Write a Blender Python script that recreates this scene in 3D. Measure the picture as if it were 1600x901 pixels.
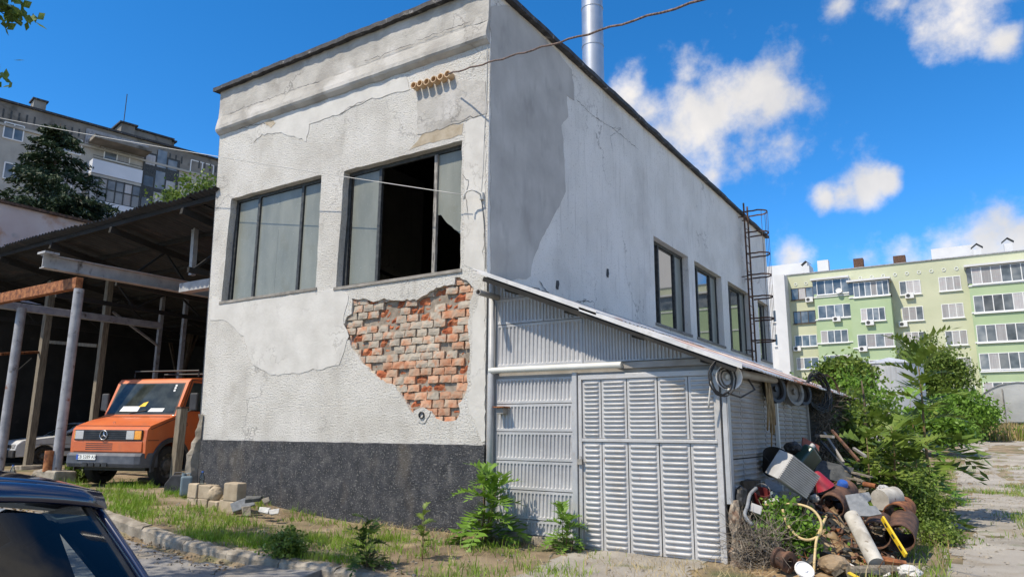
import bpy, math, random
import numpy as np
from mathutils import Vector, Matrix, noise
from mathutils.geometry import tessellate_polygon

# ------------------------------------------------------------------ camera
FPX, CX, CY = 1117.0, 800.0, 450.5
MC = np.array([[0.84126477, 0.54058231, 0.00665967],
               [0.10058099, -0.16860578, 0.9805384],
               [-0.53118457, 0.82422258, 0.1962144]])
CAM = np.array([6.17959282, -9.04024954, 1.19095313])
sc = bpy.context.scene
for o in list(bpy.data.objects): bpy.data.objects.remove(o)
cd = bpy.data.cameras.new('camera'); co = bpy.data.objects.new('camera', cd)
sc.collection.objects.link(co); sc.camera = co
cd.sensor_fit = 'HORIZONTAL'; cd.sensor_width = 36.0; cd.lens = 36.0 * FPX / 1600.0
cd.clip_start = 0.05; cd.clip_end = 3000
Rm = Matrix((MC[0], MC[1], -MC[2])).transposed()
co.matrix_world = Matrix.Translation(CAM) @ Rm.to_4x4()

# ------------------------------------------------------------------ sun, exposure, sky
SUNV = Vector((-0.42, -1.0, 1.52)).normalized()
sl = bpy.data.lights.new('sun', 'SUN'); so = bpy.data.objects.new('sun', sl); sc.collection.objects.link(so)
sl.energy = 2.75; sl.angle = math.radians(0.53); sl.color = (1.0, 0.95, 0.87)
so.rotation_euler = SUNV.to_track_quat('Z', 'Y').to_euler(); so.location = (0, 0, 60)
sc.view_settings.view_transform = 'Standard'; sc.view_settings.look = 'None'
sc.view_settings.gamma = 1.0; sc.view_settings.exposure = 0.92; sc.view_settings.use_curve_mapping = False
sc.view_settings.use_white_balance = True; sc.view_settings.white_balance_temperature = 7350

def pxray(x, y):
    return MC.T @ np.array([(x - CX) / FPX, (CY - y) / FPX, 1.0])
def U(x, y, ax, val):
    r = pxray(x, y); i = 'xyz'.index(ax); t = (val - CAM[i]) / r[i]
    return Vector(CAM + t * r)
def UD(x, y, d): return Vector(CAM + pxray(x, y) * d)
def UP(x, y, p, n):
    r = Vector(pxray(x, y)); c = Vector(CAM); t = (Vector(p) - c).dot(n) / r.dot(n)
    return c + r * t

wd = bpy.data.worlds.new('World'); sc.world = wd; wd.use_nodes = True
nt = wd.node_tree; nt.nodes.clear()
def wn(t, **k):
    n = nt.nodes.new(t)
    for a, b in k.items(): setattr(n, a, b)
    return n
def wm(op, a, b=None, c=None):
    n = nt.nodes.new('ShaderNodeMath'); n.operation = op
    for i, v in enumerate((a, b, c)):
        if v is None: continue
        if isinstance(v, (int, float)): n.inputs[i].default_value = v
        else: nt.links.new(v, n.inputs[i])
    return n.outputs[0]
tc = wn('ShaderNodeTexCoord')
sky = wn('ShaderNodeTexSky', sky_type='NISHITA', sun_disc=False)
sky.sun_elevation = math.asin(SUNV.z); sky.sun_rotation = math.atan2(SUNV.x, SUNV.y)
sky.altitude = 800; sky.air_density = .75; sky.dust_density = 0.0; sky.ozone_density = 6.0
hs = wn('ShaderNodeHueSaturation'); hs.inputs['Saturation'].default_value = 1.27; hs.inputs['Value'].default_value = 1.0
nt.links.new(sky.outputs[0], hs.inputs['Color'])
# clouds: puffs in world directions, edges broken by noise
rngc = random.Random(11)
puffs = []
for (px, py, r) in [(985, 150, .05), (1015, 175, .07), (1075, 160, .075), (1130, 130, .085), (1190, 125, .07), (1160, 180, .12),
                    (1090, 200, .10), (1120, 240, .09), (1215, 165, .06), (1228, 226, .05), (1075, 110, .05), (1115, 275, .05),
                    (1290, 308, .026), (1320, 302, .032), (1352, 293, .036), (1388, 285, .026),
                    (1400, 5, .05), (1450, 12, .075), (1500, -10, .085), (1440, 45, .04), (1310, 8, .03),
                    (1575, 62, .03), (1610, 365, .085), (1545, 380, .07), (1480, 392, .06), (1410, 398, .05), (1350, 402, .04),
                    (1650, 340, .09), (1240, 400, .035), (1560, -40, .06), (1570, 350, .05)]:
    v = Vector(pxray(px, py)).normalized(); puffs.append((v, r))
fld = None
for v, r in puffs:
    d = wn('ShaderNodeVectorMath', operation='DISTANCE'); nt.links.new(tc.outputs['Generated'], d.inputs[0]); d.inputs[1].default_value = v
    m = wm('MULTIPLY_ADD', d.outputs['Value'], -1.0 / r, 1.0)
    fld = m if fld is None else wm('MAXIMUM', fld, m)
nz = wn('ShaderNodeTexNoise'); nz.inputs['Scale'].default_value = 10; nz.inputs['Detail'].default_value = 10; nz.inputs['Roughness'].default_value = .60
nt.links.new(tc.outputs['Generated'], nz.inputs['Vector'])
nz2 = wn('ShaderNodeTexNoise'); nz2.inputs['Scale'].default_value = 7; nz2.inputs['Detail'].default_value = 5
nt.links.new(tc.outputs['Generated'], nz2.inputs['Vector'])
f2 = wm('MULTIPLY_ADD', wm('SUBTRACT', nz.outputs['Fac'], .5), 3.6, wm('MAXIMUM', fld, -1.0))
mr = wn('ShaderNodeMapRange', interpolation_type='SMOOTHSTEP')
nt.links.new(f2, mr.inputs['Value']); mr.inputs['From Min'].default_value = .14; mr.inputs['From Max'].default_value = 1.25
cr = wn('ShaderNodeValToRGB')
cr.color_ramp.elements[0].position = .40; cr.color_ramp.elements[0].color = (2.6, 2.7, 2.9, 1)
cr.color_ramp.elements[1].position = .62; cr.color_ramp.elements[1].color = (3.7, 3.7, 3.75, 1)
nt.links.new(nz2.outputs['Fac'], cr.inputs['Fac'])
# cloud cover added outside the view, made denser to brighten the shaded sides
nz3 = wn('ShaderNodeTexNoise'); nz3.inputs['Scale'].default_value = 3.2; nz3.inputs['Detail'].default_value = 8; nz3.inputs['Roughness'].default_value = .55
nt.links.new(tc.outputs['Generated'], nz3.inputs['Vector'])
mr3 = wn('ShaderNodeMapRange', interpolation_type='SMOOTHSTEP'); nt.links.new(nz3.outputs['Fac'], mr3.inputs['Value']); mr3.inputs['From Min'].default_value = .49; mr3.inputs['From Max'].default_value = .59
dv = wn('ShaderNodeVectorMath', operation='DOT_PRODUCT'); nt.links.new(tc.outputs['Generated'], dv.inputs[0]); dv.inputs[1].default_value = MC[2]
mv = wn('ShaderNodeMapRange', interpolation_type='SMOOTHSTEP'); nt.links.new(dv.outputs['Value'], mv.inputs['Value']); mv.inputs['From Min'].default_value = .62; mv.inputs['From Max'].default_value = .76; mv.inputs['To Min'].default_value = 1; mv.inputs['To Max'].default_value = 0
cov = wm('MAXIMUM', mr.outputs[0], wm('MULTIPLY', mr3.outputs[0], mv.outputs[0]))
mix = wn('ShaderNodeMix', data_type='RGBA')
nt.links.new(wm('MULTIPLY', cov, .9), mix.inputs['Factor'])
nt.links.new(hs.outputs[0], mix.inputs['A']); nt.links.new(cr.outputs[0], mix.inputs['B'])
bg = wn('ShaderNodeBackground'); bg.inputs['Strength'].default_value = .15
nt.links.new(mix.outputs['Result'], bg.inputs['Color'])
wo = wn('ShaderNodeOutputWorld'); nt.links.new(bg.outputs[0], wo.inputs['Surface'])

# ------------------------------------------------------------------ helpers: objects
COL = sc.collection
R = math.radians
def keep(child, parent):
    child.parent = parent
    child.matrix_parent_inverse = PM.get(parent.name, Matrix())
PM = {}
def thing(name, label, cat, loc=(0, 0, 0), group=None, local=False, rz=0):
    o = bpy.data.objects.new(name, None); COL.objects.link(o); o.empty_display_size = .2
    o.location = loc; o.rotation_euler = (0, 0, rz)
    o['label'] = label; o['category'] = cat
    if group: o['group'] = group
    if not local: PM[o.name] = (Matrix.Translation(loc) @ Matrix.Rotation(rz, 4, 'Z')).inverted()
    return o
def tag(o, label, cat, group=None):
    o['label'] = label; o['category'] = cat
    if group: o['group'] = group
    return o
def struct(o):
    o['kind'] = 'structure'; return o
def copy_tree(o, parent=None):
    c = o.copy(); COL.objects.link(c)
    if parent is not None: c.parent = parent
    for ch in list(o.children): copy_tree(ch, c)
    return c
def obj(name, me, parent=None):
    o = bpy.data.objects.new(name, me); COL.objects.link(o)
    if parent is not None: keep(o, parent)
    return o
def npmesh(name, V, quads=None, tris=None, mat=None, parent=None, smooth=False):
    """mesh from numpy arrays (V: n,3; quads: m,4; tris: k,3)"""
    me = bpy.data.meshes.new(name); nq = 0 if quads is None else len(quads); ntr = 0 if tris is None else len(tris)
    me.vertices.add(len(V)); me.vertices.foreach_set('co', np.asarray(V, np.float32).ravel())
    me.loops.add(nq * 4 + ntr * 3); me.polygons.add(nq + ntr)
    li = []
    if nq: li.append(np.asarray(quads, np.int32).ravel())
    if ntr: li.append(np.asarray(tris, np.int32).ravel())
    me.loops.foreach_set('vertex_index', np.concatenate(li))
    st = np.concatenate([np.arange(nq) * 4, nq * 4 + np.arange(ntr) * 3]).astype(np.int32)
    me.polygons.foreach_set('loop_start', st)
    me.update(calc_edges=True); me.validate()
    if smooth: me.polygons.foreach_set('use_smooth', np.ones(nq + ntr, bool))
    if mat: me.materials.append(mat)
    return obj(name, me, parent)

class MB:
    def __init__(s): s.v = []; s.f = []
    def add(s, vs, fs):
        b = len(s.v); s.v += [tuple(p) for p in vs]; s.f += [tuple(i + b for i in f) for f in fs]; return s
    def box(s, x0, x1, y0, y1, z0, z1, M=None, jit=0, rng=random):
        vs = [Vector((x, y, z)) for z in (z0, z1) for y in (y0, y1) for x in (x0, x1)]
        if jit: vs = [p + Vector((rng.uniform(-jit, jit), rng.uniform(-jit, jit), rng.uniform(-jit, jit))) for p in vs]
        if M is not None: vs = [M @ p for p in vs]
        return s.add(vs, [(0, 2, 3, 1), (4, 5, 7, 6), (0, 1, 5, 4), (2, 6, 7, 3), (0, 4, 6, 2), (1, 3, 7, 5)])
    def cbox(s, c, sz, rot=(0, 0, 0), jit=0, rng=random):
        M = Matrix.Translation(c) @ Matrix.Rotation(rot[2], 4, 'Z') @ Matrix.Rotation(rot[1], 4, 'Y') @ Matrix.Rotation(rot[0], 4, 'X')
        return s.box(-sz[0] / 2, sz[0] / 2, -sz[1] / 2, sz[1] / 2, -sz[2] / 2, sz[2] / 2, M, jit, rng)
    def beam(s, a, b, w, h, up=(0, 0, 1)):
        a = Vector(a); b = Vector(b); d = (b - a); L = d.length; d.normalize()
        x = d.cross(Vector(up)); 
        if x.length < 1e-4: x = d.cross(Vector((0, 1, 0)))
        x.normalize(); z = x.cross(d)
        vs = [a + d * t * L + x * sx * w / 2 + z * sz * h / 2 for sz in (-1, 1) for t in (0, 1) for sx in (-1, 1)]
        return s.add(vs, [(0, 2, 3, 1), (4, 5, 7, 6), (0, 1, 5, 4), (2, 6, 7, 3), (0, 4, 6, 2), (1, 3, 7, 5)])
    def tube(s, pts, r, n=8, cap=True, closed=False):
        pts = [Vector(p) for p in pts]; m = len(pts)
        rs = r if isinstance(r, (list, tuple)) else [r] * m
        vs = []; ref = None
        for i, p in enumerate(pts):
            if closed: t = pts[(i + 1) % m] - pts[i - 1]
            else: t = pts[min(i + 1, m - 1)] - pts[max(i - 1, 0)]
            if t.length < 1e-9: t = Vector((0, 0, 1))
            t.normalize()
            if ref is None:
                ref = t.cross(Vector((0, 0, 1)))
                if ref.length < .1: ref = t.cross(Vector((1, 0, 0)))
            ref = ref - t * ref.dot(t)
            if ref.length < 1e-5: ref = t.orthogonal()
            ref.normalize(); b = t.cross(ref)
            vs += [p + (ref * math.cos(2 * math.pi * k / n) + b * math.sin(2 * math.pi * k / n)) * rs[i] for k in range(n)]
        fs = []
        for i in range(m if closed else m - 1):
            j = (i + 1) % m
            fs += [(i * n + k, i * n + (k + 1) % n, j * n + (k + 1) % n, j * n + k) for k in range(n)]
        if cap and not closed: fs += [tuple(reversed(range(n))), tuple((m - 1) * n + k for k in range(n))]
        return s.add(vs, fs)
    def lathe(s, prof, n=16, M=None, cap=False):
        vs = [Vector((r * math.cos(2 * math.pi * k / n), r * math.sin(2 * math.pi * k / n), z)) for r, z in prof for k in range(n)]
        if M is not None: vs = [M @ p for p in vs]
        fs = [(i * n + k, i * n + (k + 1) % n, (i + 1) * n + (k + 1) % n, (i + 1) * n + k) for i in range(len(prof) - 1) for k in range(n)]
        if cap: fs += [tuple(reversed(range(n))), tuple((len(prof) - 1) * n + k for k in range(n))]
        return s.add(vs, fs)
    def sheet(s, outer, holes, fr, depth=None, hdepth=None):
        """flat polygon with holes; fr maps (u,v,d)->3d; depth: skirt of the outline, hdepth: list of hole skirts"""
        loops = [outer] + list(holes); flat = [p for l in loops for p in l]
        tri = tessellate_polygon([[Vector((p[0], p[1], 0)) for p in l] for l in loops])
        s.add([fr(p[0], p[1], 0) for p in flat], [tuple(t) for t in tri])
        ds = [depth] + list(hdepth or [None] * len(holes))
        for l, d in zip(loops, ds):
            if d is None: continue
            n = len(l); vs = [fr(p[0], p[1], 0) for p in l] + [fr(p[0], p[1], d) for p in l]
            s.add(vs, [(i, (i + 1) % n, n + (i + 1) % n, n + i) for i in range(n)])
        return s
    def build(s, name, mat, parent=None, smooth=False, bevel=0, seg=2, local=False, fix=True):
        me = bpy.data.meshes.new(name); me.from_pydata(s.v, [], s.f)
        if fix:
            import bmesh
            bm = bmesh.new(); bm.from_mesh(me); bmesh.ops.recalc_face_normals(bm, faces=bm.faces); bm.to_mesh(me); bm.free()
        me.materials.append(mat)
        if smooth:
            for p in me.polygons: p.use_smooth = True
        o = bpy.data.objects.new(name, me); COL.objects.link(o)
        if parent is not None:
            if local: o.parent = parent
            else: keep(o, parent)
        if bevel:
            b = o.modifiers.new('bevel', 'BEVEL'); b.width = bevel; b.segments = seg; b.limit_method = 'ANGLE'; b.angle_limit = R(35)
        if smooth == 'auto':
            pass
        return o
def smooth_angle(o, deg=35):
    import bmesh
    bm = bmesh.new(); bm.from_mesh(o.data)
    for f in bm.faces: f.smooth = True
    for e in bm.edges:
        if len(e.link_faces) == 2: e.smooth = e.calc_face_angle(0) < R(deg)
    bm.to_mesh(o.data); bm.free(); return o
def rough_line(pts, step, amp, seed=0, closed=True):
    rng = random.Random(seed); out = []; n = len(pts)
    for i in range(n if closed else n - 1):
        a = pts[i]; b = pts[(i + 1) % n]; L = math.hypot(b[0] - a[0], b[1] - a[1]); k = max(1, int(L / step))
        for j in range(k):
            t = j / k
            q = (amp if j else amp * .6)
            out.append((a[0] + (b[0] - a[0]) * t + rng.gauss(0, q), a[1] + (b[1] - a[1]) * t + rng.gauss(0, q)))
    if not closed: out.append(pts[-1])
    return out
def inpoly(x, y, poly):
    c = False; n = len(poly); j = n - 1
    for i in range(n):
        xi, yi = poly[i]; xj, yj = poly[j]
        if (yi > y) != (yj > y) and x < (xj - xi) * (y - yi) / (yj - yi) + xi: c = not c
        j = i
    return c
def sstep(a, b, x):
    t = min(1, max(0, (x - a) / (b - a))); return t * t * (3 - 2 * t)

# ------------------------------------------------------------------ helpers: materials
def mat(name, cols, scale=4, rough=.8, metal=0, bump=None, bump2=None, pos=(.35, .65), detail=5, spec=.5, rand=0, coat=0,
        stain=None, stretch=None, speck=None, trans=0, rvar=0, voro=None):
    """cols: colour list spread over a noise; bump: (scale,strength,dist); stain: (colour,scale,lo,hi[,stretch]); speck: (colour,scale,lo,hi)"""
    m = bpy.data.materials.new(name); m.use_nodes = True; t = m.node_tree; N = t.nodes; Lk = t.links
    b = N['Principled BSDF']; out = N['Material Output']
    tcn = N.new('ShaderNodeTexCoord'); vec = tcn.outputs['Object']
    oi = None
    if rand:
        oi = N.new('ShaderNodeObjectInfo'); ad = N.new('ShaderNodeVectorMath'); ad.operation = 'MULTIPLY_ADD'
        cmb = N.new('ShaderNodeCombineXYZ')
        for i in range(3): Lk.new(oi.outputs['Random'], cmb.inputs[i])
        ad.inputs[1].default_value = (37, 53, 71); Lk.new(cmb.outputs[0], ad.inputs[0]); Lk.new(vec, ad.inputs[2]); vec = ad.outputs[0]
    def nzn(sc_, det=5, v=None, rgh=.55, st=None):
        n = N.new('ShaderNodeTexNoise'); n.inputs['Scale'].default_value = sc_; n.inputs['Detail'].default_value = det; n.inputs['Roughness'].default_value = rgh
        vv = v or vec
        if st:
            mp = N.new('ShaderNodeMapping'); mp.inputs['Scale'].default_value = st; Lk.new(vv, mp.inputs[0]); vv = mp.outputs[0]
        Lk.new(vv, n.inputs['Vector']); return n.outputs['Fac']
    if len(cols) == 1:
        rgb = N.new('ShaderNodeRGB'); rgb.outputs[0].default_value = (*cols[0], 1); col = rgb.outputs[0]
    else:
        r = N.new('ShaderNodeValToRGB'); e = r.color_ramp.elements
        while len(e) < len(cols): e.new(.5)
        for i, c in enumerate(cols):
            e[i].position = pos[0] + (pos[1] - pos[0]) * i / (len(cols) - 1); e[i].color = (*c, 1)
        Lk.new(nzn(scale, detail, st=stretch), r.inputs[0]); col = r.outputs[0]
    def over(col, c2, fac):
        mx = N.new('ShaderNodeMix'); mx.data_type = 'RGBA'; Lk.new(fac, mx.inputs['Factor']); Lk.new(col, mx.inputs['A'])
        mx.inputs['B'].default_value = (*c2, 1); return mx.outputs['Result']
    def rampfac(f, lo, hi, mx_=1):
        mr_ = N.new('ShaderNodeMapRange'); Lk.new(f, mr_.inputs[0]); mr_.inputs[1].default_value = lo; mr_.inputs[2].default_value = hi; mr_.inputs[4].default_value = mx_
        return mr_.outputs[0]
    for s_ in ([stain] if stain and not isinstance(stain, list) else (stain or [])):
        col = over(col, s_[0], rampfac(nzn(s_[1], 6, st=s_[4] if len(s_) > 4 else None), s_[2], s_[3], s_[5] if len(s_) > 5 else 1))
    if speck: col = over(col, speck[0], rampfac(nzn(speck[1], 2), speck[2], speck[3]))
    if rand and rand is not True:
        h = N.new('ShaderNodeHueSaturation'); Lk.new(col, h.inputs['Color'])
        mr2 = N.new('ShaderNodeMapRange'); Lk.new(oi.outputs['Random'], mr2.inputs[0]); mr2.inputs[3].default_value = 1 - rand; mr2.inputs[4].default_value = 1 + rand
        Lk.new(mr2.outputs[0], h.inputs['Value']); col = h.outputs[0]
    Lk.new(col, b.inputs['Base Color'])
    b.inputs['Roughness'].default_value = rough; b.inputs['Metallic'].default_value = metal
    b.inputs['Specular IOR Level'].default_value = spec
    if coat: b.inputs['Coat Weight'].default_value = coat; b.inputs['Coat Roughness'].default_value = .05
    if rvar: Lk.new(rampfac(nzn(scale * 2.3, 5), .3, .7, 1), N.new('ShaderNodeMath').inputs[0]); 
    if rvar:
        mm = N[-1]; mm.operation = 'MULTIPLY_ADD'; mm.inputs[1].default_value = rvar; mm.inputs[2].default_value = rough; Lk.new(mm.outputs[0], b.inputs['Roughness'])
    nrm = None
    for bp in (bump, bump2):
        if not bp: continue
        bn = N.new('ShaderNodeBump'); bn.inputs['Strength'].default_value = bp[1]; bn.inputs['Distance'].default_value = bp[2]
        Lk.new(nzn(bp[0], 6, rgh=.7, st=bp[3] if len(bp) > 3 else None), bn.inputs['Height'])
        if nrm: Lk.new(nrm, bn.inputs['Normal'])
        nrm = bn.outputs[0]
    if voro:   # winding hairline cracks: contour of a rough noise, open only here and there
        ab = N.new('ShaderNodeMath'); ab.operation = 'SUBTRACT'; ab.inputs[1].default_value = .5; Lk.new(nzn(voro[0], 9, rgh=.62), ab.inputs[0])
        a2 = N.new('ShaderNodeMath'); a2.operation = 'ABSOLUTE'; Lk.new(ab.outputs[0], a2.inputs[0])
        fac = rampfac(a2.outputs[0], 0, voro[2], 1)
        inv = N.new('ShaderNodeMath'); inv.operation = 'SUBTRACT'; inv.inputs[0].default_value = 1; Lk.new(fac, inv.inputs[1])
        mu = N.new('ShaderNodeMath'); mu.operation = 'MULTIPLY'; Lk.new(inv.outputs[0], mu.inputs[0]); Lk.new(rampfac(nzn(voro[0] * .9, 2), .5, .62, .75), mu.inputs[1])
        col = over(col, voro[3], mu.outputs[0]); Lk.new(col, b.inputs['Base Color'])
    if nrm: Lk.new(nrm, b.inputs['Normal'])
    if trans:
        tr = N.new('ShaderNodeBsdfTranslucent'); Lk.new(col, tr.inputs[0]); ms = N.new('ShaderNodeMixShader'); ms.inputs[0].default_value = trans
        Lk.new(b.outputs[0], ms.inputs[1]); Lk.new(tr.outputs[0], ms.inputs[2]); Lk.new(ms.outputs[0], out.inputs[0])
    return m
def glassmat(name, tint, rough=.03, transmission=.85, alpha=None, spec=.5):
    m = bpy.data.materials.new(name); m.use_nodes = True; t = m.node_tree; N = t.nodes; Lk = t.links
    N.remove(N['Principled BSDF']); out = N['Material Output']
    tr = N.new('ShaderNodeBsdfTransparent'); tr.inputs[0].default_value = (*tint, 1)
    gl = N.new('ShaderNodeBsdfGlossy'); gl.inputs['Roughness'].default_value = rough
    fr = N.new('ShaderNodeFresnel'); fr.inputs[0].default_value = 1.5
    ms = N.new('ShaderNodeMixShader'); Lk.new(fr.outputs[0], ms.inputs[0]); Lk.new(tr.outputs[0], ms.inputs[1]); Lk.new(gl.outputs[0], ms.inputs[2])
    Lk.new(ms.outputs[0], out.inputs[0]); return m
M = {}
# ------------------------------------------------------------------ materials
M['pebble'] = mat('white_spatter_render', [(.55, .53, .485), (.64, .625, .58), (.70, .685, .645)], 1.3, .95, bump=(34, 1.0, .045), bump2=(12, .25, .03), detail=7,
                  stain=[((.44, .41, .36), 2.2, .58, .78, (1.6, 1.6, .22), .6), ((.56, .55, .52), 9, .55, .72, None, .5), ((.36, .33, .29), .9, .64, .8, None, .5)], speck=((.42, .405, .375), 34, .57, .68), voro=(.55, .0, .008, (.2, .19, .18)))  # darker specks put the shadows of the render's pits into the colour
M['pebble_side'] = mat('white_dash_render', [(.70, .69, .66), (.80, .79, .765)], .9, .95, bump=(40, .9, .03), bump2=(12, .3, .02),
                  stain=[((.36, .35, .33), 3.0, .56, .80, (3.0, 3.0, .22), .5), ((.5, .49, .47), .7, .55, .7, None, .5)], speck=((.3, .29, .28), 45, .64, .72), voro=(.45, .0, .006, (.16, .15, .15)))
M['cement'] = mat('grey_cement_render', [(.30, .285, .26), (.39, .375, .345), (.45, .435, .405)], 1.6, .93, bump=(26, .5, .02), bump2=(5, .5, .04), detail=8,
                  stain=[((.48, .465, .44), 1.1, .54, .62), ((.26, .25, .23), 3, .6, .8, (2, 2, .4), .6)], voro=(.8, .0, .012, (.12, .115, .11)))
M['cement_side'] = mat('grey_trowelled_cement', [(.36, .35, .335), (.47, .46, .44)], 1.3, .9, bump=(12, .3, .02), detail=8,
                  stain=[((.24, .235, .225), 2.4, .54, .74, (1.2, 1.2, .5), .55), ((.36, .35, .34), 4, .58, .75, (1, 1, .2), .6)])
M['smooth_plaster'] = mat('smooth_white_plaster', [(.48, .47, .44), (.57, .56, .53)], 2.2, .9, bump=(18, .4, .012), bump2=(4, .3, .02), stain=((.44, .42, .39), 3.5, .58, .8, None, .6), voro=(1.2, .0, .012, (.28, .27, .25)))
M['beige_plaster'] = mat('bare_beige_undercoat', [(.34, .28, .2), (.46, .40, .31)], 6, .95, bump=(40, .7, .02))
M['plinth'] = mat('dark_pebble_plinth', [(.035, .039, .048), (.064, .069, .080), (.125, .125, .13)], 5, .9, bump=(34, 1.0, .08), bump2=(75, .5, .02), pos=(.32, .72), detail=8,
                  stain=[((.23, .19, .14), 1.6, .56, .76, (1, 1, .5), .55), ((.30, .29, .28), 5, .64, .76, (1.5, 1.5, .5), .6)], speck=((.22, .22, .215), 36, .57, .68))
M['mortar'] = mat('old_mortar', [(.20, .165, .13), (.35, .30, .245)], 9, .95, bump=(60, .8, .02))
M['brick_red'] = mat('broken_orange_brick', [(.34, .085, .035), (.50, .145, .06), (.60, .24, .12)], 7, .9, bump=(40, .9, .03), bump2=(14, .6, .04), rand=.2)
M['brick_grey'] = mat('mortar_smeared_brick', [(.33, .29, .24), (.44, .39, .32), (.50, .30, .20)], 5, .93, bump=(60, .5, .015, (1, 1, 4)), rand=.14, stain=((.48, .17, .075), 6, .55, .68, None, .8))
M['brick_pink'] = mat('dusty_pink_brick', [(.46, .20, .11), (.50, .30, .20), (.42, .33, .25)], 6, .93, bump=(60, .5, .015, (1, 1, 4)), rand=.14)
M['tar'] = mat('black_roof_felt', [(.018, .018, .02), (.05, .05, .052)], 6, .7, bump=(20, .5, .02), stain=((.22, .21, .2), 7, .6, .7))
M['frame_dark'] = mat('dark_weathered_frame', [(.02, .024, .026), (.06, .065, .065)], 12, .6, stain=((.2, .19, .17), 9, .6, .75, (3, 3, .6), .6), bump=(40, .2, .005))
M['frame_grey'] = mat('grey_flaking_frame', [(.22, .21, .19), (.33, .31, .28)], 12, .7, stain=((.05, .045, .04), 9, .52, .66, (3, 3, .4)), bump=(40, .3, .005))
M['reveal'] = mat('stained_reveal', [(.16, .15, .135), (.27, .255, .23)], 5, .95, bump=(30, .5, .01))
M['dirty_glass'] = mat('dust_caked_green_glass', [(.16, .172, .148), (.195, .207, .178), (.225, .235, .20)], 1.8, .36, spec=.5, stretch=(1.5, 1.5, .5), detail=8,
                       stain=[((.28, .30, .27), 34, .62, .74, (1.6, 1.6, .07), .45), ((.15, .14, .085), 2.0, .6, .8, None, .5)], speck=((.42, .43, .42), 60, .70, .73))
M['mirror_glass'] = mat('dark_reflecting_glass', [(.012, .014, .016), (.03, .034, .036)], 3, .03, spec=1.0, stain=((.12, .13, .13), 9, .62, .8, (1, 1, .2), .5))
M['mirror_glass'].node_tree.nodes['Principled BSDF'].inputs['IOR'].default_value = 2.3
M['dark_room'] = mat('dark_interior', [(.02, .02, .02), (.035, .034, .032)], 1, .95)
M['near_black'] = mat('near_black_surface', [(.012, .012, .011), (.026, .025, .023)], 1.2, .95, bump=(10, .4, .03), stain=((.06, .057, .05), 2, .62, .8))  # near-black base colour stands in for the shade inside the shelter
M['galv'] = mat('grey_painted_sheet', [(.34, .345, .355), (.43, .435, .445)], 1.6, .42, spec=.5, bump=(14, .06, .01), bump2=(2.2, .35, .06),
                stain=[((.26, .27, .285), 5, .6, .8, (1, 1, .4), .4), ((.36, .3, .2), 3.4, .66, .85, (1, 1, .5), .35)], speck=((.6, .6, .6), 70, .73, .76))
M['galv_door'] = mat('silver_painted_door', [(.38, .38, .38), (.47, .47, .47)], 1.8, .36, spec=.6, bump=(14, .06, .01), bump2=(2.4, .35, .06),
                stain=[((.31, .27, .22), 4, .56, .8, (1, 1, .5), .55), ((.2, .09, .045), 7, .70, .78, (2, 2, .6), .8)], speck=((.2, .17, .15), 60, .72, .75))
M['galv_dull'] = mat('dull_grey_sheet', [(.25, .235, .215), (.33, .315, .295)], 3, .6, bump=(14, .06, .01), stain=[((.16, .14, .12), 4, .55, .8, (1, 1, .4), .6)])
M['greypaint'] = mat('grey_gloss_paint', [(.33, .345, .36), (.41, .42, .43)], 5, .45, bump=(30, .1, .004), stain=((.25, .2, .15), 4, .66, .8, None, .5))
M['lightpipe'] = mat('pale_grey_pipe_paint', [(.55, .56, .52), (.62, .62, .58)], 4, .5, bump=(30, .1, .004))
M['rust'] = mat('orange_rust', [(.10, .035, .018), (.24, .085, .032), (.36, .15, .06)], 9, .9, bump=(50, .5, .008), detail=8)
M['rust_dark'] = mat('dark_brown_rust', [(.04, .024, .018), (.10, .05, .032), (.17, .085, .05)], 8, .85, bump=(45, .5, .008), detail=8)
M['rotten'] = mat('rotting_post_base', [(.12, .05, .028), (.30, .24, .18), (.42, .37, .3)], 9, .95, bump=(30, .9, .02, (1, 1, .3)), detail=8)
M['zinc'] = mat('weathered_zinc_roof', [(.48, .485, .49), (.62, .62, .62)], 4, .5, bump=(20, .1, .01), stain=[((.42, .16, .075), 1.3, .57, .66, (1, .5, 1)), ((.3, .28, .26), 6, .6, .75, None, .6)])
M['redroof'] = mat('red_oxide_roof', [(.33, .12, .06), (.46, .2, .11), (.52, .34, .24)], 5, .75, bump=(20, .2, .01), stain=((.5, .48, .45), 4, .55, .68, None, .8))
M['steel_flue'] = mat('galvanised_flue', [(.46, .47, .48), (.56, .57, .58)], 2, .36, metal=.75, bump=(9, .08, .02), stain=((.36, .36, .36), 4, .6, .8, (2, 2, .3)))
M['asphalt'] = mat('worn_asphalt', [(.15, .145, .14), (.215, .21, .205), (.265, .255, .24)], 1.1, .95, bump=(85, .8, .012), bump2=(9, .3, .03), detail=8, stain=[((.30, .25, .18), .8, .56, .72, None, .7), ((.09, .088, .085), 2.3, .58, .7, None, .6)], speck=((.38, .37, .35), 90, .66, .7), voro=(.6, .0, .012, (.05, .048, .045)))
M['yard'] = mat('gravelly_concrete', [(.27, .245, .205), (.37, .34, .295), (.44, .41, .36)], .8, .95, bump=(38, .9, .03), bump2=(7, .35, .04), detail=8, stain=[((.27, .22, .15), .9, .55, .7, None, .8), ((.10, .14, .04), 1.7, .62, .72, None, .6)], speck=((.5, .49, .47), 50, .64, .7))
M['dirt'] = mat('dry_dirt', [(.17, .125, .075), (.27, .205, .13), (.34, .27, .18)], 1.4, .98, bump=(40, .9, .03), bump2=(6, .6, .08), detail=8, stain=[((.085, .12, .035), 1.1, .5, .66, None, .75), ((.38, .3, .17), 2.7, .58, .7, None, .8)])
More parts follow.
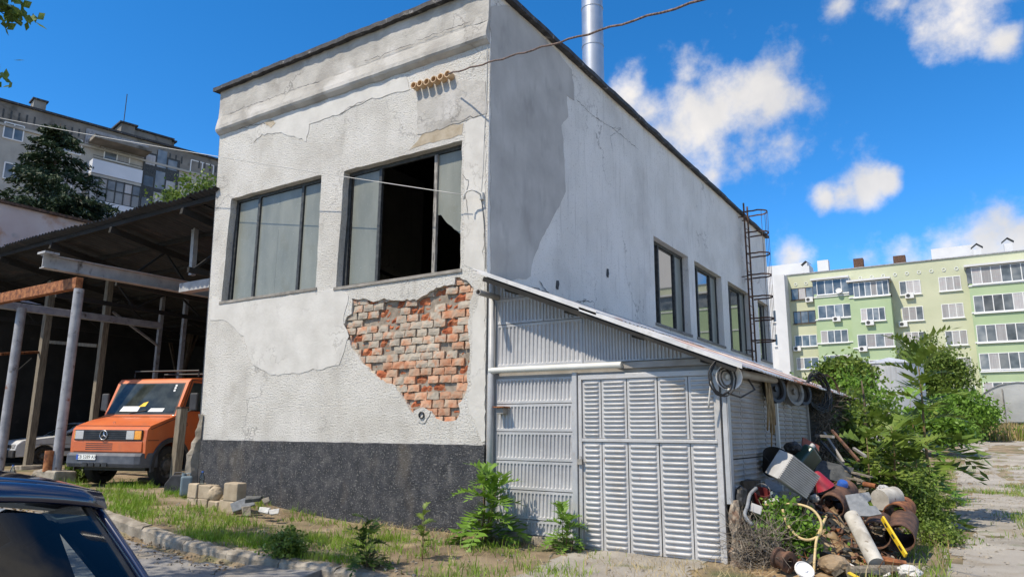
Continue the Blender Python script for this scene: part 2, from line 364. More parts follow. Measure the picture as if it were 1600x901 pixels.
M['concrete'] = mat('old_concrete', [(.185, .16, .125), (.29, .255, .205), (.37, .33, .27)], 4, .95, bump=(45, .8, .02), bump2=(9, .5, .04), detail=8, rand=.12, stain=((.12, .11, .08), 5, .58, .75, None, .7))
M['clay'] = mat('pale_clay_pipe', [(.50, .33, .19), (.60, .44, .28)], 8, .8, bump=(30, .3, .004), rand=.1)
M['black_rubber'] = mat('black_rubber', [(.012, .012, .012), (.03, .03, .03)], 6, .55, bump=(30, .2, .004))
M['cablegrey'] = mat('pale_cable', [(.5, .5, .48)], 5, .6)
M['wirerust'] = mat('rusty_twisted_cable', [(.05, .035, .03), (.22, .15, .12)], 30, .8)
M['white_paint'] = mat('white_paint', [(.72, .72, .71), (.8, .8, .79)], 4, .5)

# ------------------------------------------------------------------ terrain
def ykerb(x): return -2.64 - .035 * (x + 2) + .03 * math.sin(x * .7)
def zbase(x): return -.31 * sstep(-7.2, -2.2, x)
def zroad(x): return -.31 * sstep(-9.5, -1.5, x) - .2
def gz(x, y):
    z0 = zbase(x) - .03 * sstep(.2, 1.5, x); yk = ykerb(x); zk = z0 - .05
    if y > 0: z = z0
    elif y > yk: z = z0 + (zk - z0) * (y / yk)
    elif x < 1.8: z = zk + (zroad(x) - zk) * sstep(yk, yk - .12, y)
    else: z = zk - .16 * sstep(yk, yk - 1.5, y)
    if y > 6 and x > -4:
        z += 1.25 * sstep(12, 40, y) * sstep(-4, 3, x) + 1.1 * sstep(40, 58, y) * sstep(-4, 3, x)
    return z
def gzn(x, y):
    z = gz(x, y)
    if y > ykerb(x) - .02 or x > 1.8:
        z += .022 * noise.noise((x * 1.7, y * 1.7, 0)) + .01 * noise.noise((x * 6, y * 6, 3))
    return z
def axis(*segs):
    out = []
    for a, b, st in segs: out += list(np.arange(a, b, st))
    return np.array(out + [segs[-1][1]])
def grid_sheet(name, xs, ys, fz, mask, m, dz=0):
    nx, ny = len(xs), len(ys)
    V = np.array([(x, y, fz(x, y) + dz) for y in ys for x in xs])
    Q = [(j * nx + i, j * nx + i + 1, (j + 1) * nx + i + 1, (j + 1) * nx + i) for j in range(ny - 1) for i in range(nx - 1)
         if mask is None or mask((xs[i] + xs[i + 1]) / 2, (ys[j] + ys[j + 1]) / 2)]
    used = np.unique(np.array(Q).ravel()); rm = -np.ones(len(V), int); rm[used] = np.arange(len(used))
    return npmesh(name, V[used], quads=rm[np.array(Q)], mat=m, smooth=True)
gxs = axis((-700, -60, 80), (-60, -16, 4), (-16, -9, .5), (-9, 9, .15), (9, 20, 1), (20, 60, 5), (60, 700, 80))
gys = axis((-300, -20, 40), (-20, -6, 1), (-6, 2.5, .15), (2.5, 14, .5), (14, 60, 2), (60, 100, 8), (100, 1400, 130))
def under(x, y):
    z = gzn(x, y)
    if y < ykerb(x) - .1 and x < 1.5: z -= .03
    return z
struct(grid_sheet('ground', gxs, gys, under, None, M['dirt']))
def road_mask(x, y):
    e = .16 * noise.noise((x * 1.3, y * 1.3, 7)) + .07 * noise.noise((x * 5, y * 5, 2))
    return y < ykerb(x) - .2 + (e - .05 if x > -6 else 0) and x < 1.25 + e * 2 - .9 * (y + 3)
struct(grid_sheet('road', axis((-60, -8, 2), (-8, 12, .1)), axis((-26, -8, .5), (-8, -2.5, .1)),
                  lambda x, y: max(zroad(x), gzn(x, y) + .006 if x > 1.5 else -9) + .012 * noise.noise((x * 1.1, y * 1.1, 5)), road_mask, M['asphalt']))
def yard_mask(x, y):
    e = .35 * noise.noise((x * .9, y * .9, 4)) + .15 * noise.noise((x * 3.1, y * 3.1, 9))
    return x > 5.75 + e - .02 * y and not (noise.noise((x * .5, y * .33, 21)) > .34)
struct(grid_sheet('yard_pavement', axis((5, 12, .14), (12, 40, 2)), axis((-1, 16, .14), (16, 41, .6)), gzn, yard_mask, M['yard'], .006))
def apron_mask(x, y):
    e = .3 * noise.noise((x * 1.6, y * 1.6, 14)) + .1 * noise.noise((x * 6, y * 6, 1))
    return x > 1.62 + e * .6 and x < 3.3 + e and y < -.02 and y > -3.2 + e
struct(grid_sheet('door_apron', axis((1.2, 4.2, .07)), axis((-3.6, 0.0, .07)), gzn, apron_mask, M['yard'], .006))

# kerb of separate stones
kerb = thing('kerb', 'low weathered concrete kerb of broken stones beside the road', 'kerb', (-4.2, -2.6, -.4))
rk = random.Random(3)
xk = -14.0; i = 0
while xk < .95:
    L = rk.uniform(.85, 1.25); x1 = min(xk + L, 1.0)
    mb = MB(); n = 9; vs = []
    for j in range(n):
        x = xk + .003 + (x1 - xk - .006) * j / (n - 1); y0 = ykerb(x) - .12
        zb_ = zbase(x) - .5; tz = zbase(x) - .03 - .025 * rk.random() - (.08 * sstep(.2, 1.0, x))
        w = lambda a: a + rk.uniform(-.009, .009)
        vs += [(x, w(y0), zb_), (x, w(y0), tz - .05), (x, w(y0 + .035), w(tz - .012)), (x, w(y0 + .16), w(tz)), (x, w(y0 + .2), tz - .03), (x, y0 + .2, zb_)]
    fs = [(a * 6 + b, a * 6 + (b + 1) % 6, (a + 1) * 6 + (b + 1) % 6, (a + 1) * 6 + b) for a in range(n - 1) for b in range(6)]
    fs += [tuple(range(6)), tuple((n - 1) * 6 + b for b in range(6))]
    mb.add(vs, fs).build('kerb_stone', M['concrete'], kerb)
    xk = x1 + rk.uniform(.002, .014); i += 1

# ------------------------------------------------------------------ main building
XC, WL0, WL1, ZT, YB = -.12, -7.16, -7.46, 8.68, 18.9
bld = thing('workshop_building', 'two-storey white rendered workshop with peeling walls and dark plinth', 'building', (-3.6, 9, 0))
def FF(y0=0.0): return lambda u, v, d: (u, y0 + d, v)          # front plane, d goes into the wall
def pf(x, y, y0=0.0):
    p = U(x, y, 'y', y0); return (p.x, p.z)
def ps(x, y, x0=XC):
    p = U(x, y, 'x', x0); return (p.y, p.z)
ZM = 7.62                                                     # underside of the cornice
W1 = [(-6.85, 3.80), (-4.02, 3.80), (-4.05, 6.04), (-6.81, 6.04)]
W2 = [(-3.49, 3.76), (-.65, 3.76), (-.66, 5.99), (-3.44, 5.99)]
z6 = lambda a, b: pf(500 + a / 3.003, 400 + b / 3.003)
hole = [(150,195),(215,200),(250,215),(300,200),(375,210),(440,205),(500,180),(545,148),(630,130),(632,100),(655,100),(700,130),(718,150),(715,190),(700,230),(695,300),(700,400),(705,450),(695,520),(690,600),(680,650),(650,690),(655,740),(640,770),(580,775),(540,760),(520,725),(470,722),(440,740),(410,700),(385,660),(350,610),(270,570),(235,540),(205,510),(175,460),(150,430),(140,395),(108,385),(110,330),(125,285),(150,270)]
holeP = rough_line([z6(*p) for p in hole], .07, .011, 5)
rough2 = lambda L, s: rough_line(L, .16, .006, s)
outer = [(WL0, .98), (XC, .98), (XC, ZT), (WL1, ZT)]
mb = MB().sheet(outer, [rough2(W1, 1), rough2(W2, 2), holeP], FF(), None, [.30, .30, .10])
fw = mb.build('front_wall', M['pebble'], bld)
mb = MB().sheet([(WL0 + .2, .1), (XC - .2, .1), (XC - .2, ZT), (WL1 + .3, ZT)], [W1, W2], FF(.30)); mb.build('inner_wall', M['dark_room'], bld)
# brickwork
bw = MB().sheet([(z6(80, 60)[0], 3.70), (z6(740, 60)[0], 3.70), z6(740, 800), z6(80, 800)], [], FF(.082)).build('brickwork', M['mortar'], bld)
rb = random.Random(8)
bpool = {}
def brick_mesh(kind, k):
    key = (kind, k)
    if key not in bpool:
        r = random.Random(hash(kind) % 1 + k * 7 + len(kind)); m2 = MB(); n = 4; vs = []
        L, H = .236, .118; amp = .004 if kind != 'red' else .02
        for j in range(3):
            for a in range(n + 1):
                edge = j in (0, 2) or a in (0, n)
                x = -L / 2 + L * a / n + r.uniform(-.012, .012); z = -H / 2 + H * j / 2 + r.uniform(-.009, .009)
                vs.append((x, (.012 if edge else 0) * (.6 if kind != 'red' else 1.6) + abs(r.gauss(0, amp)), z))
        fs = [(j * (n + 1) + a, j * (n + 1) + a + 1, (j + 1) * (n + 1) + a + 1, (j + 1) * (n + 1) + a) for j in range(2) for a in range(n)]
        b0 = len(vs); ring = [0, 1, 2, 3, 4, 9, 14, 13, 12, 11, 10, 5]
        vs += [(vs[q][0], .11, vs[q][2]) for q in ring]
        fs += [(ring[q], b0 + q, b0 + (q + 1) % 12, ring[(q + 1) % 12]) for q in range(12)]
        m2.add(vs, fs); me = bpy.data.meshes.new('brick'); me.from_pydata(m2.v, [], m2.f)
        me.materials.append(M['brick_' + kind]); bpool[key] = me
    return bpool[key]
hx = [p[0] for p in holeP]; hz = [p[1] for p in holeP]
course = 0; z = min(hz) + .02
redz = [z6(560,160),z6(600,200),z6(660,190),z6(465,225),z6(530,215),z6(340,235),z6(615,245),z6(485,262),z6(300,275),z6(365,270),z6(345,312),z6(470,308),z6(255,320),z6(590,300),z6(565,340),z6(165,370),z6(315,400),z6(600,430),z6(670,430),z6(330,440),z6(210,452),z6(360,485),z6(265,533),z6(390,527),z6(490,565),z6(520,610),z6(450,730),z6(440,690)]
while z < max(hz) + .05:
    x = min(hx) - .3 + (.125 if course % 2 else 0) + rb.uniform(-.02, .02)
    while x < max(hx) + .15:
        if any(inpoly(x + dx, z + dz, holeP) for dx in (-.1, 0, .1) for dz in (-.05, .05)):
            isr = min(math.hypot(x - q[0], (z - q[1]) * 1.6) for q in redz) < .13 or rb.random() < .1
            low = z < z6(500, 480)[1] or x > z6(590, 0)[0] and rb.random() < .6
            kind = 'red' if isr else ('pink' if low and rb.random() < .72 else 'grey')
            o = bpy.data.objects.new('brick', brick_mesh(kind, rb.randrange(5))); COL.objects.link(o); keep(o, bw)
            dep = (rb.choice((.035, .05, .07, .085)) if isr else rb.choice((.022, .026, .03, .034, .042)))
            o.matrix_parent_inverse = PM[bld.name].inverted() @ PM[bld.name]
            o.location = (x, dep, z); o.rotation_euler = (rb.uniform(-.05, .05), rb.uniform(-.035, .035), rb.uniform(-.07, .07)); o.scale = (rb.uniform(.95, 1.04), 1, rb.uniform(.95, 1.06))
        x += .248 + rb.uniform(-.006, .006)
    z += .13; course += 1
# parapet band with moulded lip
def band(name, prof, m, x0, x1, seed, amp):
    r = random.Random(seed); n = 90; k = len(prof); vs = []
    for j in range(n + 1):
        t = j / n; 
        for (y, zz) in prof:
            w = amp * noise.noise((t * 22, seed, zz * 3)); x = x0 + (x1 - x0) * t
            if j == 0: x = WL0 + (WL1 - WL0) * (zz - .98) / (ZT - .98) - .01
            vs.append((x, y + w, zz + (.0 if zz > ZT - .05 else w * 1.2)))
    fs = [(j * k + q, j * k + q + 1, (j + 1) * k + q + 1, (j + 1) * k + q) for j in range(n) for q in range(k - 1)]
    fs += [tuple(range(k)), tuple(n * k + q for q in range(k))]
    return MB().add(vs, fs).build(name, m, bld, smooth=False)
band('cornice_moulding', [(.02, 7.60), (-.02, 7.61), (-.10, 7.66), (-.125, 7.70), (-.12, 7.78), (-.075, 7.96), (-.055, 8.02), (.02, 8.03)], M['cement'], WL1, XC - .003, 3, .018)
band('parapet_render', [(.01, 8.00), (-.06, 8.01), (-.045, 8.3), (-.05, ZT), (.01, ZT)], M['cement'], WL1, XC - .002, 4, .014)
# layers of plaster over the dash
z4 = lambda a, b: pf(320 + a / 3.333, b / 3.333)
z5 = lambda a, b: pf(330 + a / 3.337, 210 + b / 3.337)
def layer(poly, m, y0, seed, step=.1, amp=.012, name='plaster_patch'):
    p = rough_line(poly, step, amp, seed)
    return MB().sheet(p, [], FF(y0), -y0 + .004).build(name, m, bld)
layer([pf(332, 462), pf(352, 474), pf(420, 466), pf(500, 455), pf(528, 450), pf(545, 462), pf(536, 500), pf(545, 525), pf(530, 570), pf(470, 582), pf(425, 585), pf(395, 570), pf(382, 525), pf(350, 500), pf(328, 500)], M['smooth_plaster'], -.008, 21)
layer([z4(1110, 470), z4(1130, 440), z4(1300, 420), z4(1462, 420), z4(1470, 590), z4(1350, 632), z4(1180, 690), z4(1110, 702)], M['cement'], -.010, 22)
layer([z4(210, 640), z4(350, 604), z4(540, 560), z4(720, 492), z4(1050, 395), z4(1070, 470), z4(840, 525), z4(700, 600), z4(620, 620), z4(545, 650), z4(530, 740), z4(400, 690), z4(300, 700), z4(255, 740)], M['smooth_plaster'], -.009, 23, .08, .014)
layer([z4(1355, 640), z4(1465, 600), z4(1462, 900), z4(1456, 1200), z4(1456, 1420), z4(1352, 1380), z4(1352, 900)], M['smooth_plaster'], -.007, 24)
layer([z4(1140, 695), z4(1345, 640), z4(1340, 705), z4(1120, 760), z4(1065, 785)], M['beige_plaster'], -.004, 25)
layer([z6(715, 300), z6(770, 120), z6(775, 440), z6(775, 860), z6(760, 870), z6(690, 690), z6(712, 600)], M['smooth_plaster'], -.006, 26)
layer([z4(310, 640), z4(345, 622), z4(370, 640), z4(345, 668)], M['beige_plaster'], -.014, 27, .05, .01)
# side wall
SW = []
for (a, b) in ((1024, 1078), (1087, 1129), (1138, 1171), (1183, 1200)):
    y0 = ps(a, 460)[0]; y1 = ps(b, 470)[0]; SW.append([(y0, 3.78), (y1, 3.78), (y1, 5.95), (y0, 5.95)])
FS = lambda x0=XC: (lambda u, v, d: (x0 - d, u, v))
MB().sheet([(0, 0), (YB, 0), (YB, ZT), (0, ZT)], [rough_line(w, .3, .004, 4) for w in SW], FS(), None, [.26] * 4).build('side_wall', M['pebble_side'], bld)
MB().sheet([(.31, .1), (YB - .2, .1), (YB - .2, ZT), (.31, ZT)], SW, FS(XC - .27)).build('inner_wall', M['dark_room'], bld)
pts = [ps(766, 10), ps(797, 10), ps(868, 78), ps(893, 110), ps(897, 157), ps(885, 150), ps(887, 182), ps(877, 197), ps(882, 260), ps(883, 300), ps(866, 335), ps(843, 378), ps(830, 416), ps(828, 432), ps(790, 440), ps(766, 430)]
pts = [(max(.004, a), min(b, ZT - .01)) for a, b in pts]
MB().sheet(rough_line(pts, .12, .012, 31), [], FS(XC + .010), .014).build('cement_patch', M['cement_side'], bld)
# plinth, other walls, roof
mb = MB(); n = 60; vs = []
for j in range(n + 1):
    x = WL0 - .02 + (XC + .02 - WL0 + .02) * j / n; w = .012 * noise.noise((j * .35, 2, 0))
    vs += [(x, -.035, -.6), (x, -.035 + w * .4, .5), (x, -.035, .985 + w), (x, .03, 1.0 + w)]
mb.add(vs, [(j * 4 + q, j * 4 + q + 1, j * 4 + q + 5, j * 4 + q + 4) for j in range(n) for q in range(3)])
mb.add([(XC + .02, -.035, -.5), (XC + .02, YB, -.5), (XC + .02, YB, .99), (XC + .02, -.035, .985), (XC - .01, -.035, .998), (XC - .01, YB, .998)], [(0, 1, 2, 3), (3, 2, 5, 4)])
mb.build('plinth', M['plinth'], bld)
MB().add([(WL0, 0, -.3), (WL0, YB, -.3), (WL1, YB, ZT), (WL1, 0, ZT)], [(0, 1, 2, 3)]).add([(WL0, YB, -.3), (XC, YB, -.3), (XC, YB, ZT), (WL1, YB, ZT)], [(0, 1, 2, 3)]).build('rear_walls', M['pebble_side'], bld)
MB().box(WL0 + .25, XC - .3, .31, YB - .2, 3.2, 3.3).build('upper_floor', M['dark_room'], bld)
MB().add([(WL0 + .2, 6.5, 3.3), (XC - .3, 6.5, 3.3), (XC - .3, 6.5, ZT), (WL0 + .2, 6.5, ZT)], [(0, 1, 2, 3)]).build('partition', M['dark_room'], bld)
mb = MB(); n = 70; r = random.Random(6)
for (a, b, hor) in (((WL1 - .12, -.17), (XC + .13, -.17), 0), ((XC + .13, -.17), (XC + .13, YB + .1), 1)):
    vs = []
    for j in range(n + 1):
        t = j / n; x = a[0] + (b[0] - a[0]) * t; y = a[1] + (b[1] - a[1]) * t; o = r.uniform(-.012, .012); zz = r.uniform(-.012, .012)
        if j in (0, n): o = zz = 0
        dx, dy = (0, -1) if not hor else (1, 0)
        vs += [(x + dx * o - dx * .35, y + dy * o - dy * .35, ZT - .015), (x + dx * o, y + dy * o, ZT - .045 + zz), (x + dx * o, y + dy * o, ZT + .045 + zz * .5), (x - dx * .35, y - dy * .35, ZT + .075)]
    mb.add(vs, [(j * 4 + q, j * 4 + q + 1, j * 4 + q + 5, j * 4 + q + 4) for j in range(n) for q in range(3)])
mb.build('roof_edge', M['tar'], bld)
MB().box(WL1, XC, 0, YB, ZT, ZT + .06).build('roof', M['tar'], bld)
# windows
def pane(name, poly, y, par, m, fr=FF, th=.006):
    return MB().sheet(poly, [], fr(y), th).build(name, m, par)
def bar(mb, x0, x1, z0, z1, y0=.15, y1=.2): mb.box(x0, x1, y0, y1, z0, z1)
def front_window(Q, xs, panes, label, frames):
    x0 = min(Q[0][0], Q[3][0]); x1 = max(Q[1][0], Q[2][0]); za = Q[0][1]; zb = Q[2][1]
    mb = MB(); bar(mb, x0 - .02, x1 + .02, zb - .07, zb + .02); bar(mb, x0 - .02, x1 + .02, za - .02, za + .045)
    bar(mb, x0 - .02, x0 + .10, za + .045, zb - .07); bar(mb, x1 - .045, x1 + .02, za + .045, zb - .07)
    w = mb.build('window', M['frame_dark'], bld, bevel=.006, seg=1); w['label'] = label
    for xm, mk in zip(xs, frames): MB().box(xm - .035, xm + .035, .14, .205, za + .045, zb - .07).build('mullion', M[mk], w, bevel=.005, seg=1)
    for p in panes: pane('pane', p, .178, w, M['dirty_glass'])
    rs = MB().box(x0 - .04, x1 + .04, -.02, .15, za - .05, za + .004, jit=.008); rs.build('sill', M['reveal'], w)
    return w
a0, a1, am, an = -6.71, -4.09, -6.05, -4.72
front_window(W1, (am, an), [[(a0, 3.86), (am - .04, 3.86), (am - .04, 5.96), (a0, 5.96)],
    [(am + .04, 3.86), (-5.42, 3.86), (-5.42, 5.96), (am + .04, 5.96)], [(-5.417, 3.86), (an - .04, 3.86), (an - .04, 5.96), (-5.417, 5.96)], [(an + .04, 3.86), (a1, 3.86), (a1, 5.96), (an + .04, 5.96)]],
    'window with three dust-caked panes', ('frame_dark', 'frame_dark'))
b0, b1, bm_, bn_ = -3.33, -.70, -2.63, -1.33
brk = [z5(1162, 405), z5(1190, 440), z5(1235, 478), z5(1270, 510), z5(1282, 545), z5(1283, 600), z5(1295, 650), z5(1296, 700)]
front_window(W2, (bm_, bn_), [[(b0, 3.82), (bm_ - .04, 3.82), (bm_ - .04, 5.91), (b0, 5.91)],
    [(bn_ + .035, brk[0][1])] + rough_line([(max(p[0], bn_ + .04), p[1]) for p in brk], .05, .006, 2, False) + [(-.64, 3.9), (-.64, 5.91), (bn_ + .035, 5.91)],
    [z5(1262, 722), z5(1296, 695), (-.64, 3.83)]],
    'window with the middle pane gone and the right pane broken', ('frame_dark', 'frame_grey'))
for k, w4 in enumerate(SW):
    y0, y1 = w4[0][0], w4[1][0]; za, zb = 3.78, 5.95; X = XC - .2
    mb = MB()
    for (ya, yb_, z0_, z1_) in ((y0, y1, za, za + .06), (y0, y1, zb - .08, zb), (y0, y0 + .07, za, zb), (y1 - .07, y1, za, zb)): mb.box(X - .03, X + .03, ya, yb_, z0_, z1_)
    w = mb.build('window', M['frame_dark'], bld); L = y1 - y0; ms = [y0 + L * .27, y0 + L * .73]
    for ym in ms: MB().box(X - .035, X + .045, ym - .035, ym + .035, za + .06, zb - .08).build('mullion', M['frame_dark'], w)
    ed = [y0 + .07] + ms + [y1 - .07]
    for q in range(3):
        a = ed[q] + .03; b = ed[q + 1] - .03; tl = .004 * (q - 1) + .003 * k
        MB().add([(X - tl, a, za + .06), (X + tl, b, za + .06), (X + tl, b, zb - .08), (X - tl, a, zb - .08)], [(0, 1, 2, 3)]).build('pane', M['mirror_glass'] if q < 2 else M['dirty_glass'], w)
    MB().box(XC - .2, XC + .03, y0 - .05, y1 + .05, za - .06, za + .005).build('sill', M['reveal'], w)
# wall fittings: clay conduit stubs, bracket, drain stub
pc = [(645.5, 133), (655.5, 130), (666, 127.5), (677, 123.5), (687.5, 119.5), (698.5, 115.5)]
for (x, y) in pc:
    p = U(x, y, 'y', -.14); r = .062
    m2 = MB().lathe([(.001, .0), (r * .78, .0), (r * .78, -.12), (r, -.12), (r, .05)], 14, Matrix.Translation((p.x, -.02, p.z)) @ Matrix.Rotation(R(-90), 4, 'X'))
    o = m2.build('conduit_stub', M['clay'], bld); smooth_angle(o)
p = U(657, 648, 'y', -.05)
o = MB().lathe([(.001, .02), (.045, .02), (.045, -.1), (.055, -.1), (.055, .12)], 14, Matrix.Translation((p.x, .06, p.z)) @ Matrix.Rotation(R(-90), 4, 'X')).build('drain_stub', M['black_rubber'], bld); smooth_angle(o)
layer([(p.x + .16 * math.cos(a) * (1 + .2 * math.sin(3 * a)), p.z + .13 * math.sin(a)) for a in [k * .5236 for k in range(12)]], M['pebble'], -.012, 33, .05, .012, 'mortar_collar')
p = U(748, 303, 'y', -.1)
MB().tube([(p.x, .02, p.z), (p.x, -.16, p.z + .02), (p.x - .06, -.2, p.z + .05), (p.x - .16, -.2, p.z + .045), (p.x - .21, -.2, p.z), (p.x - .215, -.2, p.z - .08)], .014, 7).build('cable_hook', M['cablegrey'], bld, smooth=True)
MB().cbox((p.x + .01, -.03, p.z - .02), (.07, .06, .12)).build('hook_plate', M['cablegrey'], bld, bevel=.006)
# open cracks in the render
def crack(pts, fr, w, seed, name='crack'):
    q = rough_line(pts, .06, .014, seed, False); n = len(q); vs = []; rr = random.Random(seed)
    for i, (u, v) in enumerate(q):
        a = q[max(i - 1, 0)]; b = q[min(i + 1, n - 1)]; L = math.hypot(b[0] - a[0], b[1] - a[1]) or 1; nx, nz_ = -(b[1] - a[1]) / L, (b[0] - a[0]) / L
        ww = w * rr.uniform(.3, 1.2) * (1 if 0 < i < n - 1 else .1); vs += [fr(u - nx * ww, v - nz_ * ww, 0), fr(u + nx * ww, v + nz_ * ww, 0)]
    MB().add(vs, [(2 * i, 2 * i + 1, 2 * i + 3, 2 * i + 2) for i in range(n - 1)]).build(name, M['tar'], bld)
crack([z4(150, 600), z4(300, 545), z4(420, 500), z4(560, 450), z4(620, 440)], FF(-.105), .006, 1)
crack([z4(840, 330), z4(1000, 275), z4(1150, 215), z4(1280, 165), z4(1400, 125)], FF(-.085), .006, 2)
crack([z4(90, 690), z4(200, 665), z4(330, 640)], FF(-.018), .006, 3)
crack([z4(1270, 640), z4(1350, 625), z4(1430, 600)], FF(-.014), .005, 4)
crack([z5(1310, 200), z5(1340, 240), z5(1330, 330), z5(1345, 450)], FF(-.012), .004, 5)
crack([z4(700, 600), z4(760, 560), z4(840, 520)], FF(-.014), .005, 6)
zs_ = lambda a, b: ps(740 + a / 3.755, 400 + b / 3.755)
crack([zs_(300, 180), zs_(370, 190), zs_(440, 215)], FS(XC + .014), .010, 7)
crack([zs_(380, 150), zs_(405, 185), zs_(440, 218)], FS(XC + .014), .010, 8)
crack([zs_(600, 270), zs_(650, 262), zs_(705, 270)], FS(XC + .004), .010, 9)
crack([zs_(640, 255), zs_(660, 250), zs_(640, 275)], FS(XC + .005), .008, 10)
zt7 = lambda a, b: ps(740 + a / 3.002, b / 3.002)
crack([zt7(480, 465), zt7(560, 545), zt7(650, 600), zt7(720, 660), zt7(770, 700)], FS(XC + .004), .006, 11)
crack([zt7(650, 600), zt7(690, 605), zt7(640, 640), zt7(655, 720)], FS(XC + .005), .005, 12)
for (a, b, hh) in ((785, 100, .10), (490, 170, .09)):
    u, v = zs_(a, b); MB().sheet(rough_line([(u - .05, v - hh), (u + .05, v - hh), (u + .06, v + hh), (u - .04, v + hh)], .05, .012, 3), [], FS(XC + .006)).build('wall_hole', M['tar'], bld)
# broken concrete pier at the left corner
r = random.Random(17); vs = []; n = 15
for j in range(n):
    z = -.1 + 1.6 * j / (n - 1); w = .13 - .09 * sstep(.2, 1.2, z) + r.uniform(-.025, .025); d = .24 - .18 * sstep(.35, 1.4, z) + r.uniform(-.03, .03)
    vs += [(WL0 - w, .03, z), (WL0 - w + r.uniform(-.02, .02), -d * .55, z), (WL0 - w * .5, -d + r.uniform(-.02, .02), z), (WL0 + .05 + r.uniform(-.015, .015), -d * .75, z), (WL0 + .09, -.036, z)]
MB().add(vs, [(j * 5 + q, j * 5 + q + 1, j * 5 + q + 6, j * 5 + q + 5) for j in range(n - 1) for q in range(4)] + [tuple((n - 1) * 5 + q for q in range(5))]).build('broken_pier', M['concrete'], bld)

# flue on the roof
pt = UD(927, 118, 21.2)
fl = thing('chimney_flue', 'tall round galvanised chimney flue rising behind the workshop roof', 'chimney', (pt.x, pt.y, ZT))
for k in range(8):
    z0 = ZT + .06 + k * 1.25
    o = MB().lathe([(.318, z0), (.318, z0 + 1.2), (.332, z0 + 1.205), (.332, z0 + 1.245), (.318, z0 + 1.25)], 28, Matrix.Translation((pt.x, pt.y, 0))).build('flue_section', M['steel_flue'], fl); smooth_angle(o)

# caged ladder
lx, ly0, ly1 = XC + .2, 15.15, 15.62
lad = thing('caged_ladder', 'rusty caged roof ladder fixed to the shaded side wall', 'ladder', (lx, 15.4, 3.4))
for yy in (ly0, ly1): MB().box(lx - .025, lx + .025, yy - .02, yy + .02, 3.0, 8.98).build('rail', M['rust_dark'], lad)
for k in range(19): MB().tube([(lx, ly0, 3.3 + k * .3), (lx, ly1, 3.3 + k * .3)], .012, 6).build('rung', M['rust_dark'], lad)
hz_ = [4.2 + .74 * k for k in range(7)]
for z in hz_:
    pts = [(lx + .02 + .70 * math.sin(a), 15.385 - .42 * math.cos(a) * (1 if .5 < a < 2.6 else .75), z) for a in [math.pi * k / 14 for k in range(15)]]
    mb = MB()
    for a, b in zip(pts[:-1], pts[1:]): mb.beam(a, b, .012, .05)
    mb.build('cage_hoop', M['rust_dark'], lad)
for a in (.9, 1.3, 1.85, 2.25): MB().tube([(lx + .02 + .71 * math.sin(a), 15.385 - .42 * math.cos(a), hz_[0]), (lx + .02 + .71 * math.sin(a), 15.385 - .42 * math.cos(a), hz_[-1])], .008, 5).build('cage_strap', M['rust_dark'], lad)
for z in (3.9, 6.4, 8.5):
    for yy in (ly0, ly1): MB().beam((XC - .02, yy, z), (lx, yy, z), .03, .03).build('wall_bracket', M['rust_dark'], lad)
# ------------------------------------------------------------------ lean-to shed of sheet metal
A_ = U(747, 425, 'y', -.4); B_ = U(1165, 572, 'y', -.4)
SL = (B_.z - A_.z) / (B_.x - A_.x)
def zr(x): return A_.z + SL * (x - A_.x)
XS, YS1, YP = 3.55, 10.4, -.03
shed = thing('metal_shed', 'grey sheet-metal lean-to shed built against the shaded wall', 'shed', (1.8, 5, -.3))
def ribbed(u0, u1, v0, v1, vert, n, dep, fr, keepf=None, name='panel', m=None, par=None, margin=.045, duty=.62, pan=.006):
    """pressed sheet: n ribs; vert: ribs run along v; dep>0 pushes in, <0 out"""
    if vert: ca, cb, la, lb = u0, u1, v0, v1
    else: ca, cb, la, lb = v0, v1, u0, u1
    pitch = (cb - ca - 2 * margin * .5) / n; cs = [ca]; hc = [0]
    for k in range(n):
        c = ca + margin * .5 + pitch * (k + .5); h = pitch * duty / 2
        for t in (-1, -.72, -.3, .3, .72, 1): cs.append(c + h * t); hc.append((1 - abs(t) ** 2.2) ** .5 if abs(t) < 1 else 0)
    cs.append(cb); hc.append(0)
    e = margin; d = pitch * duty * .5
    ls = [la, la + e, la + e + d * .3, la + e + d, (la + lb) / 2, lb - e - d, lb - e - d * .3, lb - e, lb]; hl = [0, 0, .62, 1, 1, 1, .62, 0, 0]
    nc = len(cs); V = []; Q = []
    for j, l in enumerate(ls):
        for i, c in enumerate(cs):
            uv = (c, l) if vert else (l, c); V.append(fr(uv[0], uv[1], dep * hc[i] * hl[j]))
    for j in range(len(ls) - 1):
        for i in range(nc - 1):
            c = (cs[i] + cs[i + 1]) / 2; l = (ls[j] + ls[j + 1]) / 2; uv = (c, l) if vert else (l, c)
            Q.append((j * nc + i, j * nc + i + 1, (j + 1) * nc + i + 1, (j + 1) * nc + i))
    if keepf: # sloped sheet: real cut along the roof line
        V = []; Q = []
        for i in range(nc - 1):
            pass
        LS = ls
        for i, c in enumerate(cs):
            top = min(v1, keepf(c)); sc_ = max(top - v0, .01) / (v1 - v0)
            for j, l in enumerate(ls): V.append(fr(c, v0 + (l - v0) * sc_, dep * hc[i] * hl[j] * (1 if top - v0 > .12 else 0)))
        nl = len(ls)
        for i in range(nc - 1):
            if min(keepf(cs[i]), keepf(cs[i + 1])) < v0 + .02: continue
            Q += [(i * nl + j, (i + 1) * nl + j, (i + 1) * nl + j + 1, i * nl + j + 1) for j in range(nl - 1)]
    o = npmesh(name, np.array(V), quads=np.array(Q), mat=m, parent=par)
    smooth_angle(o, 50); return o
rp = random.Random(4)
FP = lambda dy=0.0: (lambda u, v, d: (u, YP + dy + d, v))
def zat(px, py): return U(px, py, 'y', YP).z
def xat(px, py): return U(px, py, 'y', YP).x
xp0, xp1 = .10, 1.40
rows = [zat(838, y) for y in (589, 630, 674, 720, 766, 812, 836)]
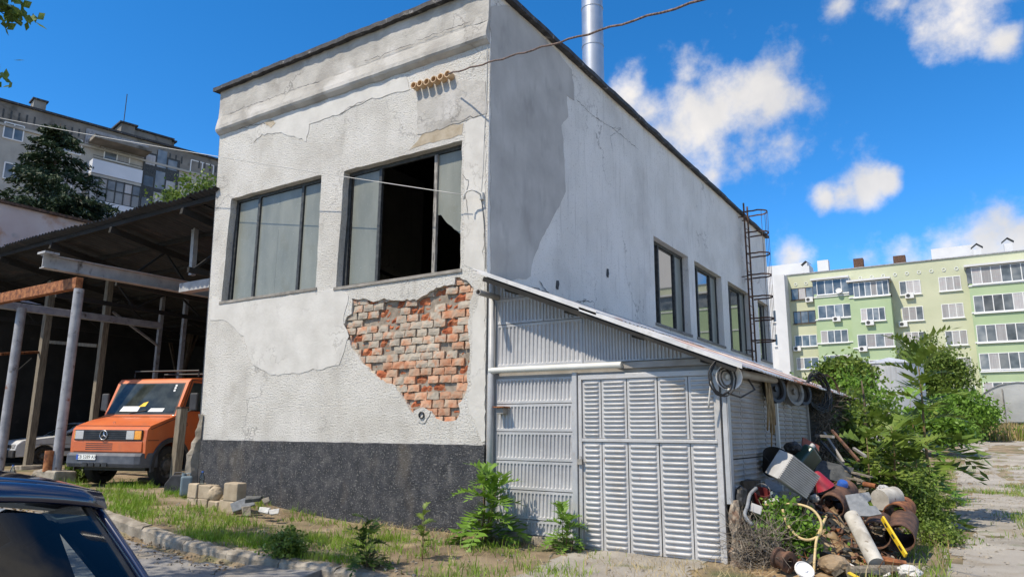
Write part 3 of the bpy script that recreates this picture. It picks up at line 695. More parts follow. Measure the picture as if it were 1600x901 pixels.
for k in range(6):
    dy = rp.uniform(-.004, .004)
    ribbed(xp0, xp1, rows[k + 1] + .006, rows[k] - .006, True, 21, .020, FP(dy), None, 'wall_panel', M['galv'], shed, margin=.035, duty=.6)
zp = zat(800, 577); zu1 = zat(778, 508); zu2 = zat(778, 468)
xa, xb, xc_, xd = xp0, xat(910, 540), xat(1005, 540), xat(1112, 560)
roofk = lambda x: zr(x) - .07
for (a, b, z0, z1, n) in ((xa, xb, zp + .04, zu1 - .005, 21), (xb + .01, xc_, zp + .04, zu1 + .1, 19), (xc_ + .01, xd, zp + .04, zu1, 17), (xa, xat(849, 480), zu1 + .005, zu2 - .005, 13), (xat(849, 480) + .01, xat(935, 490), zu1 + .005, zu2, 14), (xa, xat(840, 460), zu2 + .003, zu2 + .45, 12)):
    ribbed(a, b, z0, z1, True, n, .020, FP(rp.uniform(-.004, .004)), roofk, 'wall_panel', M['galv'], shed, margin=.035, duty=.6)
MB().box(XC + .03, XS - .06, YP + .03, YP + .06, -.33, 2.05).add([(XC + .03, YP + .05, 2.05), (XS - .06, YP + .05, 2.05), (XC + .03, YP + .05, zr(XC) - .1)], [(0, 1, 2)]).build('backing_sheet', M['galv_dull'], shed)
# frame posts and rails
MB().tube([(.045, YP - .06, -.32), (.045, YP - .06, zr(.05) - .12)], .048, 12).build('corner_pipe', M['greypaint'], shed, smooth=True)
MB().box(xp1 + .01, xp1 + .09, YP - .05, YP + .03, -.36, zat(897, 582)).build('post', M['greypaint'], shed, bevel=.012)
o = MB().tube([(.03, YP - .075, zp - .01), (xat(975, 573), YP - .075, zp - .01 - .005)], .045, 14).build('rail_pipe', M['lightpipe'], shed); smooth_angle(o)
MB().box(xat(975, 573), XS - .1, YP - .045, YP + .02, zp - .06, zp + .02).build('header_rail', M['galv_dull'], shed)
# door
xd0, xd1, zd0, zd1, zdm = xat(907, 720), xat(1131, 720), zat(1000, 866), zat(1000, 582), zat(1000, 688)
door = MB()
for (a, b, c, d) in ((xd0, xd1, zd1 - .07, zd1), (xd0, xd0 + .05, zd0, zd1 - .07), (xd1 - .05, xd1, zd0, zd1 - .07), (xd0 + .05, xd1 - .05, zdm - .022, zdm + .022)): door.box(a, b, YP - .05, YP + .02, c, d)
door = door.build('door', M['galv_door'], shed, bevel=.006); door['label'] = 'wide louvred double-height metal door'
cols = [xd0 + .05, xat(943, 760), xat(984, 760), xat(1033, 760), xat(1082, 760), xd1 - .05]
for k in range(5):
    a, b = cols[k] + .006, cols[k + 1] - .006; dy = rp.uniform(-.004, .004)
    ribbed(a, b, zdm + .028, zd1 - .075, False, 13, -.030, lambda u, v, d, dy=dy: (u, YP - .02 + dy + d, v), None, 'louvred_panel', M['galv_door'], door, margin=.03, duty=.66)
    ribbed(a, b, zd0 + .01, zdm - .028, False, 20, -.030, lambda u, v, d, dy=dy: (u, YP - .02 + dy + d, v), None, 'louvred_panel', M['galv_door'], door, margin=.03, duty=.66)
MB().box(xd0 - .03, xd1 + .03, YP - .055, YP + .01, zd0 - .055, zd0 - .005, jit=.006).build('bottom_rail', M['rotten'], door)
lk = U(905, 720, 'y', YP - .1)
MB().tube([(lk.x - .02, YP - .07, lk.z + .02), (lk.x - .02, YP - .075, lk.z + .06), (lk.x + .02, YP - .075, lk.z + .06), (lk.x + .02, YP - .07, lk.z + .02)], .006, 6).add(*(lambda b: (b.v, b.f))(MB().cbox((lk.x, YP - .075, lk.z - .01), (.07, .028, .07)))).build('padlock', M['frame_grey'], door, bevel=.004)
# corner post with rotten foot
MB().box(xd1 + .025, xd1 + .085, YP - .05, YP + .03, .35, zd1 + .04).build('post', M['greypaint'], shed, bevel=.006)
MB().box(xd1 + .10, XS + .03, YP - .06, YP + .06, .28, zr(XS) - .12).build('post', M['greypaint'], shed, bevel=.01)
r = random.Random(5); vs = []; n = 12
for j in range(n):
    z = -.42 + .82 * j / (n - 1); w = .05 + .05 * (1 - j / n) + r.uniform(-.018, .018)
    for q in range(8):
        a = q * math.pi / 4; rr = w * r.uniform(.75, 1.2); vs.append((xd1 + .11 + rr * math.cos(a), YP - .01 + rr * math.sin(a), z))
MB().add(vs, [(j * 8 + q, j * 8 + (q + 1) % 8, (j + 1) * 8 + (q + 1) % 8, (j + 1) * 8 + q) for j in range(n - 1) for q in range(8)] + [tuple((n - 1) * 8 + q for q in range(8))]).build('post_foot', M['rotten'], shed)
# side wall of louvred sheets facing the yard
FX = lambda dx=0.0: (lambda u, v, d: (XS + dx - d, u, v))
seams = [U(px, 640, 'x', XS).y for px in (1141, 1156, 1176, 1194, 1209, 1224, 1236, 1247, 1258)]
seams[0] = .07
for k in range(len(seams) - 1):
    a, b = seams[k] + .008, seams[k + 1] - .008; dx = rp.uniform(-.012, .012)
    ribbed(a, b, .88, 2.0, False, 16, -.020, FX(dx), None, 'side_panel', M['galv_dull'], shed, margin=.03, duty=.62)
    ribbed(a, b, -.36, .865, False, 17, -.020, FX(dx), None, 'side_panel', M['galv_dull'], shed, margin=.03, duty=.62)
MB().box(XS - .07, XS - .04, .1, YS1, -.4, 2.02).build('side_backing', M['near_black'], shed)
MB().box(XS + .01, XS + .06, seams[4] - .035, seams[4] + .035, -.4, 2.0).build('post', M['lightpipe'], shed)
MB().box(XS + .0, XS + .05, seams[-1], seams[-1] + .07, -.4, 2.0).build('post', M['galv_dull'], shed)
MB().box(XS - .04, XS + .03, seams[-1] + .07, YS1, -.4, 2.02, jit=.01).build('rear_side_wall', M['near_black'], shed)
MB().box(XC + .03, XS, YS1 - .05, YS1, -.4, 2.02).build('rear_wall', M['near_black'], shed)
# roof: overlapping sheets, the lower course set under the upper one
y = -.4; k = 0
while y < YS1 + .2:
    w = rp.uniform(.85, 1.05); y1 = min(y + w, YS1 + .3)
    for (xa_, xb_, dz, mk) in ((XC + .01, 1.95, .022, 'zinc'), (1.78, 3.86 + rp.uniform(-.05, .05), -.004, 'redroof' if k in (3, 4, 6, 8) else 'zinc')):
        nn = 14; V = []
        for sgn in (0, -.012):
            for i in range(2):
                x = (xa_, xb_)[i]
                for j in range(nn + 1):
                    yy = y + (y1 - y + .04) * j / nn; V.append((x, yy, zr(x) + dz + .012 * math.sin(yy * 42) * (1 if y > 0 else .4) + sgn + rp.uniform(-.004, .004)))
        n1 = nn + 1; Q = [(j, j + 1, n1 + j + 1, n1 + j) for j in range(nn)] + [(2 * n1 + j, 3 * n1 + j, 3 * n1 + j + 1, 2 * n1 + j + 1) for j in range(nn)]
        Q += [(j, 2 * n1 + j, 2 * n1 + j + 1, j + 1) for j in range(nn)] + [(n1 + j, n1 + j + 1, 3 * n1 + j + 1, 3 * n1 + j) for j in range(nn)] + [(0, n1, 3 * n1, 2 * n1), (nn, 2 * n1 + nn, 3 * n1 + nn, n1 + nn)]
        npmesh('roof_sheet', np.array(V), quads=np.array(Q), mat=M[mk], parent=shed)
    y = y1; k += 1
# bright flashing strip on the verge and timber under it
mb = MB(); 
for (xa_, xb_, dz) in ((A_.x, 1.98, .035), (1.72, 3.88, .012)):
    mb.add([(xa_, -.43, zr(xa_) + dz), (xb_, -.43, zr(xb_) + dz), (xb_, -.43, zr(xb_) + dz - .055), (xa_, -.43, zr(xa_) + dz - .055), (xa_, -.30, zr(xa_) + dz + .006), (xb_, -.30, zr(xb_) + dz + .006)], [(0, 3, 2, 1), (0, 1, 5, 4)])
mb.build('verge_flashing', M['zinc'], shed, fix=False)
MB().beam((A_.x + .1, -.39, zr(A_.x + .1) - .075), (3.8, -.39, zr(3.8) - .075), .04, .07).build('verge_board', M['near_black'], shed)
for x in (.5, 1.5, 2.5, 3.4): MB().box(x - .04, x + .04, -.37, YS1, zr(x) - .13, zr(x) - .045).build('purlin', M['near_black'], shed)
o = MB().tube([(XS + .14, .12, 1.93), (XS + .14, 2.3, 1.97)], .055, 12).build('eave_pipe', M['galv_dull'], shed); smooth_angle(o)
MB().tube([(XS + .05, .1, 1.99), (XS + .05, YS1, 2.02)], .04, 8).build('eave_rail', M['near_black'], shed, smooth=True)
# stub of gutter pipe at the top corner, meter box with a rusty lid
g0 = U(747, 456, 'y', -.55); o = MB().lathe([(.036, 0), (.036, .6), (.046, .6), (.046, 0)], 12, Matrix.Translation((g0.x, 0.05, g0.z)) @ Matrix.Rotation(R(90), 4, 'X')).build('gutter_stub', M['galv_dull'], shed); smooth_angle(o)
g0 = U(783, 640, 'y', YP - .1)
MB().box(g0.x - .06, g0.x + .06, YP - .14, YP - .01, g0.z - .06, g0.z + .03).build('small_box', M['galv_dull'], shed, bevel=.005)
MB().box(g0.x - .1, g0.x + .1, YP - .19, YP - .01, g0.z + .032, g0.z + .05).build('box_lid', M['rust'], shed)
# brick footing
r = random.Random(2); x = .16
while x < 1.35:
    L = r.uniform(.3, .5); x1 = min(x + L, 1.38)
    MB().box(x, x1 - .015, YP - .09, YP + .03, gz(x, 0) - .2, rows[-1] + .015 - .04 * x, jit=.012, rng=r).build('footing_block', M['concrete'], shed, bevel=.012); x = x1

# ------------------------------------------------------------------ things hung on the shed
def ring(c, n_, rad, tilt=0, k=28, wob=0, seed=0):
    r = random.Random(seed); n_ = Vector(n_).normalized(); a = n_.orthogonal().normalized(); b = n_.cross(a)
    return [Vector(c) + (a * math.cos(2 * math.pi * q / k) + b * math.sin(2 * math.pi * q / k)) * rad * (1 + r.uniform(-wob, wob)) for q in range(k)]
c = U(1129, 588, 'y', -.28)
lamp = thing('work_lamp', 'white round work lamp hung at the shed corner', 'lamp', (c.x, c.y, c.z))
dl = Vector((.45, -.88, -.12)).normalized()
Ml = Matrix.Translation(c + Vector((.05, .06, .0))) @ (-dl).to_track_quat('Z', 'Y').to_matrix().to_4x4()
o = MB().lathe([(.02, .14), (.05, .13), (.06, .08), (.13, .02), (.155, -.04), (.16, -.06), (.15, -.06), (.12, -.01), (.03, .05)], 24, Ml).build('shade', M['white_paint'], lamp); smooth_angle(o)
o = MB().lathe([(.001, -.03), (.035, -.02), (.045, .02), (.03, .06)], 14, Ml).build('bulb', M['lightpipe'], lamp); smooth_angle(o)
MB().tube([c + Vector((-.13, .05, .05)), c + Vector((-.16, .03, -.08)), c + Vector((-.2, .05, -.3)), c + Vector((-.21, .06, -.38))], .012, 7).build('bracket_rod', M['cablegrey'], lamp, smooth=True)
mb = MB()
for k in range(5): cc_ = c + Vector((.0 + .012 * k, .02 * k - .09, -.02)); mb.tube([cc_ + Vector((q - cc_)[:2] + ((q - cc_).z * 1.35,)) for q in ring(cc_, (.75, -.7, .05 * k), (.155, .145, .165, .09, .07)[k], wob=.04, seed=k)], .010, 6, closed=True)
p1 = U(1176, 578, 'x', XS + .1)
mb.tube([c + Vector((.05, 0, -.2)), c + Vector((.18, .1, -.25)), c + Vector((.3, .3, -.15)), p1 + Vector((0, -.3, -.12)), p1], .011, 6)
mb.tube([c + Vector((.03, .05, .18)), c + Vector((.2, .25, .1)), p1 + Vector((0, 0, .02))], .009, 6)
tag(mb.build('cable_coil', M['black_rubber'], None, smooth=True), 'black cable coil looped over the white work lamp', 'cable')
def onside(px, py, dx=.12): return U(px, py, 'x', XS + dx)
M['hose'] = mat('brown_yellow_hose', [(.16, .11, .05), (.3, .22, .11)], 8, .7)
a = onside(1196, 578); mb = MB(); r = random.Random(9)
for k in range(9):
    b = onside(1203 + r.uniform(-8, 8), 690 + r.uniform(-30, 12)); s = r.uniform(-.1, .1)
    mb.tube([a + Vector((0, s, 0)), a.lerp(b, .3) + Vector((.03, s * 1.5, 0)), a.lerp(b, .7) + Vector((.04, s * .8, 0)), b + Vector((.02, s * .3, 0))], .011, 6)
tag(mb.build('hose_bundle', M['hose'], None, smooth=True), 'bundle of brown hoses hanging down the shed side', 'hose')
def disc(px, py, rad, label, m, hubm, name, cat, ny=-.45, spokes=0):
    c = onside(px, py, .16); t = thing(name, label, cat, c)
    Mx = Matrix.Translation(c) @ Vector((1, ny, .1)).to_track_quat('Z', 'Y').to_matrix().to_4x4()
    o = MB().lathe([(rad * .7, 0), (rad * .78, .03), (rad, .035), (rad, -.06), (rad * .8, -.07), (rad * .7, 0)], 26, Mx).build('rim', M[m], t); smooth_angle(o)
    o = MB().lathe([(.001, .03), (rad * .18, .03), (rad * .22, -.005), (rad * .72, -.02)], 26, Mx).build('hub', M[hubm], t); smooth_angle(o)
    return t
M['grey_rim'] = mat('dusty_grey_rim', [(.13, .13, .115), (.22, .215, .19)], 10, .6, bump=(20, .2, .005))
disc(1211, 607, .21, 'black wheel cover hung beside the hoses on the shed', 'black_rubber', 'black_rubber', 'wheel_cover', 'wheel')
disc(1240, 612, .22, 'grey wheel rim hung under the shed eave', 'grey_rim', 'grey_rim', 'hung_wheel', 'wheel')
disc(1254, 614, .2, 'dark green wheel rim hung behind the grey rim', 'black_rubber', 'near_black', 'hung_wheel', 'wheel')
c = onside(1272, 610); mb = MB()
for k in range(12): mb.tube(ring(c + Vector((.04 + .012 * (k % 4), .04 * (k // 4) - .05, -.03 * (k % 3))), (1, -.5, .1 * (k % 3)), .26 + .03 * (k % 4), wob=.05, seed=k + 40), .012, 5, closed=True)
tag(mb.build('wire_coil', M['black_rubber'], None, smooth=True), 'thick coil of dark wire hung past the wheel rims', 'wire')
c = onside(1289, 612); mb = MB()
for k in range(3): mb.tube(ring(c + Vector((.03 * k, 0, 0)), (1, -.6, .05 * k), .36 - .02 * k, wob=.015, seed=k + 60), .008, 5, closed=True)
tag(mb.build('wire_hoop', M['rust_dark'], None, smooth=True), 'wide thin wire hoop hung on the vine-covered wall', 'wire')

# ------------------------------------------------------------------ overhead cables
def sag(a, b, s, n=24): return [a.lerp(b, t / n) + Vector((0, 0, -s * 4 * (t / n) * (1 - t / n))) for t in range(n + 1)]
a = U(700, 116, 'y', -.25); b = UD(1085, 0, 7.0); b2 = b + (b - a) * 1.2
pp = sag(a, b2, .03, 60)
tag(MB().tube([p + Vector((0, 0, .012 * math.sin(i * 1.9))) for i, p in enumerate(pp)], .013, 7).build('overhead_cable', M['wirerust'], None, smooth=True), 'thick rusty twisted cable running from the clay conduits', 'cable')
a = U(722, 304, 'y', -.2); b = UD(0, 184, 19.4); b = b + (b - a) * .05
tag(MB().tube(sag(a, b, .06, 40), .007, 6).build('service_wire', M['cablegrey'], None, smooth=True), 'thin pale wire stretched from the wall hook past the windows', 'cable')
pts = [U(x, y, 'y', -.012) for (x, y) in ((763, 2), (762, 60), (760, 150), (757, 200), (755, 260), (752, 300))]
tag(MB().tube(pts, .006, 5).build('wall_wire', M['cablegrey'], None), 'thin wire running down the building corner to the hook', 'cable')
pts = [U(x, y, 'y', -.02) for (x, y) in ((752, 306), (756, 345), (758, 385), (759, 420))]
tag(MB().tube(pts, .006, 5).build('wall_wire', M['black_rubber'], None), 'thin dark wire from the hook down to the shed roof', 'cable')
# ------------------------------------------------------------------ left: open vehicle shelter
M['steel_grey'] = mat('grey_steel_paint', [(.22, .23, .25), (.34, .35, .37)], 5, .6, bump=(30, .2, .006), stain=[((.08, .06, .05), 6, .6, .72), ((.2, .09, .05), 4, .64, .74)])
M['beam_pale'] = mat('pale_grey_beam', [(.30, .31, .32), (.42, .42, .42)], 4, .65, bump=(30, .2, .006), stain=[((.07, .065, .06), 5, .58, .74, (1, 1, .5))])
M['wood_grey'] = mat('grey_old_timber', [(.10, .085, .065), (.22, .19, .145)], 7, .9, stretch=(6, 6, .5), bump=(40, .5, .01, (4, 4, .4)), rand=.2)
M['darksheet'] = mat('dark_corrugated_sheet', [(.014, .013, .012), (.03, .028, .026)], 3, .75, bump=(20, .2, .01), stain=((.06, .035, .025), 3, .6, .72))  # base darkened so the roof underside reads as deep shade
car_p = thing('vehicle_shelter', 'open-fronted steel shelter with dark corrugated roof over the orange truck', 'shelter', (-13, 4, 0))
EY = -.1; EZ = U(320, 300, 'y', EY).z; BZ = EZ - 1.5; BY = 9.5; XL = -22.5; XR = WL1 + .22
rz_ = lambda y: EZ + (BZ - EZ) * (y - EY) / (BY - EY)
r = random.Random(12); x = XR
while x > XL:
    w = 1.02; n = 24; V = []; e0 = EY + r.uniform(-.09, .05); zj = r.uniform(-.02, .02)
    for yy in (e0, BY):
        for j in range(n + 1):
            xx = x - w * j / n; V.append((xx, yy, rz_(yy) + .035 * math.sin(xx * 2 * math.pi / .17) + zj + .03))
    for yy in (e0, BY):
        for j in range(n + 1):
            xx = x - w * j / n; V.append((xx, yy, rz_(yy) + .035 * math.sin(xx * 2 * math.pi / .17) + zj + .018))
    n1 = n + 1; Q = [(j, j + 1, n1 + j + 1, n1 + j) for j in range(n)] + [(2 * n1 + j, 2 * n1 + j + 1, 3 * n1 + j + 1, 3 * n1 + j) for j in range(n)] + [(j, j + 1, 2 * n1 + j + 1, 2 * n1 + j) for j in range(n)]
    npmesh('roof_sheet', np.array(V), quads=np.array(Q), mat=M['darksheet'], parent=car_p); x -= .97
for yy in (.05, 1.4, 2.8, 4.2, 5.6, 7.0, 8.4): MB().box(XL, XR, yy, yy + .09, rz_(yy) - .13, rz_(yy) - .025).build('purlin', M['near_black'], car_p)
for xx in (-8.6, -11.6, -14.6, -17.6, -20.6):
    MB().beam((xx, 0, rz_(0) - .22), (xx, BY, rz_(BY) - .22), .1, .16).build('rafter', M['near_black'], car_p)
    MB().beam((xx, .3, 4.75), (xx, BY, 4.6), .08, .12).build('tie_beam', M['near_black'], car_p)
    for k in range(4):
        y0 = .4 + k * 2.2; MB().beam((xx, y0, 4.75), (xx, y0 + 1.1, rz_(y0 + 1.1) - .25), .05, .05).build('truss_brace', M['near_black'], car_p)
        MB().beam((xx, y0 + 1.1, rz_(y0 + 1.1) - .25), (xx, y0 + 2.1, 4.72), .05, .05).build('truss_brace', M['near_black'], car_p)
MB().box(XL, XR, BY, BY + .2, -.2, BZ + .2).build('rear_wall', M['near_black'], car_p)
MB().box(XL - .2, XL, EY + .4, BY, -.2, rz_(4)).build('end_wall', M['near_black'], car_p)
# steel posts
def vpost(px, pyb, pxt, pyt, y, r_, m, name='post', kind='tube', z0=0):
    b = U(px, pyb, 'y', y); t = U(pxt, pyt, 'y', y)
    if kind == 'tube': o = MB().tube([(b.x, y, z0), (b.x, y, t.z)], r_, 14).build(name, M[m], car_p); smooth_angle(o)
    else: o = MB().box(b.x - r_, b.x + r_, y - r_, y + r_, z0, t.z).build(name, M[m], car_p, bevel=.01)
    return b, t
g1 = U(88, 757, 'z', 0); b, t1 = vpost(92, 700, 120, 452, g1.y, .105, 'steel_grey', z0=.3)
MB().box(b.x - .34, b.x + .34, g1.y - .22, g1.y + .3, -.05, .30, jit=.03, rng=r).build('footing_block', M['concrete'], car_p, bevel=.04)
o = MB().tube([(b.x - .06, g1.y - .14, .28), (b.x - .06, g1.y - .14, .72)], .10, 14).build('pipe_stub', M['rust'], car_p); smooth_angle(o)
e = U(20, 468, 'y', g1.y)
MB().beam((t1.x + .08, g1.y, t1.z + .14), (e.x - 1, g1.y, t1.z + .14), .16, .26).build('beam', M['rust'], car_p, bevel=.01)
b2, t2 = vpost(3, 700, 18, 484, -.55, .11, 'steel_grey')
MB().box(b2.x - .3, b2.x + .3, -.85, -.25, -.05, .18, jit=.03, rng=r).build('footing_block', M['concrete'], car_p, bevel=.03)
MB().beam((t2.x, -1.6, t2.z + .1), (t2.x, 3.6, t2.z + .1), .14, .2).build('beam', M['steel_grey'], car_p, bevel=.01)
# long pale I-beam running back under the roof
c0 = U(68, 397, 'x', -11.4); mb = MB(); L = 5.2; zt = c0.z
for (dx0, dx1, z0, z1) in ((-.11, .11, zt - .02, zt), (-.012, .012, zt - .30, zt - .02), (-.11, .11, zt - .32, zt - .30)): mb.box(-11.4 + dx0, -11.4 + dx1, c0.y, c0.y + L, z0, z1)
mb.build('i_beam', M['beam_pale'], car_p)
MB().box(-11.56, -11.2, c0.y - .06, c0.y + .25, zt + .002, zt + .05).build('beam_cap', M['beam_pale'], car_p)
b, t = vpost(148, 640, 178, 385, 2.4, .09, 'wood_grey', kind='box')
b, t = vpost(44, 720, 76, 440, 1.6, .10, 'wood_grey', kind='box')
MB().box(b.x - .35, b.x + .35, 1.3, 1.9, -.05, .12, jit=.03, rng=r).build('footing_block', M['concrete'], car_p, bevel=.03)
for (px, py) in ((245, 560), (300, 380)): 
    q = U(px, py, 'y', 4.5); MB().box(q.x - .06, q.x + .06, 4.44, 4.56, 0, rz_(4.5)).build('post', M['steel_grey'], car_p)
MB().beam(U(176, 487, 'y', 2.6), U(247, 540, 'y', 4.4), .06, .06).build('brace', M['steel_grey'], car_p)
MB().beam(U(65, 533, 'y', 2.0), U(152, 540, 'y', 2.4), .06, .1).build('brace', M['wood_grey'], car_p)
MB().beam(U(0, 553, 'y', -.4), U(60, 550, 'y', 1.5), .05, .07).build('brace', M['rust'], car_p)
MB().beam(U(10, 595, 'y', 1), U(50, 560, 'y', 1.6), .05, .05).build('brace', M['near_black'], car_p)
q = U(303, 445, 'y', 1.0); MB().box(q.x - .6, WL0 - .02, 1.0, 1.25, q.z - .12, q.z + .1).build('bearing_block', M['beam_pale'], car_p)
q0 = U(306, 345, 'y', 1.2); q1 = U(300, 430, 'y', 1.2); MB().beam(q0, q1, .12, .12).build('post', M['beam_pale'], car_p)

# ------------------------------------------------------------------ text helper
def text_mesh(name, s, size, m, par, mtx, ext=.001, local=True):
    cu = bpy.data.curves.new(name, 'FONT'); cu.body = s; cu.size = size; cu.extrude = ext; cu.align_x = 'CENTER'; cu.align_y = 'CENTER'
    t = bpy.data.objects.new('tmp', cu); COL.objects.link(t)
    dg = bpy.context.evaluated_depsgraph_get(); me = bpy.data.meshes.new_from_object(t.evaluated_get(dg)); bpy.data.objects.remove(t)
    me.name = name; me.materials.clear(); me.materials.append(m); me.transform(mtx)
    o = bpy.data.objects.new(name, me); COL.objects.link(o)
    if local: o.parent = par
    else: keep(o, par)
    return o
# ------------------------------------------------------------------ orange truck
M['orange'] = mat('orange_truck_paint', [(.50, .105, .028), (.60, .14, .036)], 1.5, .45, coat=.3, bump=(6, .04, .01), stain=[((.34, .11, .05), 5, .56, .8, (1, 1, .4), .6), ((.22, .13, .09), 11, .64, .78, None, .5)])
M['blackplastic'] = mat('faded_black_plastic', [(.022, .023, .026), (.05, .052, .058)], 6, .6, bump=(30, .15, .004))
M['bumper'] = mat('grey_blue_bumper', [(.055, .062, .078), (.09, .10, .12)], 6, .55, bump=(30, .15, .004), stain=((.2, .18, .15), 6, .6, .8, None, .5))
M['tyre'] = mat('tyre', [(.014, .014, .014), (.03, .029, .028)], 9, .85, bump=(40, .3, .006))
M['hubgrey'] = mat('dirty_hub', [(.05, .048, .045), (.12, .115, .105)], 12, .65)
M['chrome'] = mat('dull_chrome', [(.62, .62, .62)], 4, .25, metal=1)
M['headlamp'] = mat('headlamp_glass', [(.36, .37, .38), (.5, .51, .52)], 30, .12, coat=.6, stretch=(8, .2, 1))
M['amber'] = mat('amber_lens', [(.75, .26, .02), (.85, .36, .04)], 30, .2, coat=.5)
M['windshield'] = glassmat('tinted_windscreen', (.38, .46, .45))
M['carglass'] = glassmat('dark_car_glass', (.16, .18, .19))
M['seat'] = mat('dark_seat_fabric', [(.016, .017, .02), (.03, .03, .034)], 30, .9)
M['paper'] = mat('paper', [(.72, .74, .72)], 3, .7)
M['yellow'] = mat('yellow_plastic', [(.72, .47, .02), (.8, .56, .04)], 8, .5, stain=((.4, .3, .1), 7, .62, .75, None, .7))
def prism(mb, prof, x0, x1):
    """prof: (y,z) outline, extruded along x"""
    n = len(prof); tri = tessellate_polygon([[Vector((p[0], p[1], 0)) for p in prof]])
    vs = [(x0, p[0], p[1]) for p in prof] + [(x1, p[0], p[1]) for p in prof]
    return mb.add(vs, [tuple(t) for t in tri] + [tuple(n + i for i in reversed(t)) for t in tri] + [(i, (i + 1) % n, n + (i + 1) % n, n + i) for i in range(n)])
def wheel(par, c, rad, w, m_hub, side=1, holes=8):
    """axle along local x"""
    Mx = Matrix.Translation(c) @ Matrix.Rotation(R(90) * side, 4, 'Y')
    wh = MB().lathe([(rad * .62, -w / 2), (rad * .9, -w / 2), (rad * .985, -w * .36), (rad, -w * .2), (rad, w * .2), (rad * .985, w * .36), (rad * .9, w / 2), (rad * .62, w / 2 - .01), (rad * .6, -w / 2)], 32, Mx).build('wheel', M['tyre'], par, local=True); smooth_angle(wh)
    mb = MB().lathe([(rad * .62, w / 2 - .02), (rad * .56, w / 2 - .05), (rad * .5, w / 2 - .10), (rad * .34, w / 2 - .09), (rad * .3, w / 2 - .04), (rad * .2, w / 2 - .02), (.001, w / 2 - .015)], 32, Mx)
    h = mb.build('hub', M[m_hub], wh, local=True); smooth_angle(h)
    for k in range(holes):
        a = 2 * math.pi * k / holes; MB().add([Mx @ Vector((rad * .46 * math.cos(a) + .035 * math.cos(b), rad * .46 * math.sin(a) + .035 * math.sin(b), w / 2 - .075)) for b in [q * math.pi / 4 for q in range(8)]], [tuple(range(8))]).build('hub_hole', M['black_rubber'], wh, local=True)
    return wh
ta = U(243, 760, 'z', 0)
trk = thing('truck', 'orange snub-nosed delivery truck parked under the shelter', 'truck', (ta.x - 1.05, ta.y + .06, 0), local=True, rz=R(17))
WR = .42
arch = [(.52 * math.cos(a), WR + .52 * math.sin(a)) for a in [math.pi * (1.0 - k / 12) for k in range(13)]]
arch = [p for p in arch if p[1] > .4]
prof = [(-.74, .60), (-.76, .95), (-.74, 1.18), (-.66, 1.26), (-.02, 1.47), (.05, 1.50), (.36, 2.25), (.44, 2.33), (.80, 2.37), (1.9, 2.38), (1.9, .55), (.56, .55)] + [(-p[0], p[1]) for p in arch] + [(-.56, .55)]
b = prism(MB(), prof, -.98, .98).build('cab', M['orange'], trk, bevel=.05, seg=3, local=True); smooth_angle(b, 40)
o = MB().box(-1.0, 1.0, 1.95, 5.2, .55, 2.42).build('van_body', M['orange'], trk, bevel=.05, local=True)
MB().box(-.8, .8, -.5, 5, .32, .56).build('chassis', M['black_rubber'], trk, local=True)
for sx in (1, -1):
    wheel(trk, (sx * .84, 0, WR), WR, .22, 'hubgrey', sx); wheel(trk, (sx * .84, 3.4, WR), WR, .22, 'hubgrey', sx)
    mb = MB(); vs = []
    for k in range(17):
        a = math.pi * (1.06 - 1.12 * k / 16); ca, sa = -math.cos(a), math.sin(a)
        for (rr, xx) in ((.50, .90), (.50, 1.015), (.585, 1.02), (.60, .985)): vs.append((sx * xx, rr * -ca if False else rr * math.cos(a), WR + rr * sa))
    mb.add(vs, [(k * 4 + q, k * 4 + q + 1, k * 4 + q + 5, k * 4 + q + 4) for k in range(16) for q in range(3)])
    mb.build('wheel_arch_trim', M['blackplastic'], trk, local=True)
for (xa, ya, za, xb, yb, zb_) in ((-.96, -.665, 1.258, .96, -.665, 1.258), (-.90, -.05, 1.465, .90, -.05, 1.465), (.985, -.64, 1.19, .985, .02, 1.42), (.984, -.70, .96, .984, -.40, .96)):
    MB().beam((xa, ya, za), (xb, yb, zb_), .012, .012).build('panel_seam', M['black_rubber'], trk, local=True)
# bumper, wrapping round
bp = MB(); sec = [(-.86, .40), (-.90, .48), (-.90, .64), (-.86, .70), (-.72, .70)]
vs = []
for (xx, back) in ((-1.0, .32), (-.96, .06), (-.85, 0), (.85, 0), (.96, .06), (1.0, .32)): vs += [(xx, y + back, z) for y, z in sec] + [(xx, -.70 + back, .40)]
bp.add(vs, [(k * 6 + q, k * 6 + (q + 1) % 6, (k + 1) * 6 + (q + 1) % 6, (k + 1) * 6 + q) for k in range(5) for q in range(6)] + [tuple(range(6)), tuple(30 + q for q in range(6))])
bp = bp.build('bumper', M['bumper'], trk, bevel=.015, local=True)
for k in range(4): MB().box(-.46 + k * .17, -.33 + k * .17, -.912, -.89, .42, .50).build('bumper_slot', M['black_rubber'], bp, local=True)
pl = MB().box(-.62, -.12, -.918, -.902, .555, .665).build('number_plate', M['paper'], bp, local=True)
MB().box(-.62, -.57, -.9205, -.9185, .557, .663).build('plate_band', mat('plate_blue', [(.03, .09, .42)], 1, .4), pl, local=True)
text_mesh('plate_text', 'CB 5289 AX', .098, M['black_rubber'], pl, Matrix.Translation((-.345, -.9185, .61)) @ Matrix.Rotation(R(90), 4, 'X'))
gr = MB().box(-.88, .88, -.785, -.745, .955, 1.175).build('grille', M['black_rubber'], trk, bevel=.01, local=True)
for k in range(5): MB().box(-.60, .52, -.80, -.784, .975 + k * .04, .988 + k * .04).build('grille_bar', M['blackplastic'], gr, local=True)
for sx in (1, -1):
    h = MB().box(*( (.50, .70) if sx > 0 else (-.84, -.62)), -.805, -.786, .975, 1.155).build('headlight', M['headlamp'], trk, bevel=.012, local=True)
    MB().box(*((.705, .875) if sx > 0 else (-.875, -.845)), -.80, -.70, .975, 1.155).build('indicator', M['amber'], trk, bevel=.012, local=True)
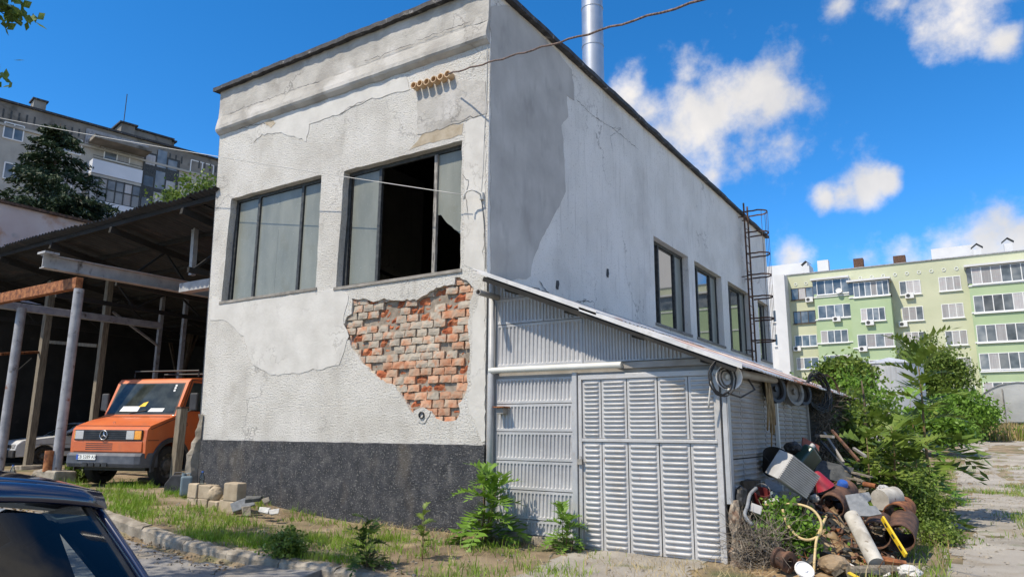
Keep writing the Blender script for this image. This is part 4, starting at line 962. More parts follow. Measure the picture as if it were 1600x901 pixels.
MB().box(-.90, .90, -.778, -.75, .715, .935).build('front_valance', M['orange'], trk, bevel=.015, local=True)
for k in range(4): MB().box(-.55, .15, -.781, -.777, .76 + k * .04, .775 + k * .04).build('valance_slot', M['black_rubber'], trk, local=True)
# star emblem
em = MB(); c = Vector((-.08, -.812, 1.065)); em.tube([c + Vector((.095 * math.cos(a), 0, .095 * math.sin(a))) for a in [2 * math.pi * k / 28 for k in range(28)]], .009, 6, closed=True)
for k in range(3):
    a = R(90 + 120 * k); d = Vector((math.cos(a), 0, math.sin(a))); n_ = Vector((-d.z, 0, d.x))
    em.add([c + d * .093, c + n_ * .02 - Vector((0, .0, 0)), c - n_ * .02, c + Vector((0, -.014, 0))], [(0, 1, 3), (0, 3, 2), (0, 2, 1)])
em.build('star_emblem', M['chrome'], gr, local=True)
em2 = MB(); c2 = Vector((-.08, -.55, 1.318)); em2.tube([c2 + Vector((.03 * math.cos(a), -.012 * math.sin(a), .028 * math.sin(a))) for a in [2 * math.pi * k / 16 for k in range(16)]], .004, 5, closed=True); em2.build('bonnet_emblem', M['chrome'], trk, local=True)
# windscreen with interior papers: inset dark cavity and pane
n_ = Vector((0, -.68, .46)).normalized(); 
def ws(x, t, off): return (x, .058 + .297 * t - off * .92, 1.515 + .715 * t + off * .38)
MB().add([ws(-.93, 0, .006), ws(.93, 0, .006), ws(.90, 1, .006), ws(-.90, 1, .006)], [(0, 1, 2, 3)]).build('windscreen_rubber', M['black_rubber'], trk, local=True)
M['ws_glass'] = mat('dark_windscreen_glass', [(.018, .024, .022), (.05, .06, .055)], 3, .06, spec=.5)
wsg = MB().add([ws(-.89, .04, .010), ws(.89, .04, .010), ws(.86, .96, .010), ws(-.86, .96, .010)], [(0, 1, 2, 3)]).build('windscreen', M['ws_glass'], trk, local=True)
for (xa, xb, ta_, tb) in ((-.60, -.10, .09, .25), (.18, .58, .08, .19)):
    MB().add([ws(xa, ta_, .013), ws(xb, ta_, .013), ws(xb + .03, tb, .013), ws(xa + .06, tb, .013)], [(0, 1, 2, 3)]).build('dashboard_paper', M['paper'], wsg, local=True)
MB().add([ws(-.12, .23, .0135), ws(.06, .25, .0135), ws(.10, .40, .0135), ws(-.02, .36, .0135)], [(0, 1, 2, 3)]).build('yellow_glove', M['yellow'], wsg, local=True)
for t0 in (.72, .80, .88): MB().add([ws(.66, t0, .013), ws(.71, t0, .013), ws(.705, t0 + .06, .013), ws(.655, t0 + .06, .013)], [(0, 1, 2, 3)]).build('sticker', M['paper'], wsg, local=True)
MB().tube([ws(-.3, .03, .02), ws(.15, .12, .025)], .008, 5).build('wiper', M['black_rubber'], wsg, local=True)
for sx in (1, -1):
    sd = MB().add([(sx * .990, .26, 1.60), (sx * .990, 1.55, 1.60), (sx * .990, 1.55, 2.24), (sx * .990, .50, 2.24)], [(0, 1, 2, 3)]).build('side_window', M['carglass'] if False else M['ws_glass'], trk, local=True)
    mb = MB()
    for a, b in (((.18, .62), (.18, 1.5)), ((.18, 1.5), (.46, 2.30)), ((.46, 2.30), (1.6, 2.30)), ((1.6, 2.30), (1.6, .62))): mb.beam((sx * .983, a[0], a[1]), (sx * .983, b[0], b[1]), .012, .014)
    mb.build('door_seam', M['black_rubber'], trk, local=True)
    mr_ = MB().cbox((sx * 1.22, .28, 1.80), (.20, .07, .40)).build('mirror', M['blackplastic'], trk, bevel=.03, local=True)
    MB().tube([(sx * .99, .22, 1.52), (sx * 1.2, .26, 1.62), (sx * 1.22, .28, 1.66)], .012, 6).build('mirror_arm', M['black_rubber'], mr_, local=True)
text_mesh('model_badge', '507 D', .10, M['black_rubber'], trk, Matrix.Translation((1.002, .30, 1.30)) @ Matrix.Rotation(R(90), 4, 'Z') @ Matrix.Rotation(R(90), 4, 'X'))
for yy in (.75, 1.7): MB().tube([(-.9, yy, 2.4), (-.9, yy, 2.54), (.9, yy, 2.54), (.9, yy, 2.4)], .02, 6).build('roof_rack_bar', M['black_rubber'], trk, local=True)

# ------------------------------------------------------------------ white hatchback behind the posts
M['white_car'] = mat('dusty_white_paint', [(.52, .54, .56), (.62, .64, .66)], 3, .4, coat=.3, stain=((.3, .28, .25), 5, .6, .8, None, .5))
wa = U(58, 727, 'z', 0)
wc = thing('parked_car', 'dusty white hatchback parked behind the shelter posts', 'car', (wa.x - .72, wa.y + .25, 0), local=True, rz=R(-8))
RW = .30
def archp(y0, r_=.36): return [(y0 + r_ * math.cos(a), RW + r_ * math.sin(a)) for a in [math.pi * (1 - k / 10) for k in range(11)]]
pr = [(-.82, .28), (-.86, .5), (-.82, .68), (-.70, .80), (.35, .94), (1.02, 1.36), (1.25, 1.41), (2.6, 1.40), (3.05, .95), (3.12, .6), (3.08, .28)] + [(2.5 + .36 * math.cos(a), RW + .36 * math.sin(a)) for a in [math.pi * k / 10 for k in range(11)]] + [(.36 * math.cos(a), RW + .36 * math.sin(a)) for a in [math.pi * k / 10 for k in range(11)]]
o = prism(MB(), pr, -.78, .78).build('body', M['white_car'], wc, bevel=.06, seg=3, local=True); smooth_angle(o, 40)
for sx in (1, -1):
    for y in (0, 2.5): wheel(wc, (sx * .68, y, RW), RW, .17, 'hubgrey', sx, 6)
    MB().add([(sx * .789, .56, .97), (sx * .789, 1.35, .97), (sx * .789, 1.35, 1.32), (sx * .789, 1.06, 1.32)], [(0, 1, 2, 3)]).build('side_window', M['ws_glass'], wc, local=True)
    MB().add([(sx * .789, 1.42, .97), (sx * .789, 2.75, .97), (sx * .789, 2.5, 1.32), (sx * .789, 1.42, 1.32)], [(0, 1, 2, 3)]).build('side_window', M['ws_glass'], wc, local=True)
    MB().box(sx * .79 - .004, sx * .79 + .004, -.5 if False else .37, 2.12, .46, .56).build('rub_strip', M['blackplastic'], wc, local=True)
    MB().cbox((sx * .60, -.84, .62), (.28, .05, .13)).build('headlight', M['headlamp'], wc, bevel=.02, local=True)
    MB().cbox((sx * .83, .62, 1.0), (.1, .06, .1)).build('mirror', M['blackplastic'], wc, bevel=.02, local=True)
MB().add([(-.66, .375, .965), (.66, .375, .965), (.60, .985, 1.352), (-.60, .985, 1.352)], [(0, 1, 2, 3)]).build('windscreen', M['ws_glass'], wc, local=True)
MB().box(-.79, .79, -.90, -.80, .26, .50).build('bumper', M['blackplastic'], wc, bevel=.03, local=True)
MB().box(-.4, .4, -.873, -.84, .56, .66).build('grille', M['black_rubber'], wc, local=True)

# ------------------------------------------------------------------ dark blue car in the foreground
M['navy'] = mat('dark_blue_car_paint', [(.004, .009, .035), (.006, .014, .05)], 2, .22, spec=.7, coat=1.0)
M['dusty_glass'] = glassmat('dark_tinted_glass', (.42, .50, .53), .02)
cr_ = UD(135, 784, 2.15)
fc = thing('parked_car', 'dark blue hatchback with large rear window in the street', 'car', (cr_.x - 1.4, cr_.y - .66, zroad(4) ), local=False)
rx, ry, rz0 = cr_.x, cr_.y, cr_.z                       # rear kerb-side corner of the roof
cy = ry - .60; zr0 = zroad(4) + .0
def roofpt(s, t):                                      # s: 0 rear..1 front of roof, t: -1..1 across (+1 kerb side)
    x = rx - 1.75 * s - .05 * (1 - abs(t) ** 2) * -1 * (1 - s) ; hw = .62 + .02 * s * (1 - s)
    z = rz0 + .055 * (1 - abs(t) ** 2.6) + .065 * math.sin(math.pi * min(1, .12 + s * .88)) - .07 * s * s
    return (x, cy + hw * t, z)
def surf(f, ns, nt, name, m, par, flip=False, solid=0):
    V = np.array([f(i / ns, -1 + 2 * j / nt) for i in range(ns + 1) for j in range(nt + 1)])
    Q = np.array([(i * (nt + 1) + j, i * (nt + 1) + j + 1, (i + 1) * (nt + 1) + j + 1, (i + 1) * (nt + 1) + j) for i in range(ns) for j in range(nt)])
    o = npmesh(name, V, quads=Q, mat=m, parent=par, smooth=True)
    if solid: md = o.modifiers.new('s', 'SOLIDIFY'); md.thickness = solid; md.offset = 0
    return o
surf(roofpt, 16, 20, 'roof', M['navy'], fc, solid=.02)
def spoil(s, t):
    a = roofpt(0, t); return (a[0] + .055 * s - .0 * s, a[1] + .01 * t * s, a[2] - .012 * s - .03 * s * s + .012 * math.sin(math.pi * s))
surf(spoil, 4, 20, 'roof_lip', M['navy'], fc, solid=.012)
def rearg(s, t):
    a = roofpt(0, t * .985); bx = rx + .62 - .05 * t * t; bz = rz0 - .50; hw = .62 + .09 * s
    return (a[0] + .03 + (bx - a[0]) * s + .05 * math.sin(math.pi * s), cy + hw * t * .985, a[2] - .035 + (bz - a[2]) * s)
def rg(s, t): return rearg(.06 + .9 * s, t * .93)
rw_ = surf(rg, 10, 16, 'rear_window', M['dusty_glass'], fc); rw_.data.flip_normals()
for sg in (1, -1):                                     # pillar and black seal on each side of the rear glass
    surf(lambda s, t, sg=sg: (lambda p: (p[0] - .012, cy + sg * (abs(p[1] - cy)), p[2] - .004))(rearg(s, sg * (.935 + .035 * (t + 1) / 2))), 12, 3, 'rear_seal', M['black_rubber'], fc, solid=.006)
    def pil(s, t, sg=sg):
        p = rearg(s, sg * .965); q = (t + 1) / 2
        return (p[0] - .02 - .30 * q * (1 - .2 * s), cy + sg * (abs(p[1] - cy) + .03 + .05 * q * s), p[2] + .006 - .05 * q * (1 - s))
    surf(pil, 12, 6, 'rear_pillar', M['navy'], fc, solid=.015)
    MB().add([(rx - .02, cy + sg * .64, rz0 - .04), (rx - 1.72, cy + sg * .62, rz0 - .08), (rx - 1.72, cy + sg * .62, rz0 - .03), (rx - .02, cy + sg * .63, rz0 + .01)], [(0, 1, 2, 3)]).build('roof_rail', M['navy'], fc, bevel=0)
    for (xa, xb, ta_, tb) in ((rx - .92, rx - .22, rx - .88, rx - .28), (rx - 1.85, rx - .97, rx - 1.6, rx - .95)):
        MB().add([(xa, cy + sg * .755, rz0 - .50), (xb + (.15 if xb > rx - .5 else 0), cy + sg * .755, rz0 - .50), (tb, cy + sg * .645, rz0 - .06), (ta_, cy + sg * .645, rz0 - .06)], [(0, 1, 2, 3)]).build('side_window', M['dusty_glass'], fc)
    MB().beam((rx - .945, cy + sg * .76, rz0 - .5), (rx - .915, cy + sg * .64, rz0 - .05), .05, .02, up=(0, 1, 0)).build('door_pillar', M['black_rubber'], fc)
    MB().beam((rx - 2.3, cy + sg * .76, rz0 - .52), (rx - 1.72, cy + sg * .63, rz0 - .06), .05, .04).build('windscreen_pillar', M['navy'], fc)
MB().add([(rx - 2.32, cy - .72, rz0 - .52), (rx - 2.32, cy + .72, rz0 - .52), (rx - 1.74, cy + .6, rz0 - .05), (rx - 1.74, cy - .6, rz0 - .05)], [(0, 1, 2, 3)]).build('windscreen', M['dusty_glass'], fc)
pb = [(.73, .22), (.75, .55), (.66, rz0 - .52 - zr0), (-2.30, rz0 - .54 - zr0), (-3.20, rz0 - .68 - zr0), (-3.32, .55), (-3.28, .22)] + [(-2.62 + .36 * math.cos(a), .30 + .36 * math.sin(a)) for a in [math.pi * (1 - k / 10) for k in range(11)]] + [(-.10 + .36 * math.cos(a), .30 + .36 * math.sin(a)) for a in [math.pi * (1 - k / 10) for k in range(11)]]
n = len(pb); tri = tessellate_polygon([[Vector((p[0], p[1], 0)) for p in pb]])
vs = [(rx + p[0], cy - .80, zr0 + p[1]) for p in pb] + [(rx + p[0], cy + .80, zr0 + p[1]) for p in pb]
o = MB().add(vs, [tuple(t) for t in tri] + [tuple(n + i for i in t) for t in tri] + [(i, (i + 1) % n, n + (i + 1) % n, n + i) for i in range(n) if i not in (2,)]).build('body', M['navy'], fc, bevel=.04, seg=3); smooth_angle(o, 40)
MB().box(rx - 2.2, rx + .55, cy - .7, cy + .7, zr0 + .3, zr0 + .34).build('cabin_floor', M['seat'], fc)
MB().box(rx + .25, rx + .62, cy - .66, cy + .66, zr0 + .75, rz0 - .53).build('parcel_shelf', M['seat'], fc)
for sx in (-1, 1):
    for xo in (-.35, -1.25):
        st = MB().cbox((rx + xo, cy + sx * .36, zr0 + .78), (.16, .5, .62), (0, R(-12), 0)).build('seat', M['seat'], fc, bevel=.06, seg=3)
        MB().cbox((rx + xo + .08, cy + sx * .36, zr0 + 1.17), (.1, .26, .18), (0, R(-10), 0)).build('headrest', M['seat'], st, bevel=.04, seg=3)
    for y_ in (-.10, -2.62):
        w = wheel(fc, (0, 0, 0), .30, .18, 'hubgrey', sx, 6)
        Mw = Matrix.Translation((rx + y_, cy + sx * .72, zr0 + .30)) @ Matrix.Rotation(R(90), 4, 'Z')
        w.data.transform(Mw); [ch.data.transform(Mw) for ch in w.children]; w.matrix_parent_inverse = PM[fc.name]
# ------------------------------------------------------------------ green apartment block
M['gr_light'] = mat('pale_green_facade', [(.46, .485, .34), (.52, .54, .385)], .4, .9, bump=(6, .1, .02), stain=((.46, .5, .3), .5, .58, .8, (1, 1, .3), .4))
M['gr_mid'] = mat('green_facade', [(.33, .44, .265), (.38, .485, .30)], .4, .9, bump=(6, .1, .02), stain=((.34, .5, .25), .5, .58, .8, (1, 1, .3), .4))
M['gr_white'] = mat('white_grey_facade', [(.58, .59, .60), (.66, .67, .68)], .5, .9, stain=((.45, .46, .47), .6, .58, .8, (1, 1, .3), .4))
M['wframe'] = mat('white_window_frame', [(.72, .73, .73)], 2, .5)
M['bframe'] = mat('brown_window_frame', [(.055, .04, .03)], 2, .5)
M['bglass'] = mat('far_window_glass', [(.05, .07, .085), (.12, .145, .165), (.20, .22, .23)], .8, .12, spec=.8, rand=.5, detail=2)
M['curtain'] = mat('curtained_window', [(.30, .31, .32), (.42, .43, .43)], 3, .5, rand=.3, stretch=(4, 4, .2), stain=((.36, .27, .27), 5, .5, .56, (.2, .2, 5), .5))
M['acwhite'] = mat('air_conditioner_white', [(.68, .69, .69)], 2, .5)
YG = 78.0
zz5 = lambda a, b: (1180 + a / 2.817, 340 + b / 2.817)
gb = thing('apartment_block', 'pale green panel apartment block beyond the yard', 'building', (2, YG, 2))
def gp(a, b, y=YG): return U(*zz5(a, b), 'y', y)
ztop = gp(600, 207).z; zbot = 1.0
def slab(za0, za1, yf, ztop_, m, name='wall', zb=zbot, deep=9):
    x0 = gp(za0, 400, yf).x; x1 = gp(za1, 400, yf).x
    return MB().box(x0, x1, yf, YG + deep, zb, ztop_).build(name, M[m], gb)
# bays in plan: section name, offset in front of the main plane
xr_end = gp(1600, 300).x + 8
x_at = lambda a, b: gp(a, b).x
xA0, xA1, xB1, xC1, xE0 = x_at(150, 400), x_at(270, 400), x_at(428, 400), x_at(607, 400), x_at(955, 420)
MB().box(xA0, xr_end, YG, YG + 10, zbot, ztop).build('wall', M['gr_light'], gb)
MB().box(xA0 - 6.5, xA0 - 1.1, YG + 1.4, YG + 10, zbot, ztop - .6).build('wall', M['gr_white'], gb)
MB().box(xA0 - 1.15, xA0 + .05, YG - 1.9, YG + 6, zbot, ztop - .2).build('end_pilaster', M['gr_white'], gb)
FL = (gp(1050, 250).z - gp(1080, 630).z) / 3.0
def bay(x0, x1, off, zt, m='gr_mid'):
    return MB().box(x0, x1, YG - off, YG + .02, zbot, zt).build('bay', M[m], gb)
zB = gp(340, 335).z; bay(xA1, xB1 - .1, .9, zB - .05)
bay(xB1, xC1, 1.7, gp(500, 345).z - .05)
bay(xE0, xr_end - .5, 1.3, gp(1050, 290).z - .05)
def gwin(a, b, w, h, n, y, frame='wframe', glass='bglass', open_=None, par=None, sill=True):
    """window centred on zoom pixel (a,b), w x h zoom pixels, n lights, on plane y"""
    c = gp(a, b, y); l = gp(a - w / 2, b, y).x; r_ = gp(a + w / 2, b, y).x; hh = h / 2.817 / FPX * (y - CAM[1]) / .824 * .98
    fr = MB(); z0, z1 = c.z - hh / 2, c.z + hh / 2; t = .07
    fr.box(l, r_, y - .05, y + .02, z0, z0 + t); fr.box(l, r_, y - .05, y + .02, z1 - t, z1)
    xs_ = [l + (r_ - l) * k / n for k in range(n + 1)]
    for k, x in enumerate(xs_): 
        ww = t * (1.1 if 0 < k < n else .9); xx = min(max(x, l + ww / 2), r_ - ww / 2); fr.box(xx - ww / 2, xx + ww / 2, y - .05, y + .02, z0 + t, z1 - t)
    w_ = fr.build('window', M[frame], gb)
    rr = random.Random(int(a * 7 + b))
    for k in range(n):
        MB().add([(xs_[k] + .04, y - .02, z0 + .05), (xs_[k + 1] - .04, y - .02, z0 + .05), (xs_[k + 1] - .04, y - .02, z1 - .05), (xs_[k] + .04, y - .02, z1 - .05)], [(0, 1, 2, 3)]).build('pane', M[glass if rr.random() < .72 else ('curtain' if glass == 'bglass' else 'bglass')], w_)
    if sill: MB().box(l - .08, r_ + .08, y - .16, y - .05, z0 - .09, z0 - .01).build('sill', M[frame], w_)
    return w_, l, r_, z0, z1
B_off, C_off, E_off = YG - .9, YG - 1.7, YG - 1.3
# section A, recessed, dark frames above
for (a, b, h, n, f) in ((207, 334, 42, 3, 'bframe'), (218, 437, 44, 3, 'bframe'), (224, 541, 40, 3, 'wframe'), (232, 640, 40, 3, 'wframe')): gwin(a, b, 98, h, n, YG - .01, f)
# small windows on the far white end
for (a, b) in ((100, 432), (108, 536)): gwin(a, b, 44, 44, 2, YG + 1.38)
# bay B
for (a, b, w, h, n) in ((343, 303, 146, 52, 4), (351, 411, 148, 46, 4), (350, 522, 120, 44, 4), (360, 632, 120, 44, 4)): gwin(a, b, w, h, n, B_off - .01)
for (a, b, w, h, n) in ((510, 313, 156, 52, 6), (519, 425, 108, 44, 4), (531, 540, 160, 46, 4), (545, 655, 160, 46, 4)): gwin(a, b, w, h, n, C_off - .01)
for (a, b) in ((682, 307), (694, 422), (706, 533), (718, 645)): gwin(a, b, 94, 46, 3, YG - .01, glass='curtain')
for (a, b) in ((857, 290), (870, 409), (886, 528), (905, 647), (925, 770)): gwin(a, b, 98, 46, 3, YG - .01, glass='curtain')
for k, (a, b) in enumerate(((1085, 245), (1095, 373), (1108, 505), (1122, 632), (1140, 762))): gwin(a, b, 268, 56, 6, E_off - .01)
# glazed top boxes with canopies
for (x0, x1, yo, a, b) in ((xA1 - .1, xB1 - .15, B_off, 340, 268), (xB1, xC1, C_off, 505, 275), (xE0 - .1, xr_end - .5, E_off, 1050, 205)):
    zc = gp(a, b, yo).z
    MB().box(x0, x1, yo + .05, YG, gp(a, b + 75, yo).z, zc - .05).build('glazed_balcony', M['bglass'], gb)
    MB().box(x0 - .15, x1 + .15, yo - .35, YG, zc - .05, zc + .16).build('canopy', M['gr_white'], gb)
for (x0, x1, yo, zs) in ((xA1, xB1 - .1, B_off, [gp(340, 345, B_off).z, gp(350, 445, B_off).z, gp(350, 550, B_off).z]), (xB1, xC1, C_off, [gp(510, 345, C_off).z, gp(530, 570, C_off).z]), (xE0, xr_end - .5, E_off, [gp(1060, y_, E_off).z for y_ in (292, 412, 545, 668, 795)])):
    for z in zs: MB().box(x0 - .06, x1 + .06, yo - .1, yo + .05, z - .06, z + .06).build('ledge', M['wframe'], gb)
# light ring motifs on the parapet
for k in range(30):
    x = xA0 + .9 + k * 1.15
    if x > xr_end - 1: break
    c = Vector((x, YG - .03, ztop - 1.15)); MB().tube([c + Vector((.16 * math.cos(a), 0, .16 * math.sin(a))) for a in [2 * math.pi * q / 12 for q in range(12)]], .035, 5, closed=True).build('ring_motif', M['wframe'], gb)
MB().box(xA0 - .15, xr_end + .1, YG - .12, YG + 10, ztop, ztop + .1).build('roof', M['steel_grey'], gb)
for (a, b, y) in ((240, 362, YG), (360, 447, B_off), (505, 463, C_off), (680, 345, YG), (652, 470, YG), (187, 577, YG), (476, 578, C_off)):
    c = gp(a, b, y); t = MB().box(c.x - .42, c.x + .42, y - .38, y - .06, c.z - .29, c.z + .29).build('air_conditioner', M['acwhite'], gb, bevel=.03)
    MB().add([(c.x - .12 + .2 * math.cos(q), y - .383, c.z + .2 * math.sin(q)) for q in [k * math.pi / 6 for k in range(12)]], [tuple(range(12))]).build('fan_grille', M['frame_dark'], t)
c = gp(370, 324, B_off); o = MB().lathe([(.001, .02), (.2, .05), (.32, .12)], 16, Matrix.Translation((c.x, B_off - .3, c.z)) @ Matrix.Rotation(R(70), 4, 'X')).build('satellite_dish', M['acwhite'], gb)
MB().box(x_at(770, 150), x_at(962, 140), YG + 3, YG + 7, ztop, gp(870, 128, YG + 3).z).build('stair_penthouse', M['gr_white'], gb)
MB().box(xA0 - 5, x_at(208, 210), YG + 3, YG + 7, ztop - .6, gp(140, 205, YG + 3).z).build('stair_penthouse', M['gr_white'], gb)
for (a, b, w, m) in ((455, 192, .5, 'rust_dark'), (635, 180, .6, 'rust_dark'), (300, 200, .6, 'gr_white')):
    c = gp(a, b, YG + 2); MB().box(c.x - w, c.x + w, YG + 1.5, YG + 2.5, ztop, c.z + .25).build('roof_vent', M[m], gb)
for (a, b) in ((975, 130), (1110, 105), (225, 205)):
    c = gp(a, b, YG + 2); MB().box(c.x - .35, c.x + .35, YG + 1.6, YG + 2.4, ztop, c.z - .3).build('roof_chimney', M['gr_white'], gb)
    MB().add([(c.x - .55, YG + 1.5, c.z - .1), (c.x, YG + 1.5, c.z + .35), (c.x + .55, YG + 1.5, c.z - .1), (c.x - .55, YG + 2.5, c.z - .1), (c.x, YG + 2.5, c.z + .35), (c.x + .55, YG + 2.5, c.z - .1)], [(0, 1, 4, 3), (1, 2, 5, 4)]).build('chimney_hood', M['frame_dark'], gb)

# ------------------------------------------------------------------ grey apartment block at the left
M['panel_grey'] = mat('weathered_concrete_panel', [(.34, .325, .29), (.46, .44, .40)], .5, .92, bump=(4, .2, .03), stain=[((.2, .19, .17), .8, .56, .75, (1, 1, .3), .6)])
M['panel_dark'] = mat('dark_stained_parapet', [(.16, .15, .135), (.27, .255, .23)], .8, .92, stain=((.08, .08, .07), 1, .58, .7))
M['balc_white'] = mat('pale_blue_balcony_panel', [(.54, .58, .64), (.62, .66, .72)], .6, .6)
gp0 = UD(0, 158, 45); gp1 = UD(335, 250, 54.6); gd = Vector((gp1.x - gp0.x, gp1.y - gp0.y, 0)).normalized(); gn = Vector((gd.y, -gd.x, 0))
g2 = thing('apartment_block', 'grey weathered panel apartment block with glazed balconies behind the spruce', 'building', (gp0.x, gp0.y, 0))
zz1 = lambda a, b: (a / 3.336, 130 + b / 3.336)
def bp(a, b, off=0.0):
    p = UP(*zz1(a, b), gp0 + gn * off, gn); q = p - gp0; return (q.dot(gd), p.z)
def BX(mb, s0, s1, o0, o1, z0, z1):
    vs = [gp0 + gd * s + gn * o + Vector((0, 0, z - gp0.z)) for z in (z0, z1) for o in (o0, o1) for s in (s0, s1)]
    return mb.add(vs, [(0, 2, 3, 1), (4, 5, 7, 6), (0, 1, 5, 4), (2, 6, 7, 3), (0, 4, 6, 2), (1, 3, 7, 5)])
zt_ = gp0.z; sE = bp(1125, 408)[0] + 14
BX(MB(), -16, sE, -10, 0, 0, zt_ - 1.45).build('wall', M['panel_grey'], g2)
BX(MB(), -16, sE, -10, .06, zt_ - 1.4, zt_).build('parapet', M['panel_dark'], g2)
BX(MB(), -16, sE, -.02, .14, zt_ - 1.55, zt_ - 1.4).build('cornice', M['panel_grey'], g2)
BX(MB(), -16.1, sE + .1, -10, .22, zt_, zt_ + .14).build('roof', M['tar'], g2)
for a0 in (15, 335, 820, 1040):
    s0, z0 = bp(a0, 130 if a0 < 100 else 215 if a0 < 500 else 350)
    for k in range(5): BX(MB(), s0 + k * .42, s0 + k * .42 + .1, .05, .075, zt_ - 1.0, zt_ - .45).build('vent_slot', M['frame_dark'], g2)
def bwin(a, b, w, h, n, off=0.0, m='bglass', fm='wframe', rows=1):
    s, z = bp(a, b, off); s0 = bp(a - w / 2, b, off)[0]; s1 = bp(a + w / 2, b, off)[0]; hh = h / 3.336 / FPX * 49
    mb = MB(); t = .07; xs_ = [s0 + (s1 - s0) * k / n for k in range(n + 1)]; z0 = z - hh / 2; z1 = z + hh / 2
    zs = [z0 + hh * k / rows for k in range(rows + 1)]
    for q in zs: BX(mb, s0, s1, off, off + .07, q - t / 2, q + t / 2)
    for x in xs_: BX(mb, x - t / 2, x + t / 2, off, off + .08, z0, z1)
    w_ = mb.build('window', M[fm], g2); rr = random.Random(int(a + b))
    for k in range(n):
        for j in range(rows): BX(MB(), xs_[k] + .03, xs_[k + 1] - .03, off + .02, off + .035, zs[j] + .03, zs[j + 1] - .03).build('pane', M[m if rr.random() < .7 else 'curtain'], w_)
FH = 2.75
zw = bp(60, 255)[1]
for k in range(4):
    for (a, w) in ((70, 105), (-150, 105), (-330, 105), (370, 110)):
        b = 255 if a < 100 else 325
        z_ = bp(a, b)[1] - k * FH; s = bp(a, b)[0]; dpx = k * FH * FPX / 49 * 3.336
        bwin(a, b + dpx, w, 78, 2)
# balcony stack
bo = 1.3; s0 = bp(478, 440, bo)[0]; s1 = bp(742, 470, bo)[0]
ztopb = bp(610, 415, bo)[1]
BX(MB(), s0 - .1, s1 + .4, 0, bo + .25, bp(620, 312, bo)[1] - .1, bp(620, 312, bo)[1] + .14).build('balcony_canopy', M['panel_dark'], g2)
BX(MB(), s0 - .3, s1 + .6, .05, .09, zt_ - 1.35, zt_ - .25).build('parapet_panel', M['steel_grey'], g2)
for k in range(4):
    zf = ztopb - k * FH
    BX(MB(), s0, s1, 0, bo, zf - 1.25, zf - 1.1).build('balcony_slab', M['panel_grey'], g2)
    BX(MB(), s0, s1, bo, bo + .06, zf - 1.05, zf - .12).build('balcony_panel', M['balc_white'], g2)
    BX(MB(), s0, s0 + .06, 0, bo, zf - 1.05, zf - .12).build('balcony_panel', M['balc_white'], g2)
    if k == 0:
        for q in (0, .18): BX(MB(), s0, s1, bo + .01, bo + .04, zf + q - .05, zf + q - .02).build('handrail', M['frame_dark'], g2)
        bwin(610, 372, 135, 80, 2, 0.0, 'bglass')
    else:
        BX(MB(), s0 + .05, s1 - .05, .3, bo - .05, zf - .12, zf + FH - 1.25).build('glazing_interior', M['bglass'], g2)
        mb = MB(); n = 6
        for j in range(n + 1): BX(mb, s0 + (s1 - s0) * j / n - .035, s0 + (s1 - s0) * j / n + .035, bo - .03, bo + .05, zf - .1, zf + FH - 1.25)
        for z in (zf - .1, zf + .75, zf + FH - 1.3): BX(mb, s0, s1, bo - .03, bo + .05, z - .035, z + .035)
        w_ = mb.build('window', M['frame_dark'], g2); rr = random.Random(k)
        for j in range(n):
            for (za, zb_) in ((zf - .06, zf + .71), (zf + .79, zf + FH - 1.34)): BX(MB(), s0 + (s1 - s0) * j / n + .04, s0 + (s1 - s0) * (j + 1) / n - .04, bo, bo + .015, za, zb_).build('pane', M['curtain' if rr.random() < .35 else 'bglass'], w_)
# stairwell glazing and roof houses
s2, s3 = bp(748, 400)[0], bp(935, 430)[0]; zz = bp(840, 380)[1]
BX(MB(), s2, s3, 0, .1, zz - 9, zz).build('stairwell_panel', M['frame_dark'], g2)
for k in range(5):
    for j in range(3): BX(MB(), s2 + .12 + (s3 - s2 - .2) * j / 3, s2 + (s3 - s2 - .2) * (j + 1) / 3, .1, .12, zz - .9 - k * 1.6, zz - .15 - k * 1.6 + (.55 if j == 1 else 0)).build('stairwell_pane', M['bglass'] if (k + j) % 3 else M['curtain'], g2)
bwin(1050, 450, 120, 80, 2)
for (a, b, b2, oo) in ((640, 710, 205, 0), (712, 930, 235, -.8), (930, 955, 300, -1.2)):
    sa = bp(a, 260)[0]; sb = bp(b, 290)[0]; ztt = bp((a + b) / 2, (205 if a == 640 else 262 if a == 712 else 305), oo)[1]
    BX(MB(), sa, sb, -4, oo - .5, zt_ + .1, ztt).build('roof_house', M['panel_dark'], g2); BX(MB(), sa - .15, sb + .15, -4.1, oo - .35, ztt, ztt + .12).build('roof_house_cap', M['tar'], g2)
sa, za = bp(215, 140); BX(MB(), sa - .35, sa + .35, -1.5, -.6, zt_, zt_ + 1.0).build('roof_chimney', M['panel_dark'], g2)
BX(MB(), sa - .45, sa + .45, -1.6, -.5, zt_ + 1.0, zt_ + 1.1).build('chimney_cap', M['tar'], g2)
sa, za = bp(668, 205); a = gp0 + gd * sa + gn * -1 + Vector((0, 0, zt_ + 1.2 - gp0.z)); MB().tube([a, a + Vector((0, 0, 2.3))], .03, 5).build('antenna_mast', M['frame_dark'], g2)

# ------------------------------------------------------------------ pink wall behind the shelter
M['pink'] = mat('peeling_pink_render', [(.56, .40, .36), (.64, .50, .46)], .8, .93, bump=(8, .5, .03), stain=[((.45, .19, .08), .45, .54, .62), ((.3, .28, .27), 1.2, .6, .75)])
pw = thing('pink_shed', 'flat-roofed building with peeling pink rendered wall', 'building', (-26, 8, 0))
zt = U(60, 331, 'x', -23.0).z
MB().box(-34, -23, -6, 14, 0, zt).build('wall', M['pink'], pw)
MB().box(-34.1, -22.85, -6.1, 14.1, zt, zt + .1).build('roof_edge', M['rust_dark'], pw)

